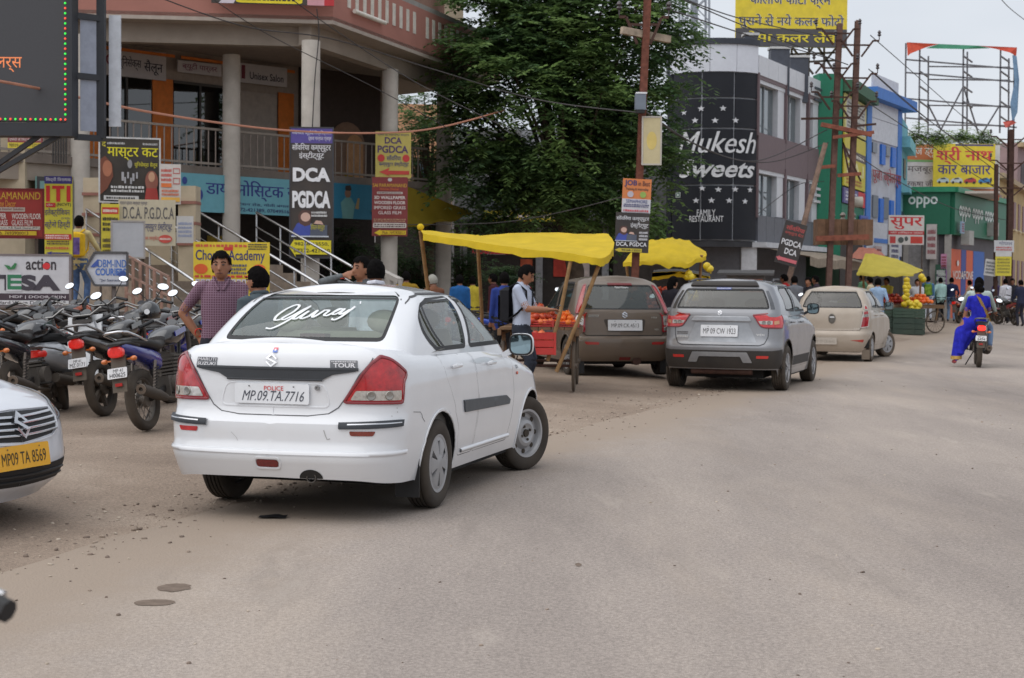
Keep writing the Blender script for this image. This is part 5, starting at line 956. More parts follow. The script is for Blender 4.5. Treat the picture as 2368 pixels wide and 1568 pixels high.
class Surf:
	"""shell of a car: horizontal outlines stacked in z; s runs along the outline from the rear centre round the right side to the front"""
	def __init__(q, W, L, rc0, rc1, w, yr, yf, b0, b1, taper=None, zs=None, curl=.08, cd=.1):
		q.W, q.L, q.rc0, q.rc1, q.b0, q.b1 = W, L, rc0, rc1, b0, b1
		q.w, q.yr, q.yf = pch(w), pch(yr), pch(yf); q.tp = pch(taper) if taper else (lambda y: 1); q.zs = pch(zs) if zs else None; q.curl, q.cd = curl, cd
	def xyz(q, s, z):
		e_ = 2 * q.W + q.L
		if abs(s) > e_: s = -math.copysign(2 * e_ - abs(s), s)
		a = abs(s); W, L, r0, r1 = q.W, q.L, q.rc0, q.rc1
		if a < W - r0: bx, by = a, 0.
		elif a < W + r0:
			t = (a - W + r0) / (2 * r0); bx = (1-t)**2 * (W - r0) + 2*t*(1-t) * W + t*t * W; by = t*t * r0
		elif a < W + L - r1: bx, by = W, a - W
		elif a < W + L + r1:
			t = (a - W - L + r1) / (2 * r1); bx = (1-t)**2 * W + 2*t*(1-t) * W + t*t * (W - r1); by = (1-t)**2 * (L - r1) + 2*t*(1-t) * L + t*t * L
		else: bx, by = max(0., 2 * W + L - a), L
		k = bx / W; u = by / L; yr = q.yr(z) + q.b0 * k * k; yf = q.yf(z) - q.b1 * k * k
		y = yr + (yf - yr) * u; w = q.w(z)
		if q.zs:
			d = q.zs(a) - z
			if d < q.cd: w -= q.curl * (1 - max(d, 0) / q.cd) ** 2
		return Vector(((k if s >= 0 else -k) * w * q.tp(y), y, z))
	def __call__(q, s, z, off=0):
		p = q.xyz(s, z)
		if off:
			e = .004; n = (q.xyz(s + e, z) - q.xyz(s - e, z)).cross(q.xyz(s, z + e) - q.xyz(s, z - e))
			if n.length > 1e-12: p = p + n.normalized() * off
		return p
	def SY(q, y, z):
		a, b = q.yr(z) + q.b0, q.yf(z) - q.b1; return q.W + (y - a) / (b - a) * q.L
	def RX(q, x, z): return x / (q.w(z) * q.tp(q.yr(z))) * q.W
	def FX(q, x, z): return 2 * q.W + q.L - x / (q.w(z) * q.tp(q.yf(z))) * q.W
def dens(poly, step, closed=True):
	o = []; n = len(poly)
	for i in range(n if closed else n - 1):
		(a, b), (c, d) = poly[i], poly[(i + 1) % n]; k = max(1, int(math.ceil(math.hypot(c - a, d - b) / step)))
		o += [(a + (c - a) * t / k, b + (d - b) * t / k) for t in range(k)]
	return o if closed else o + [poly[-1]]
def inside(p, poly):
	x, y = p; r = False; j = len(poly) - 1
	for i in range(len(poly)):
		xi, yi = poly[i]; xj, yj = poly[j]
		if (yi > y) != (yj > y) and x < (xj - xi) * (y - yi) / (yj - yi) + xi: r = not r
		j = i
	return r
def panel(mb, fn, outer, holes=(), off=0, step=.04, both=True):
	outer = dens(outer, step); holes = [dens(h, step) for h in holes]
	vs = []; ed = []
	for ring in [outer] + holes:
		o = len(vs); vs += ring; ed += [(o + i, o + (i + 1) % len(ring)) for i in range(len(ring))]
	x0, x1 = min(p[0] for p in outer), max(p[0] for p in outer); y0, y1 = min(p[1] for p in outer), max(p[1] for p in outer)
	nx, ny = int((x1 - x0) / step), int((y1 - y0) / (step * .8))
	for i in range(1, nx):
		for j in range(1, ny):
			p = (x0 + (x1 - x0) * i / nx + .0013 * (j % 2), y0 + (y1 - y0) * j / ny)
			if inside(p, outer) and not any(inside(p, h) for h in holes): vs.append(p)
	V, _, F, _, _, _ = delaunay_2d_cdt([Vector(v) for v in vs], ed, [], 0, 1e-6)
	F = [f for f in F if (lambda c: inside(c, outer) and not any(inside(c, h) for h in holes))((sum(V[i].x for i in f) / len(f), sum(V[i].y for i in f) / len(f)))]
	FF = []
	for f in F:
		a = sum(V[f[i]].x * V[f[(i + 1) % len(f)]].y - V[f[(i + 1) % len(f)]].x * V[f[i]].y for i in range(len(f)))
		FF.append(tuple(f) if a > 0 else tuple(f)[::-1])
	mb.add([fn(v.x, v.y, off) for v in V], FF)
	if both: mb.add([fn(-v.x, v.y, off) for v in V], [f[::-1] for f in FF])
	return mb
def ribbon(mb, fn, line, w, off=.002, both=True, closed=False, step=.03, bow=0):
	"""thin strip laid on the shell along a line; bow > 0 makes it a raised moulding"""
	pts = dens(line, step, closed)
	for sg in ((1, -1) if both else (1,)):
		rows = []; n = len(pts)
		for i, p in enumerate(pts):
			a = Vector(pts[(i - 1) % n] if closed or i else pts[i]); b = Vector(pts[(i + 1) % n] if closed or i < n - 1 else pts[i])
			d = (b - a); d = d.normalized() if d.length else Vector((1, 0)); nn = Vector((-d.y, d.x)) * w / 2; p = Vector(p)
			if bow: rows.append([fn(sg * (p + nn * k).x, (p + nn * k).y, off + bow * h) for k, h in ((-1, -.3), (-.8, .8), (0, 1), (.8, .8), (1, -.3))])
			else: rows.append([fn(sg * (p - nn).x, (p - nn).y, off), fn(sg * (p + nn).x, (p + nn).y, off)])
		if closed: rows.append(rows[0])
		mb.grid([r if sg < 0 else r[::-1] for r in rows])
	return mb
def chords(mb, fn, ss_, z_of, crown, nw=14, off=0):
	rows = []
	for s in ss_:
		z = z_of(s); a, b = fn(-s, z, off), fn(s, z, off); cr = crown(s)
		rows.append([a + (b - a) * t + Vector((0, 0, cr * (1 - (2 * t - 1) ** 2))) for t in [k / nw for k in range(nw + 1)]])
	mb.grid(rows)
def frange(a, b, st):
	n = max(2, int(math.ceil(abs(b - a) / st))); return [a + (b - a) * i / n for i in range(n + 1)]
WHEELS = {}
def wheel(parent, loc, r, w, style, steer=0, side=1, tyre=None, silver=(176, 178, 182)):
	k = (r, w, style, silver)
	if k not in WHEELS:
		t = MB(); rr = r * .64
		pr = [(rr, -w * .40), (rr + .012, -w * .47), (r * .83, -w * .52), (r * .93, -w * .49), (r * .985, -w * .40)]
		for g in (-.3, -.14, .02, .18):
			pr += [(r, w * g - w * .06), (r, w * g + w * .035), (r * .965, w * g + w * .045), (r * .965, w * g + w * .085), (r, w * g + w * .1)]
		pr += [(r, w * .36), (r * .985, w * .42), (r * .93, w * .49), (r * .83, w * .52), (rr + .012, w * .47), (rr, w * .40)]
		t.lathe(pr, axis='x', n=40)
		m = MB()
		m.lathe([(rr + .002, -w * .4), (rr - .01, 0), (rr + .004, w * .38), (rr + .006, w * .46), (rr - .012, w * .45), (rr - .022, w * .34)], axis='x', n=40)
		if style == 'cap':      # silver plastic wheel cover with six slotted spokes
			m.lathe([(rr - .012, w * .44), (rr - .03, w * .45), (rr * .8, w * .46)], axis='x', n=40)
			for i in range(6):
				a0 = 2 * pi * i / 6
				def sp(r0, r1, h0, h1, e0, e1):
					m.add([(h0, r0 * math.cos(a0 - e0), r0 * math.sin(a0 - e0)), (h0, r0 * math.cos(a0 + e0), r0 * math.sin(a0 + e0)), (h1, r1 * math.cos(a0 + e1), r1 * math.sin(a0 + e1)), (h1, r1 * math.cos(a0 - e1), r1 * math.sin(a0 - e1))], [(0, 1, 2, 3)])
				sp(rr * .28, rr * .85, w * .51, w * .46, .5, .36)
				for s_ in (-1, 1):
					m.add([(w * .5, rr * .3 * math.cos(a0 + s_ * .5), rr * .3 * math.sin(a0 + s_ * .5)), (w * .46, rr * .85 * math.cos(a0 + s_ * .36), rr * .85 * math.sin(a0 + s_ * .36)), (w * .3, rr * .85 * math.cos(a0 + s_ * .4), rr * .85 * math.sin(a0 + s_ * .4)), (w * .3, rr * .3 * math.cos(a0 + s_ * .52), rr * .3 * math.sin(a0 + s_ * .52))], [(0, 1, 2, 3)])
			m.lathe([(rr * .32, w * .5), (rr * .2, w * .53), (.001, w * .53)], axis='x', n=24)
		elif style == 'steel':  # pressed steel rim with holes round a raised centre
			m.lathe([(rr - .02, w * .34), (rr * .86, w * .2), (rr * .7, w * .2), (rr * .55, w * .38), (rr * .42, w * .42), (rr * .28, w * .34), (rr * .2, w * .34), (.001, w * .34)], axis='x', n=40)
		else:                   # alloy with five spokes
			for i in range(5):
				a0 = 2 * pi * i / 5; d = Vector((0, math.cos(a0), math.sin(a0)))
				for e in (-.13, .13):
					m.beam(Vector((w * .42, 0, 0)) + d * rr * .1, Vector((w * .4, rr * .95 * math.cos(a0 + e), rr * .95 * math.sin(a0 + e))), rr * .14, .03, up=(1, 0, 0))
			m.lathe([(rr * .26, w * .36), (rr * .24, w * .46), (.001, w * .47)], axis='x', n=24)
		d = MB(); d.lathe([(rr - .004, w * .1), (.001, w * .1)], axis='x', n=28); d.lathe([(.001, -w * .2), (rr, -w * .2)], axis='x', n=28)
		if style == 'steel':
			for i in range(8):
				a = 2 * pi * i / 8; d.lathe([(.021, w * .02), (.021, w * .225), (.001, w * .226)], (0, rr * .77 * math.cos(a), rr * .77 * math.sin(a)), 'x', 10)
			for i in range(4):
				a = 2 * pi * i / 4 + .4; d.lathe([(.012, w * .3), (.012, w * .4), (.001, w * .4)], (0, rr * .3 * math.cos(a), rr * .3 * math.sin(a)), 'x', 6)
			d.lathe([(rr * .17, w * .3), (rr * .16, w * .42), (.001, w * .43)], axis='x', n=16)
		WHEELS[k] = (t.mesh('wheel', RUBBER if tyre is None else tyre, 40), m.mesh('rim', M(silver, .38, .7, var=.1, dust=.3), 30), d.mesh('hub', M((30, 27, 25), .8, dust=.3), 30))
	a, b, c = WHEELS[k]
	o = link('wheel', a, parent, loc, (0, 0, steer + (0 if side > 0 else pi))); link('rim', b, o); link('hub', c, o); return o
GLASSM = {}
def sqr(p):
	k = (abs(p.x) ** 3.2 + abs(p.z) ** 3.2 + abs(p.y) ** 2.2) ** (-1 / 3); return k if p.y * k > -.36 else .36 / abs(p.y)
def seg4(n=28): return [(math.copysign(abs(math.cos(a)) ** .6, math.cos(a)), math.copysign(abs(math.sin(a)) ** .6, math.sin(a))) for a in [2 * pi * i / n for i in range(n + 1)]]
def car(name, label, cat, loc, yaw, S, paint, wheels, steer=0, dustg=.1, group=None):
	t = thing(name, label, cat, loc, yaw, group)
	B = Surf(**S['B']); Gs = Surf(**S['G']); t_B = B; W, L = B.W, B.L; end = 2 * W + L
	zs = B.zs; zb = pch(S['zb']); wb, wr = S['wb'], S['wr']
	# wheel arches on the sides: cut from the lower edge
	def arch(yc, ra, zc):
		o = []
		a0 = math.asin(max(-1, min(1, (zb(B.SY(yc, .3)) - zc) / ra)))
		for i in range(19):
			a = pi - a0 - (pi - 2 * a0) * i / 18; o.append((B.SY(yc + ra * math.cos(a), zc + ra * math.sin(a)), zc + ra * math.sin(a)))
		return o
	A0, A1 = arch(0, S['ra'], wr), arch(wb, S['ra'], wr)
	low = [(s, zb(s)) for s in frange(0, A0[0][0], .06)[:-1]] + A0 + [(s, zb(s)) for s in frange(A0[-1][0], A1[0][0], .06)[1:-1]] + A1 + [(s, zb(s)) for s in frange(A1[-1][0], end, .06)[1:]]
	top = [(s, zs(s)) for s in frange(end, 0, .05)]
	doors = S.get('doors', []); dp = [[(B.SY(y, z), z) for y, z in d] for d in doors]
	lid = S.get('lid')
	mats = [paint]
	body = MB(); panel(body, B, low + top, [roundp(d, .03) for d in dp], step=.045)
	sd0, sh0 = S['deck'], S['hood']
	chords(body, B, frange(0, sd0, .045), zs, lambda s: S['dcrown'] * ss(0, .5, s))
	chords(body, B, frange(end, sh0, .05), zs, lambda s: S['hcrown'] * ss(0, .6, end - s))
	# greenhouse
	zt = S['ztop']; z0 = S['zg']; ge = 2 * Gs.W + Gs.L
	wins = [[(Gs.SY(y, z), z) for y, z in w_] for w_ in S['wins']]; rw = S['rwin']; fw = S['fwin']
	rwp = rw; fwp = [(ge - a, z) for a, z in fw][::-1]
	outer = [(s, z0) for s in frange(0, ge, .08)] + [(s, zt) for s in frange(ge, 0, .08)]
	# the rear and front panes span the centre line: the shell is one full loop
	full = [(-ge, z0)] + [(s, z0) for s in frange(-ge, ge, .08)[1:]] + [(s, zt) for s in frange(ge, -ge, .08)]
	hol = []
	for w_ in wins: hol += [roundp(w_, .035), [(-a, z) for a, z in roundp(w_, .035)][::-1]]
	R_ = roundp([(-a, z) for a, z in rwp[::-1]] + rwp, .05) if rwp else None
	if R_: hol.append(R_)
	F_ = roundp(fwp, .05); gap = [(-a, z) for a, z in F_][::-1]
	panel(body, Gs, full, hol + [F_, gap], step=.045, both=False)
	chords(body, Gs, frange(0, ge, .06), lambda s: zt, lambda s: S['rcrown'] * ss(0, .55, s) * ss(0, .8, ge - s))
	body.build('body', paint, t, 38)
	for i, d in enumerate(dp):
		c = Vector((sum(p[0] for p in d) / len(d), sum(p[1] for p in d) / len(d)))
		sh = [((Vector(p) - c) * 1 + c) for p in d]; q = []
		for p in roundp(d, .03):
			v = Vector(p) - c; q.append(tuple(c + v * (1 - .005 / max(v.length, .1))))
		for sg in (1, -1):
			m = MB(); fn = (lambda s, z, o, sg=sg: B(sg * s, z, o)); panel(m, fn, q, step=.045, both=False)
			if sg < 0: m.f = [f[::-1] for f in m.f]
			do = m.build('door', paint, t, 38)
			hy, hz = S['handles'][i]; h = MB()
			s0 = B.SY(hy, hz); h.tube([B(sg * (s0 - .085), hz, .008), B(sg * (s0 - .06), hz + .004, .034), B(sg * (s0 + .06), hz + .004, .034), B(sg * (s0 + .085), hz, .008)], [.012, .016, .016, .012], 8)
			h.build('handle', S.get('hmat', paint), do, 40)
	# panes and rubber trims
	gm = S.get('gmat') or glass((.52, .58, .57), .05, body=dustg, bcol=(120, 116, 108))
	gs_ = S.get('gside') or gm
	if R_:
		m = MB(); panel(m, Gs, R_, off=-.006, step=.06, both=False); m.build('rear_window', gm, t, 60)
		m = MB(); ribbon(m, Gs, R_, S.get('rtrim', .05), -.001, both=False, closed=True); m.build('window_seal', BLACK, t)
	m = MB(); panel(m, Gs, F_, off=-.006, step=.06, both=True); m.build('windscreen', gm, t, 60)
	for w_ in wins:
		for sg in (1, -1):
			m = MB(); fn = (lambda s, z, o, sg=sg: Gs(sg * s, z, o)); rp = roundp(w_, .035); panel(m, fn, rp, off=-.008, step=.06, both=False)
			wo_ = m.build('side_window', gs_, t, 60)
			m = MB(); ribbon(m, fn, rp, .032, .002, both=False, closed=True); m.build('window_seal', BLACK, wo_)
	# dark inside: floor boxes set low and wide to deepen shade beneath, wheel housings, lining
	ib = MB(); x1 = W - .09; [ib.bbox((-a_, y0_, .19), (a_, y1_, .34)) for a_, y0_, y1_ in ((.58, -.35, wb + .45), (x1, .42, wb - .46))]; ib.bbox((-.6, -S['ro'] + .4, .29), (.6, -.3, .36))
	for yc in (0, wb):
		for sg in (1, -1):
			rows = [[(sg * x, yc + S['ra'] * 1.0 * math.cos(a), wr + S['ra'] * math.sin(a)) for x in (W - .03, W - .3)] for a in [pi * i / 14 for i in range(15)]]
			ib.grid(rows); ib.add([(sg * (W - .3), yc + S['ra'] * math.cos(a), wr + S['ra'] * math.sin(a)) for a in [pi * i / 15 for i in range(16)]], [tuple(range(16))])
	ib.build('underbody', M((22, 21, 21), .9), t)
	li = MB(); chords(li, Gs, frange(0, ge, .1), lambda s: zt - .02, lambda s: S['rcrown'] * .8 * ss(0, .55, s), 6, -.03)
	for sg in (1, -1): li.grid([[B(sg * s, z, -.05) for s in frange(B.SY(-.2, .6), B.SY(wb - .45, .6), .2)] for z in (.3, .6, zs(W + 1.3) - .02)])
	li.add([B(s, zs(s) - .02, -.06) for s in (-(W + .45), W + .45)] + [Vector((B(W + .45, 1, 0).x * .97, S['shelf'], zs(W) - .03)), Vector((-B(W + .45, 1, 0).x * .97, S['shelf'], zs(W) - .03))], [(0, 1, 2, 3)])
	li.build('lining', M((92, 90, 86), .9), t)
	seatm = S.get('seat', M((62, 60, 58), .9))
	def seat(x, y, w_, hd=1):
		m = MB(); rows = []
		for k in range(7):
			u = k / 6; z = .62 + .58 * u; yy = y - .1 * u; ww = w_ / 2 * (1 - .25 * u ** 3)
			rows.append([(x + ww * math.cos(a), yy + .07 * math.sin(a), z) for a in [2 * pi * i / 14 for i in range(14)]])
		m.grid(rows, True); m.add(rows[-1], [tuple(range(14))]); m.bbox((x - w_ / 2, y, .45), (x + w_ / 2, y + .5, .62))
		for dx in ([0] if hd == 1 else [-.36, .36]): m.ball((x + dx, y - .13, 1.27), (.13, .05, .085), 12, 8)
		return m
	fy = S['seats'][1]
	for x in (-.37, .37): seat(x, fy, .5).build('front_seat', seatm, t, 50)
	seat(0, S['seats'][0], 1.2, 2).build('rear_seat', seatm, t, 50)
	m = MB(); m.bbox((-W + .16, fy + .85, .7), (W - .16, fy + 1.2, .98)); m.build('dashboard', M((60, 60, 62), .8), t)
	m = MB(); m.tube([Vector((.37 + .17 * math.cos(a), fy + .68 - .06 * math.sin(a), .93 + .17 * math.sin(a))) for a in [2 * pi * i / 20 for i in range(21)]], .014, 6); m.build('steering_wheel', BLACK, t, 60)
	for (yc, st, sty) in ((0, 0, wheels[0]), (wb, steer, wheels[1])):
		for sg in (1, -1): wheel(t, (sg * (S['track'] / 2), yc, wr), wr, S['tw'], sty, st, sg, S.get('tyre'))
	for A_ in (A0, A1):
		for sg in (1, -1):
			m = MB(); ribbon(m, (lambda s, z, o, sg=sg: B(sg * s, z, o)), A_, .022, .003, False, bow=.006); m.build('arch_lip', S.get('archmat', paint), t, 60)
	# mirrors
	my, mz = S['mirror']
	for sg in (1, -1):
		m = MB(); base = B(sg * B.SY(my, mz - .1), mz - .1, 0); c = Vector((sg * (abs(base.x) + .15), my, mz + .01))
		m.ball(c, (.098, .075, .088), 20, 12, f=sqr); m.beam(base + Vector((0, 0, .02)), c, .05, .04)
		mo = m.build('door_mirror', S.get('mmat', paint), t, 50)
		g = MB(); g.add([c + Vector((.082 * a, -.0285, .072 * b_)) for a, b_ in seg4()[:-1]], [tuple(range(28))]); g.build('mirror_glass', M((150, 170, 175), .04, 1, var=0), mo)
		g = MB(); g.tube([c + Vector((.088 * a, -.027, .078 * b_)) for a, b_ in seg4()], .008, 6); g.build('mirror_rim', BLACK, mo)
	return t, B, Gs
def on(B, s0, z0, w, h, base=.004):
	"""flat print or badges laid on the shell round (s0,z0)"""
	return Art(w, h, .001, base, lambda p: tuple(B(s0 + p[0], z0 + p[2], -p[1])))
def plate(t, B, s0, z0, w, h, rows, bgc=(226, 228, 232), off=.02, flipn=1, fc=(60, 60, 66), shear=0, bold=.002):
	"""number plate: a flat pressed sheet standing off the shell"""
	a, b = B(s0 - .1, z0, 0), B(s0 + .1, z0, 0); x = (b - a).normalized(); u = (B(s0, z0 + .04, 0) - B(s0, z0 - .04, 0)).normalized(); n = x.cross(u).normalized()
	o = MB(); pl = roundp([(-w / 2, -h / 2), (w / 2, -h / 2), (w / 2, h / 2), (-w / 2, h / 2)], .015, 3)
	o.prism(pl, .008, y0=0); po = o.build('number_plate', M(bgc, .45, var=.05), t, 30)
	po.matrix_local = Matrix.Translation(B(s0, z0, off)) @ Matrix((x, -n, u)).transposed().to_4x4()
	A = Art(w, h, base=.002)
	for r_ in rows: A.text(r_[0], r_[1], r_[2], r_[3], r_[4], r_[5] if len(r_) > 5 else fc, bold, r_[6] if len(r_) > 6 else shear)
	for q in (.2, .8): A.ell(q, .86, .012, .035, (70, 68, 66), 8)
	A.build(po); return po
def carpaint(c, dust=0, metal=0, rough=.3): return M(c, rough, metal, var=.03, scale=2, coat=1, dust=dust, key='car_paint')
REDLENS = M((176, 22, 26), .12, coat=1, var=.25, scale=30); DKRED = M((120, 14, 22), .12, coat=1, var=.2, scale=30); CLEARLENS = M((196, 192, 186), .1, .4, coat=1, var=.25, scale=40); LAMPRIM = M((128, 24, 34), .2, coat=1)
def lamp(t, B, poly, lower=None, red=REDLENS, off=.006, both=True, name='tail_lamp', clear=CLEARLENS, rim=LAMPRIM, extra=()):
	for sg in ((1, -1) if both else (1,)):
		fn = (lambda s, z, o, sg=sg: B(sg * s, z, o)); m = MB(); panel(m, fn, poly, off=off, step=.03, both=False)
		if sg < 0: m.f = [f[::-1] for f in m.f]
		o = m.build(name, red, t, 50)
		m = MB(); ribbon(m, fn, poly, .02, off + .003, both=False, closed=True, step=.02, bow=.004); m.build('lamp_rim', rim, o)
		for pl, mt in ([(lower, clear)] if lower else []) + list(extra):
			m = MB(); panel(m, fn, pl, off=off + .004, step=.03, both=False)
			if sg < 0: m.f = [f[::-1] for f in m.f]
			lo_ = m.build('lamp_lens', mt, o, 50)
			c = [sum(p[i] for p in pl) / len(pl) for i in (0, 1)]
			if mt is clear:
				for k in (-.35, .35):
					m = MB()
					ds = (max(p[0] for p in pl) - min(p[0] for p in pl)) / 2; ctr = fn(c[0] + k * ds, c[1], off + .006); n_ = (fn(c[0] + k * ds, c[1], .1) - fn(c[0] + k * ds, c[1], 0)).normalized()
					ro_ = n_.to_track_quat('Z', 'Y').to_matrix(); m.lathe([(.03, 0), (.026, .004), (.012, .001), (.001, .002)], ctr, n=16, rot=ro_)
					m.build('bulb', M((150, 146, 140), .15, .6), lo_, 40)
def suzu(B, s0, z0, h, t, mat=CHROME):
	"""slanted double-chevron badge"""
	A = on(B, s0, z0, h, h, .012); A.line([(.95, .6), (.5, .93), (.1, .66), (.9, .34), (.5, .07), (.05, .4)], .13, mat)
	return A.build(t, 'badge')
SEDAN = dict(
	B=dict(W=.845, L=4.18, rc0=.27, rc1=.42, b0=.1, b1=.3, curl=.085, cd=.1,
		   w=[(.2, .785), (.3, .81), (.45, .835), (.62, .845), (.8, .842), (.95, .83), (1.05, .815), (1.2, .80)],
		   yr=[(.2, -.9), (.3, -.95), (.39, -.988), (.42, -1.0), (.445, -1.0), (.462, -.985), (.48, -.968), (.52, -.965), (.62, -.965), (.65, -.955), (.668, -.925), (.7, -.91), (.78, -.905), (.95, -.905), (1.04, -.895), (1.09, -.875), (1.125, -.835), (1.15, -.77)],
		   yf=[(.2, 3.12), (.45, 3.19), (.62, 3.18), (.75, 3.1), (.9, 2.95), (1.1, 2.7)],
		   taper=[(-1, .955), (-.5, .985), (.2, 1), (2, 1), (2.6, .985), (3.2, .93)],
		   zs=[(0, 1.145), (.5, 1.14), (.845, 1.115), (1.3, 1.095), (1.9, 1.075), (3.3, 1.055), (3.7, 1.03), (4.2, .985), (4.7, .89), (5.03, .82), (5.87, .84)]),
	G=dict(W=.775, L=2.5, rc0=.2, rc1=.25, b0=.1, b1=.15,
		   w=[(.98, .775), (1.1, .755), (1.2, .722), (1.3, .685), (1.39, .64), (1.43, .61), (1.46, .56), (1.485, .49)],
		   yr=[(.98, -.7), (1.1, -.56), (1.165, -.48), (1.3, -.27), (1.4, -.08), (1.445, .03), (1.47, .12), (1.485, .24)],
		   yf=[(.98, 2.15), (1.2, 1.78), (1.4, 1.36), (1.45, 1.22), (1.485, 1.0)]),
	zb=[(0, .285), (.6, .275), (.845, .255), (1.2, .24), (1.9, .225), (3.7, .225), (4.3, .22), (5.03, .2), (5.87, .2)],
	wb=2.39, wr=.305, ra=.37, ro=.99, track=1.49, tw=.175, deck=.845 + .75, hood=.845 + 2.6, dcrown=.04, hcrown=.05, rcrown=.05,
	ztop=1.485, zg=.985, shelf=.25, seats=(.3, 1.12), mirror=(1.62, 1.06),
	doors=[[(.06, 1.045), (.13, .9), (.28, .72), (.40, .52), (.45, .31), (.78, .31), (.78, 1.04)], [(.8, 1.04), (.8, .31), (1.7, .31), (1.8, .5), (1.82, .8), (1.78, 1.02)]],
	handles=[(.33, .955), (1.18, .94)],
	wins=[[(.14, 1.085), (.02, 1.15), (-.04, 1.23), (-.02, 1.32), (.1, 1.385), (.3, 1.42), (.82, 1.432), (.78, 1.085)], [(.9, 1.085), (.93, 1.432), (1.1, 1.425), (1.28, 1.37), (1.52, 1.25), (1.84, 1.085)]],
	rwin=[(.61, 1.15), (.66, 1.455)], fwin=[(0.001, 1.08), (.62, 1.08), (.62, 1.44), (.001, 1.44)], rtrim=.055)
def varied(base, **k):
	d = {a: (dict(b) if isinstance(b, dict) else b) for a, b in base.items()}
	for a, b in k.items():
		if isinstance(b, dict): d[a].update(b)
		else: d[a] = b
	return d
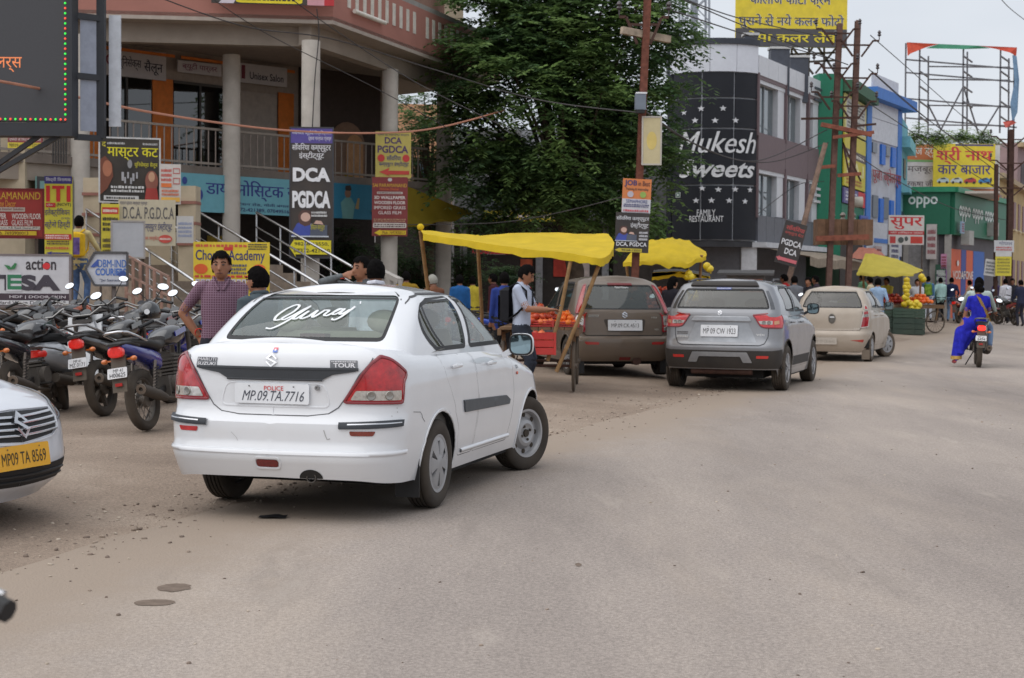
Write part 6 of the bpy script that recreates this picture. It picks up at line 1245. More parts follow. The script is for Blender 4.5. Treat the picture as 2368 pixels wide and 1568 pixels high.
# ---------------------------------------------------------------- the white saloon in the foreground
def white_car():
	a, b, c = G(985, 1172), G(1208, 1087), G(522, 1157)
	fwd = (b - a).normalized(); yaw = math.atan2(fwd.y, fwd.x) - pi / 2
	yaw = CARYAW; rx = hx(yaw); o = (a - rx * .745)
	o = Vector((CARPOS[0], CARPOS[1], 0.006))
	wp = M((222, 224, 228), .32, 0, var=.025, scale=2, coat=1, dust=.1, key='car_paint')
	t, B, Gs = car('white_saloon_car', 'dented white saloon car stopped at the road edge, rear window lettered Yuvraj', 'car', o, yaw, varied(SEDAN, seat=M((206, 198, 174), .9), gmat=glass((.8, .88, .86), .05, body=.2, bcol=(150, 162, 160)), gside=glass((.7, .74, .72), .06, body=.16, bcol=(130, 132, 126))), wp, ('cap', 'steel'), -.4)
	# boot seam, lid strip, lamps
	sm = M((92, 92, 95), .7)
	seam = [(-.72, 1.06), (-.6, .95), (-.5, .80), (-.455, .74), (-.39, .70), (-.25, .683), (.25, .683), (.39, .70), (.455, .74), (.5, .80), (.6, .95), (.72, 1.06)]
	m = MB(); ribbon(m, B, seam, .007, .003, both=False)
	ribbon(m, B, [(B.SY(-.55, .7), .7), (B.SY(-.42, .69), .69), (B.SY(-.33, .64), .62)], .004, .0015); m.build('panel_gap', sm, t)
	m = MB(); panel(m, B, [(-.58, .972), (-.42, .95), (-.34, .912), (.34, .912), (.42, .95), (.58, .972), (.6, .99), (0, .988), (-.6, .99)], off=.012, step=.05, both=False); ribbon(m, B, [(-.6, .985), (.6, .985)], .02, .008, False, bow=.008); ribbon(m, B, [(-.35, .914), (.35, .914)], .014, .004, False, bow=.012)
	m.build('boot_strip', M((46, 49, 54), .5), t, 60)
	rec = roundp([(-.4, .74), (.4, .74), (.36, .89), (-.36, .89)], .05)
	m = MB(); ribbon(m, B, rec[4:] + rec[:5], .012, .001, False, bow=.003); m.build('plate_recess', wp, t, 60)
	lampP = roundp([(.49, .775), (.55, .86), (.63, .965), (.70, 1.03), (.79, 1.068), (.88, 1.05), (.98, 1.0), (1.05, .965), (1.035, .935), (1.0, .91), (.98, .84), (.965, .77)], .02, 2)
	lamp(t, B, lampP, roundp([(.535, .79), (.575, .85), (.955, .85), (.945, .788)], .01, 2), red=M((178, 24, 30), .15, coat=1, var=.3, scale=18))
	plate(t, B, -.01, .822, .52, .13, [('MP.09.TA.7716', .1, .14, .94, .64, (70, 76, 90), .35), ('POLICE', .40, .66, .66, .88, (214, 48, 52), 0)], off=.014, bold=.002)
	# bumper mouldings, reflectors, fog lamp, exhaust
	for sg in (1, -1):
		fn = (lambda s, z, o, sg=sg: B(sg * s, z, o)); m = MB(); ribbon(m, fn, [(.48, .628), (1.0, .64)], .044, .004, False, bow=.014); q = m.build('bumper_moulding', M((50, 54, 60), .5), t, 60)
		m = MB(); ribbon(m, fn, [(.54, .633), (.97, .644)], .008, .017, False, bow=.004); m.build('chrome_line', CHROME, q, 60)
		m = MB(); panel(m, fn, roundp([(.56, .565), (.72, .565), (.74, .595), (.55, .595)], .01, 2), off=.004, step=.03, both=False)
		m.build('reflector', M((190, 38, 36) if sg < 0 else (120, 44, 32), .2, coat=1, var=.2, scale=30), t)
	m = MB(); panel(m, B, roundp([(-.09, .355), (.075, .355), (.075, .405), (-.09, .405)], .024, 4), off=.004, step=.03, both=False); m.build('fog_lamp', M((110, 14, 20), .15, coat=1, var=.3, scale=40), t)
	m = MB(); ribbon(m, B, roundp([(-.1, .345), (.085, .345), (.085, .415), (-.1, .415)], .03, 4), .016, .002, False, True, bow=.005); m.build('fog_lamp_rim', wp, t, 60)
	m = MB(); p = B(.3, .335, 0); m.lathe([(.03, -.25), (.034, .02), (.027, .02), (.025, -.2), (.001, -.2)], (p.x, p.y + .03, .29), 'y', 16, Matrix.Rotation(pi, 3, 'Z')); m.build('exhaust_pipe', M((86, 82, 78), .5, .7), t, 40)
	m = MB(); panel(m, B, [(.3 + .085 * math.cos(a), .285 + .06 * math.sin(a)) for a in [pi * i / 12 for i in range(13)]], off=.003, step=.03, both=False); m.build('exhaust_cutout', M((38, 36, 34), .9), t)
	m = MB(); ribbon(m, B, [(-1.12, .45), (1.12, .45)], .03, -.002, False, bow=.011); m.build('bumper_crease', wp, t, 80)
	# dent and scrapes on the bumper
	for ln, w_ in [([(.38, .6), (.392, .565), (.405, .54), (.425, .545)], .006), ([(-.29, .57), (-.25, .535), (-.24, .515)], .003)] + [([(s_, z_), (s_ + .008, z_ - .006)], .006) for s_, z_ in ((.9, .74), (.905, .715), (.85, .69), (.43, .48))]:
		m = MB(); ribbon(m, B, ln, w_, .0025, False); m.build('scratch', M((168, 167, 166), .8), t)
	# side moulding, handles recess, side repeater, mud flaps
	for sg in (1, -1):
		fn = (lambda s, z, o, sg=sg: B(sg * s, z, o)); m = MB(); Y_ = lambda y, z: (B.SY(y, z), z)
		panel(m, fn, [Y_(.5, .70), Y_(.53, .625), Y_(1.68, .605), Y_(1.7, .63), Y_(1.6, .665), Y_(.5, .70)][:-1], off=.012, step=.05, both=False); ribbon(m, fn, [Y_(.5, .7), Y_(.53, .625), Y_(1.68, .605), Y_(1.7, .63), Y_(1.6, .665)], .016, .003, False, True, bow=.01)
		if sg < 0: m.f = [f[::-1] for f in m.f]
		m.build('side_moulding', M((72, 76, 80), .55), t, 60)
		m = MB(); ribbon(m, fn, [Y_(.5, .345), Y_(1.2, .345), Y_(1.75, .345)], .03, .001, False, bow=.014); m.build('sill_crease', wp, t, 80)
		m = MB(); m.ball(fn(B.SY(1.93, .83), .83, .006), (.008, .022, .014), 10, 6); m.build('side_repeater', M((206, 92, 60), .3, coat=1), t)
		A = Art(.07, .03, .001, .004, lambda p, fn=fn: tuple(fn(B.SY(1.93, .88) + p[0], .88 + p[2], -p[1]))); A.text('Di', 0, 0, 1, 1, (70, 74, 80));
		if sg > 0: A.build(t, 'badge')
		if sg > 0: m = MB(); m.box((sg * .73, -.375, .25), (.17, .012, .27)); m.build('mud_flap', BLACK, t)
		# hinge post between the quarter light and the rear pane
		m = MB(); g = (lambda s, z, o, sg=sg: Gs(sg * s, z, o)); ribbon(m, g, [(Gs.SY(.3, 1.09), 1.09), (Gs.SY(.14, 1.395), 1.395)], .03, .003, False); m.build('window_post', BLACK, t)
	# badges and lettering
	A = on(B, -.53, 1.018, .165, .055); A.rect(0, .52, 1, 1, (96, 100, 108)).rect(0, 0, 1, .48, (96, 100, 108)).text('MARUTI', .06, .58, .96, .94, (226, 226, 230), .02).text('SUZUKI', .06, .06, .96, .42, (226, 226, 230), .02); A.build(t, 'badge')
	A = on(B, .50, 1.018, .19, .05); A.rect(0, 0, 1, 1, (110, 114, 120)).scrib(.05, .72, .95, .95, (220, 220, 224)).text('TOUR', .12, .08, .92, .66, (232, 232, 236), .03); A.build(t, 'badge')
	suzu(B, -.02, 1.035, .085, t)
	A = on(B, -.005, 1.1, .034, .03); A.rect(0, .5, 1, 1, (226, 110, 120)).rect(0, 0, 1, .5, (110, 140, 214)).rect(.3, .3, .7, .7, (236, 236, 240)); A.build(t, 'sticker')
	m = MB(); q = B(.315, .865, .008); m.lathe([(.016, 0), (.016, .012), (.008, .012), (.007, .004), (.001, .004)], q, 'y', 14, Matrix.Rotation(pi, 3, 'Z')); m.build('boot_lock', M((150, 150, 152), .3, .8), t, 40)
	# Yuvraj in white script across the rear window: drawn as brush strokes on the pane
	m = MB()
	def stroke(pts, w0=.014):
		o = []; n = len(pts)
		for i in range(n - 1):
			p0, p1, p2, p3 = [Vector(pts[max(0, min(n - 1, i + k))]) for k in (-1, 0, 1, 2)]
			for k in range(6):
				t_ = k / 6; o.append(.5 * (2 * p1 + (p2 - p0) * t_ + (2 * p0 - 5 * p1 + 4 * p2 - p3) * t_ ** 2 + (3 * p1 - p0 - 3 * p2 + p3) * t_ ** 3))
		o.append(Vector(pts[-1])); rows = []
		for i, p in enumerate(o):
			d = (o[min(i + 1, len(o) - 1)] - o[max(i - 1, 0)]).normalized(); w = w0 * (.55 + .75 * abs(d.y) ** 1.5); nn = Vector((-d.y, d.x)) * w
			ws = lambda u: Gs(-.34 + u.x * .64, 1.265 + u.y * .5, .002)
			rows.append([ws(p - nn), ws(p + nn)])
		m.grid(rows)
	stroke([(.13, .04), (.06, .03), (.04, .09), (.09, .18), (.17, .235), (.235, .22), (.225, .15), (.16, .08), (.14, .05), (.18, .04), (.25, .09), (.33, .17), (.4, .225)])
	stroke([(.4, .225), (.31, .11), (.2, -.01), (.1, -.08), (.02, -.075)]); stroke([(.3, .1), (.29, .055), (.33, .055), (.4, .13), (.42, .15), (.38, .08), (.4, .055), (.47, .085)])
	stroke([(.47, .085), (.52, .15), (.535, .16), (.52, .09), (.55, .085), (.63, .17)]); stroke([(.63, .17), (.69, .165), (.66, .11), (.7, .1), (.76, .14), (.83, .19)])
	stroke([(.86, .185), (.81, .19), (.76, .14), (.78, .115), (.83, .14), (.88, .19), (.85, .13), (.88, .125), (.95, .18)]); stroke([(1.0, .225), (.95, .16), (.88, .08), (.82, .045), (.78, .06)]); stroke([(1.035, .272), (1.05, .28)], .024)
	m.build('lettering', M((226, 228, 230), .6), t)
	for z_ in (1.42,): pass
	m = MB(); m.bbox((-.1, -.25, 1.12), (.08, -.14, 1.19)); m.build('high_brake_lamp', M((90, 40, 44), .5), t)
	for sg in (1, -1):
		m = MB(); ribbon(m, (lambda s, z, o, sg=sg: Gs(sg * s, z, o)), [(.72, 1.40), (.79, 1.445), (Gs.SY(.3, 1.462), 1.466), (Gs.SY(1.0, 1.46), 1.468)], .012, .002, False); m.build('roof_channel', M((70, 70, 72), .6), t)
CARYAW = -math.radians(15.7); CARPOS = (-1.292, 11.2)
white_car()
# ---------------------------------------------------------------- hatchbacks further along
def hatch(W, wb, ro, fo, ht, belt, tail, gtop=None, wr=.3, bump=.62, ra=.36, slope=.12, lean=0, gw=None, rc0=.26, zbr=.24, crease=.05):
	"""tail: rear profile points (z,y) from bumper to roof, y measured from the rear bumper face"""
	L = ro + wb + fo; yr = [(z, -ro + y) for z, y in tail]; gt = ht - .045
	gy = pch(yr); gwd = gw or [(belt - .06, W - .045), (belt + .05, W - .06), (belt + .2, W - .1), (gt - .14, W - .165), (gt - .07, W - .2), (gt - .03, W - .25), (gt, W - .34)]
	e = 2 * W + L
	return dict(
		B=dict(W=W, L=L, rc0=rc0, rc1=.4, b0=.09, b1=.25, curl=crease, cd=.07, w=[(.18, W - .06), (.3, W - .035), (.45, W - .008), (.62, W), (.85, W - .002), (belt, W - .02), (belt + .1, W - .03)],
			   yr=[p for p in yr if p[0] <= belt + .12], yf=[(.2, wb + fo - .08), (.5, wb + fo), (.7, wb + fo - .02), (.85, wb + fo - .12), (1.1, wb + fo - .4)],
			   taper=[(-ro, .95), (-ro + .4, .985), (.3, 1), (wb - .4, 1), (wb + .2, .985), (wb + fo, .92)],
			   zs=[(0, belt + .02), (W, belt + .02), (W + 1, belt), (W + ro + wb * .75, belt - .04), (W + ro + wb, belt - .1), (W + L - .1, belt - .22), (e, belt - .2)]),
		G=dict(W=gwd[0][1], L=L - 1.25, rc0=.2, rc1=.25, b0=.09, b1=.15, w=gwd, yr=[p for p in yr if p[0] >= belt - .1],
			   yf=[(belt - .06, wb - .28), (belt + .2, wb - .68), (gt - .06, wb - 1.12), (gt - .02, wb - 1.2), (gt, wb - 1.35)]),
		zb=[(0, zbr), (W, zbr), (W + .5, .22), (W + L - .6, .22), (e, .2)], wb=wb, wr=wr, ra=ra, ro=ro, track=2 * W - .2, tw=.175, deck=W + .2, hood=W + ro + wb - .35, dcrown=.01, hcrown=.05, rcrown=.05,
		ztop=gt, zg=belt - .03, shelf=-.05, seats=(.1, .95), mirror=(wb - .72, belt + .06),
		doors=[[(.1, belt - .03), (.16, .85), (.32, .65), (.42, .5), (.46, .32), (.8, .32), (.8, belt - .03)], [(.82, belt - .03), (.82, .32), (wb - .55, .32), (wb - .5, .6), (wb - .52, belt - .06)]],
		handles=[(.35, belt - .12), (1.2, belt - .13)],
		wins=[[(.0 + lean, belt + .07), (-.02 + lean, gt - .12), (.2, gt - .07), (.8, gt - .065), (.78, belt + .05)], [(.88, belt + .05), (.9, gt - .065), (wb - 1.32, gt - .075), (wb - 1.08, gt - .14), (wb - .58, belt + .05)]],
		rwin=[(W - .19, belt + .08), (W - .17, gt - .1)], fwin=[(.001, belt + .08), (W - .2, belt + .08), (W - .2, gt - .06), (.001, gt - .06)], rtrim=.04)
DUSTG = glass((.5, .54, .54), .07, body=.32, bcol=(128, 124, 118))
def grnd(x, y): return (x, y, gz(x, y))
def brown_hatch():
	y_ = 25.55; x_ = P(1424, 800, y_).x
	S = hatch(.84, 2.36, .56, .79, 1.58, .98, [(.24, .1), (.32, .04), (.45, .005), (.55, 0), (.6, .01), (.63, .06), (.8, .075), (1.0, .1), (1.1, .15), (1.25, .24), (1.4, .35), (1.46, .42), (1.505, .56)], wr=.3, lean=.12)
	S.update(rwin=[(.66, 1.05), (.62, 1.44)], gmat=glass((.6, .66, .64), .07, body=.2, bcol=(110, 118, 114)), mmat=BLACK)
	bp = M((104, 92, 82), .38, .3, var=.05, scale=3, coat=.6, dust=.35, key='car_paint')
	t, B, Gs = car('brown_hatchback_car', 'dusty brown hatchback parked behind the fruit cart, plate MP.09.CK.4513', 'car', grnd(x_, y_), math.radians(12.5), S, bp, ('alloy', 'alloy'), 0, .3)
	C = lambda s, z, o=0: B(s, z, o) if z < 1.03 else Gs(s * Gs.W / B.W, z, o)
	lamp(t, Gs, roundp([(.7, .99), (.69, 1.2), (.65, 1.44), (.72, 1.42), (.8, 1.2), (.84, .99)], .02, 2), None, red=REDLENS)
	lamp(t, B, roundp([(.66, .70), (.665, .99), (.86, .99), (.9, .9), (.86, .72)], .02, 2), roundp([(.69, .8), (.685, .95), (.85, .95), (.86, .82)], .02, 2), extra=[(roundp([(.69, .72), (.69, .78), (.85, .79), (.84, .73)], .01, 2), CLEARLENS)])
	sm = M((46, 42, 40), .8); m = MB(); ribbon(m, B, [(-.7, 1.0), (-.69, .68), (-.64, .645), (.64, .645), (.69, .68), (.7, 1.0)], .014, .002, False); m.build('panel_gap', sm, t)
	m = MB(); panel(m, B, roundp([(-.36, .9), (.36, .9), (.32, .71), (-.28, .71)], .04), off=.003, step=.05, both=False); m.build('plate_recess', M((66, 58, 52), .6), t, 60)
	plate(t, B, 0, .805, .56, .17, [('MP.09.CK.4513', .1, .3, .9, .66)])
	suzu(B, 0, .965, .1, t); A = on(B, -.53, .95, .17, .035); A.rect(0, 0, 1, 1, (170, 168, 164)).scrib(.05, .1, .95, .9, (80, 78, 76)); A.build(t, 'badge')
	A = on(B, .52, .93, .1, .03); A.text('ritz', 0, 0, 1, 1, (180, 178, 172)); A.build(t, 'badge'); A = on(B, .55, .74, .08, .025); A.text('VDi', 0, 0, 1, 1, (180, 178, 172)); A.build(t, 'badge')
	A = on(Gs, 0.02, 1.395, .26, .035, .004); A.text('Patel Motors', 0, .1, 1, 1, (214, 214, 214), .01); A.build(t)
	m = MB(); ribbon(m, Gs, [(-.24, 1.445), (.24, 1.445)], .035, .002, False, bow=.012); m.build('high_brake_lamp', M((110, 30, 32), .3), t, 60)
	for sg in (1, -1):
		fn = (lambda s, z, o, sg=sg: B(sg * s, z, o)); m = MB(); panel(m, fn, roundp([(.45, .505), (.66, .505), (.7, .55), (.45, .545)], .015, 2), off=.004, step=.04, both=False); m.build('reflector', M((170, 36, 34), .2, coat=1), t)
		m = MB(); m.box((sg * .72, -.36, .16), (.2, .012, .22)); m.build('mud_flap', BLACK, t)
	m = MB(); panel(m, B, roundp([(-.1, .26), (.1, .26), (.1, .31), (-.1, .31)], .01, 2), off=.004, step=.04, both=False); m.build('fog_lamp', DKRED, t)
	m = MB(); m.tube([(.2, -.5, .25), (.2, -.1, .25)], .07, 10); m.build('silencer', DARKRUST, t)
def silver_suv():
	S = hatch(.89, 2.5, .7, .8, 1.64, 1.12, [(.28, .12), (.4, .05), (.55, .01), (.66, 0), (.7, .03), (.75, .06), (.95, .09), (1.12, .1), (1.2, .14), (1.4, .24), (1.52, .31), (1.56, .33), (1.595, .48)], wr=.335, ra=.42, lean=.1, zbr=.32)
	S.update(gmat=glass((.55, .6, .58), .07, body=.3, bcol=(132, 130, 124)), archmat=M((44, 44, 46), .8, dust=.4), mmat=M((40, 41, 44), .4), tw=.2, rwin=[(.72, 1.2), (.69, 1.5)], rtrim=.06, tyre=M((70, 62, 54), .9, var=.3, scale=9))
	bp = M((138, 141, 147), .34, .55, var=.04, scale=2.5, coat=.8, dust=.2, key='car_paint')
	t, B, Gs = car('silver_suv_car', 'silver grey compact SUV standing in the middle, plate MP 09 CW 1923', 'car', (3.25, 23.95, .004), -math.radians(19.3), S, bp, ('alloy', 'alloy'), 0, .3)
	blk = M((30, 31, 34), .6, dust=.15)
	m = MB(); end = B.SY(-.4, .5); panel(m, B, [(-end, .34), (end, .34), (end, .62), (.8, .6), (-.8, .6), (-end, .62)], off=.008, step=.06, both=False); m.build('lower_bumper', blk, t, 60)
	m = MB(); panel(m, B, roundp([(-.5, .43), (-.42, .58), (.42, .58), (.5, .43), (.36, .43), (.32, .515), (-.32, .515), (-.36, .43)], .015, 2), off=.022, step=.05, both=False); m.build('skid_plate', M((150, 152, 156), .4, .4), t, 60)
	for sg in (1, -1):
		fn = (lambda s, z, o, sg=sg: B(sg * s, z, o)); m = MB(); panel(m, fn, roundp([(.56, .49), (.74, .49), (.75, .53), (.56, .53)], .01, 2), off=.014, step=.04, both=False); m.build('reflector', M((206, 50, 44), .2, coat=1), t)
		m = MB(); ribbon(m, fn, [(B.SY(.5, .4), .42), (B.SY(2.0, .4), .42)], .14, .004, False); m.build('sill_cladding', blk, t)
		m = MB(); m.tube([Gs(sg * Gs.SY(.1, 1.57), 1.575, .03), Gs(sg * Gs.SY(.4, 1.58), 1.588, .055), Gs(sg * Gs.SY(1.1, 1.58), 1.588, .055), Gs(sg * Gs.SY(1.35, 1.57), 1.575, .02)], .014, 6); m.build('roof_rail', M((60, 60, 64), .5), t, 60)
		m = MB(); panel(m, (lambda s, z, o, sg=sg: Gs(sg * s, z, o)), [(.735, 1.2), (.72, 1.47), (.78, 1.47), (.82, 1.2)], off=.003, step=.05, both=False); m.build('pillar_cover', blk if sg < 0 else M((96, 98, 102), .4, .5), t)
	lp = roundp([(.5, 1.115), (.6, .955), (.66, .935), (1.04, .93), (1.1, 1.0), (1.1, 1.12), (.85, 1.145)], .02, 2)
	lamp(t, B, lp, roundp([(.6, .985), (.57, 1.03), (.8, 1.035), (.8, .98)], .01, 2), red=M((206, 44, 46), .12, coat=1, var=.2, scale=20), extra=[(roundp([(.83, .98), (.83, 1.03), (.95, 1.04), (.95, .99)], .01, 2), M((206, 150, 110), .2, coat=1))])
	m = MB(); panel(m, B, roundp([(-.46, 1.03), (.46, 1.03), (.42, 1.085), (-.42, 1.085)], .02), off=.02, step=.05, both=False); ribbon(m, B, roundp([(-.46, 1.03), (.46, 1.03), (.42, 1.085), (-.42, 1.085)], .02), .02, .008, False, True, bow=.012); m.build('tailgate_bar', M((176, 178, 182), .3, .8), t, 60)
	m = MB(); panel(m, B, [(-.52, .72), (.55, .72), (.42, 1.0), (-.4, 1.0)], off=.002, step=.05, both=False); m.build('plate_recess', M((150, 153, 158), .4, .5), t, 60)
	plate(t, B, -.02, .88, .55, .17, [('MP 09 CW 1923', .07, .24, .94, .72)])
	m = MB(); ribbon(m, B, [(-.74, 1.12), (-.72, .8), (-.67, .7), (-.6, .675), (.6, .675), (.67, .7), (.72, .8), (.74, 1.12)], .012, .003, False); m.build('panel_gap', M((50, 50, 53), .8), t)
	suzu(B, -.02, 1.14, .07, t);
	m = MB(); ribbon(m, Gs, [(-.62, 1.555), (.62, 1.555)], .06, .01, False, bow=.03); m.build('roof_spoiler', blk, t, 60)
	A = on(Gs, 0, 1.5, .26, .03, .006); A.rect(0, 0, 1, 1, (90, 110, 190)).scrib(.04, .15, .96, .9, (220, 224, 236)); A.build(t, 'sticker')
	A = on(B, -.6, .82, .18, .1); A.scrib(0, .55, 1, 1, (70, 70, 72), 2).scrib(0, 0, 1, .45, (196, 196, 196), 1); A.build(t, 'badge'); A = on(B, .6, .83, .12, .03); A.text('VDi', 0, 0, 1, 1, (214, 214, 214)); A.build(t, 'badge')
	m = MB(); m.tube([(-.45, -.5, .3), (.45, -.5, .3)], .06, 10); m.build('rear_axle', DARKRUST, t)
def beige_hatch():
	S = hatch(.80, 2.38, .5, .68, 1.55, 1.06, [(.2, .08), (.3, .03), (.45, 0), (.56, 0), (.6, .02), (.64, .05), (.8, .055), (1.0, .075), (1.08, .1), (1.2, .16), (1.4, .27), (1.46, .33), (1.505, .48)], wr=.285, ra=.34, lean=.16, zbr=.2)
	S.update(gmat=DUSTG, rwin=[(.64, 1.1), (.6, 1.44)], mmat=M((150, 140, 128), .4), tyre=M((96, 84, 72), .9, var=.3, scale=9), rtrim=.05)
	bp = M((186, 174, 160), .4, .25, var=.05, scale=2.5, coat=.5, dust=.35, key='car_paint')
	t, B, Gs = car('beige_hatchback_car', 'dusty beige hatchback with turned front wheels, farthest of the cars', 'car', (6.72, 33.35, .004), -math.radians(21), S, bp, ('cap', 'cap'), -.5, .35)
	lp = roundp([(.62, .70), (.68, .96), (.72, 1.05), (.86, 1.05), (.88, .9), (.84, .72)], .02, 2)
	lamp(t, B, lp, roundp([(.68, .91), (.69, .97), (.85, .98), (.86, .93)], .01, 2), red=M((160, 26, 32), .15, coat=1, var=.2), rim=M((196, 190, 184), .4))
	lamp(t, Gs, roundp([(.68, 1.07), (.7, 1.17), (.76, 1.14), (.8, 1.07)], .02, 2), None, rim=M((196, 190, 184), .4))
	m = MB(); ribbon(m, B, [(-.68, 1.05), (-.66, .72), (-.6, .64), (.6, .64), (.66, .72), (.68, 1.05)], .012, .003, False); m.build('panel_gap', M((96, 88, 80), .8), t)
	plate(t, B, -.12, .42, .5, .14, [('MP 09 CB 6642', .1, .26, .92, .7, (172, 164, 154))], bgc=(196, 188, 178))
	m = MB(); c = B(.02, .88, .004); m.lathe([(.085, 0), (.085, .012), (.07, .014), (.066, .004), (.001, .004)], c, 'y', 20, Matrix.Rotation(pi, 3, 'Z') @ Matrix.Diagonal((.85, 1, 1.2))); m.build('badge', M((120, 116, 110), .4, .6), t, 40)
	m = MB(); ribbon(m, B, [(-.03, .91), (.07, .91)], .025, .014, False); m.build('badge_mark', WHITE, t)
	for sg in (1, -1):
		fn = (lambda s, z, o, sg=sg: B(sg * s, z, o)); m = MB(); panel(m, fn, roundp([(.42, .44), (.72, .4), (.74, .46)], .02, 2), off=.004, step=.04, both=False); m.build('reflector', M((170, 60, 52), .3), t)
		m = MB(); m.box((sg * .7, -.33, .15), (.16, .01, .2)); m.build('mud_flap', M((120, 108, 96), .9), t)
	A = on(B, .55, .68, .12, .03); A.text('i10', 0, 0, 1, 1, (214, 208, 200)); A.build(t, 'badge')
	m = MB(); m.ball((.3, .25, 1.2), (.3, .1, .13), 12, 8); m.build('cushion', M((176, 180, 60), .9), t, 60)
def white_taxi():
	S = varied(SEDAN)
	S['B'].update(W=.86, L=4.45, b1=.2, rc1=.34, yf=[(.2, 3.22), (.3, 3.34), (.42, 3.38), (.5, 3.37), (.62, 3.35), (.72, 3.3), (.8, 3.2), (.86, 3.05), (.95, 2.8), (1.1, 2.5)],
		zs=[(0, 1.145), (.86, 1.1), (1.9, 1.07), (3.5, 1.04), (4.0, 1.0), (4.6, .96), (5.0, .91), (5.31, .86), (5.6, .86), (6.17, .88)],
		w=[(.2, .79), (.3, .82), (.5, .855), (.7, .862), (.85, .85), (1.05, .815), (1.2, .8)])
	S['zb'] = [(0, .285), (.86, .25), (1.9, .225), (4.3, .22), (5.3, .2), (6.17, .185)]; S['hood'] = .86 + 2.7; S['ro'] = .99; S['hcrown'] = .1
	wp = M((216, 219, 226), .3, 0, var=.02, scale=2, coat=1, dust=.05, key='car_paint')
	h = math.radians(TAXI[2]); fx = Vector((math.sin(h), math.cos(h), 0)); o = Vector((TAXI[0], TAXI[1], 0)) - fx * 3.36
	t, B, Gs = car('white_taxi_car', 'white saloon cut off by the left edge, yellow front plate MP09 TA 8569', 'car', (o.x, o.y, 0), -h, S, wp, ('alloy', 'alloy'))
	F = lambda x, z: (B.FX(x, z), z); e = 2 * B.W + B.L
	def front(pl, m_, off, name, parent=None, mat=None, bow=None):
		"""pl in metres across the nose, x>0 the car's right"""
		m = MB(); panel(m, lambda s, z, o: B(s, z, o), pl, off=off, step=.04, both=False); return m.build(name, mat, parent or t, 60)
	def whole(half, off, name, mat):
		m = MB()
		for sg in (1, -1):
			fn = (lambda s, z, o, sg=sg: B(sg * s, z, o)); panel(m, fn, [F(x, z) for x, z in half], off=off, step=.04, both=False)
			if sg < 0: m.f = [f[::-1] for f in m.f]
		return m.build(name, mat, t, 60)
	gr = whole([(0.0005, .56), (.36, .585), (.44, .62), (.47, .68), (.45, .735), (.0005, .745)], .003, 'grille', M((26, 27, 30), .6))
	for z in (.6, .635, .67, .705):
		m = MB(); ribbon(m, B, [(B.FX(.0005, z), z), (B.FX(.43, z + .012), z + .012)], .016, .008, True, bow=.012); m.build('grille_bar', CHROME, gr, 60)
	m = MB(); ribbon(m, B, [F(x, z) for x, z in [(.0005, .545), (.36, .57), (.455, .61), (.485, .68), (.46, .745), (.0005, .757)]], .014, .004, True, bow=.006); m.build('grille_frame', wp, gr, 60)
	S_ = Art(.13, .15, .004, .03, lambda p: tuple(B(e + p[0], .655 + p[2], -p[1] + .004)))
	S_.line([(.95, .6), (.5, .93), (.1, .66), (.9, .34), (.5, .07), (.05, .4)], .13, CHROME); S_.build(t, 'badge')
	whole([(0.0005, .29), (.5, .3), (.6, .34), (.58, .42), (.4, .41), (.0005, .4)], .003, 'air_intake', M((24, 24, 27), .6))
	for z in (.325, .36):
		m = MB(); ribbon(m, B, [(B.FX(.0005, z), z), (B.FX(.54, z + .005), z + .005)], .012, .006, True, bow=.008); m.build('intake_slat', M((40, 41, 44), .5), t, 60)
	for sg in (1, -1):
		fn = (lambda s, z, o, sg=sg: B(sg * s, z, o)); m = MB(); pl = [F(.5, .66), F(.53, .75), F(.66, .79), (B.SY(3.0, .83), .82), (B.SY(2.82, .84), .845), (B.SY(2.95, .78), .77), F(.72, .69)]
		panel(m, fn, pl, off=.004, step=.04, both=False)
		m.build('head_lamp', M((150, 154, 158), .08, .6, var=.3, scale=20, coat=1), t, 60)
		m = MB(); ribbon(m, fn, pl, .016, .006, False, True, bow=.004); m.build('lamp_rim', M((120, 122, 126), .3, .5), t, 60)
		m = MB(); panel(m, fn, [F(.66, .32), F(.66, .47), F(.7, .47), F(.72, .32)], off=.004, step=.04, both=False); m.build('fog_recess', M((70, 72, 76), .5), t)
	po = plate(t, B, e - .04, .475, .5, .145, [('MP09 TA 8569', .08, .2, .92, .72, (58, 50, 30), 0)], bgc=(226, 168, 40), off=.03)
TAXI = (-2.98, 9.72, 109)
brown_hatch(); silver_suv(); beige_hatch(); white_taxi()
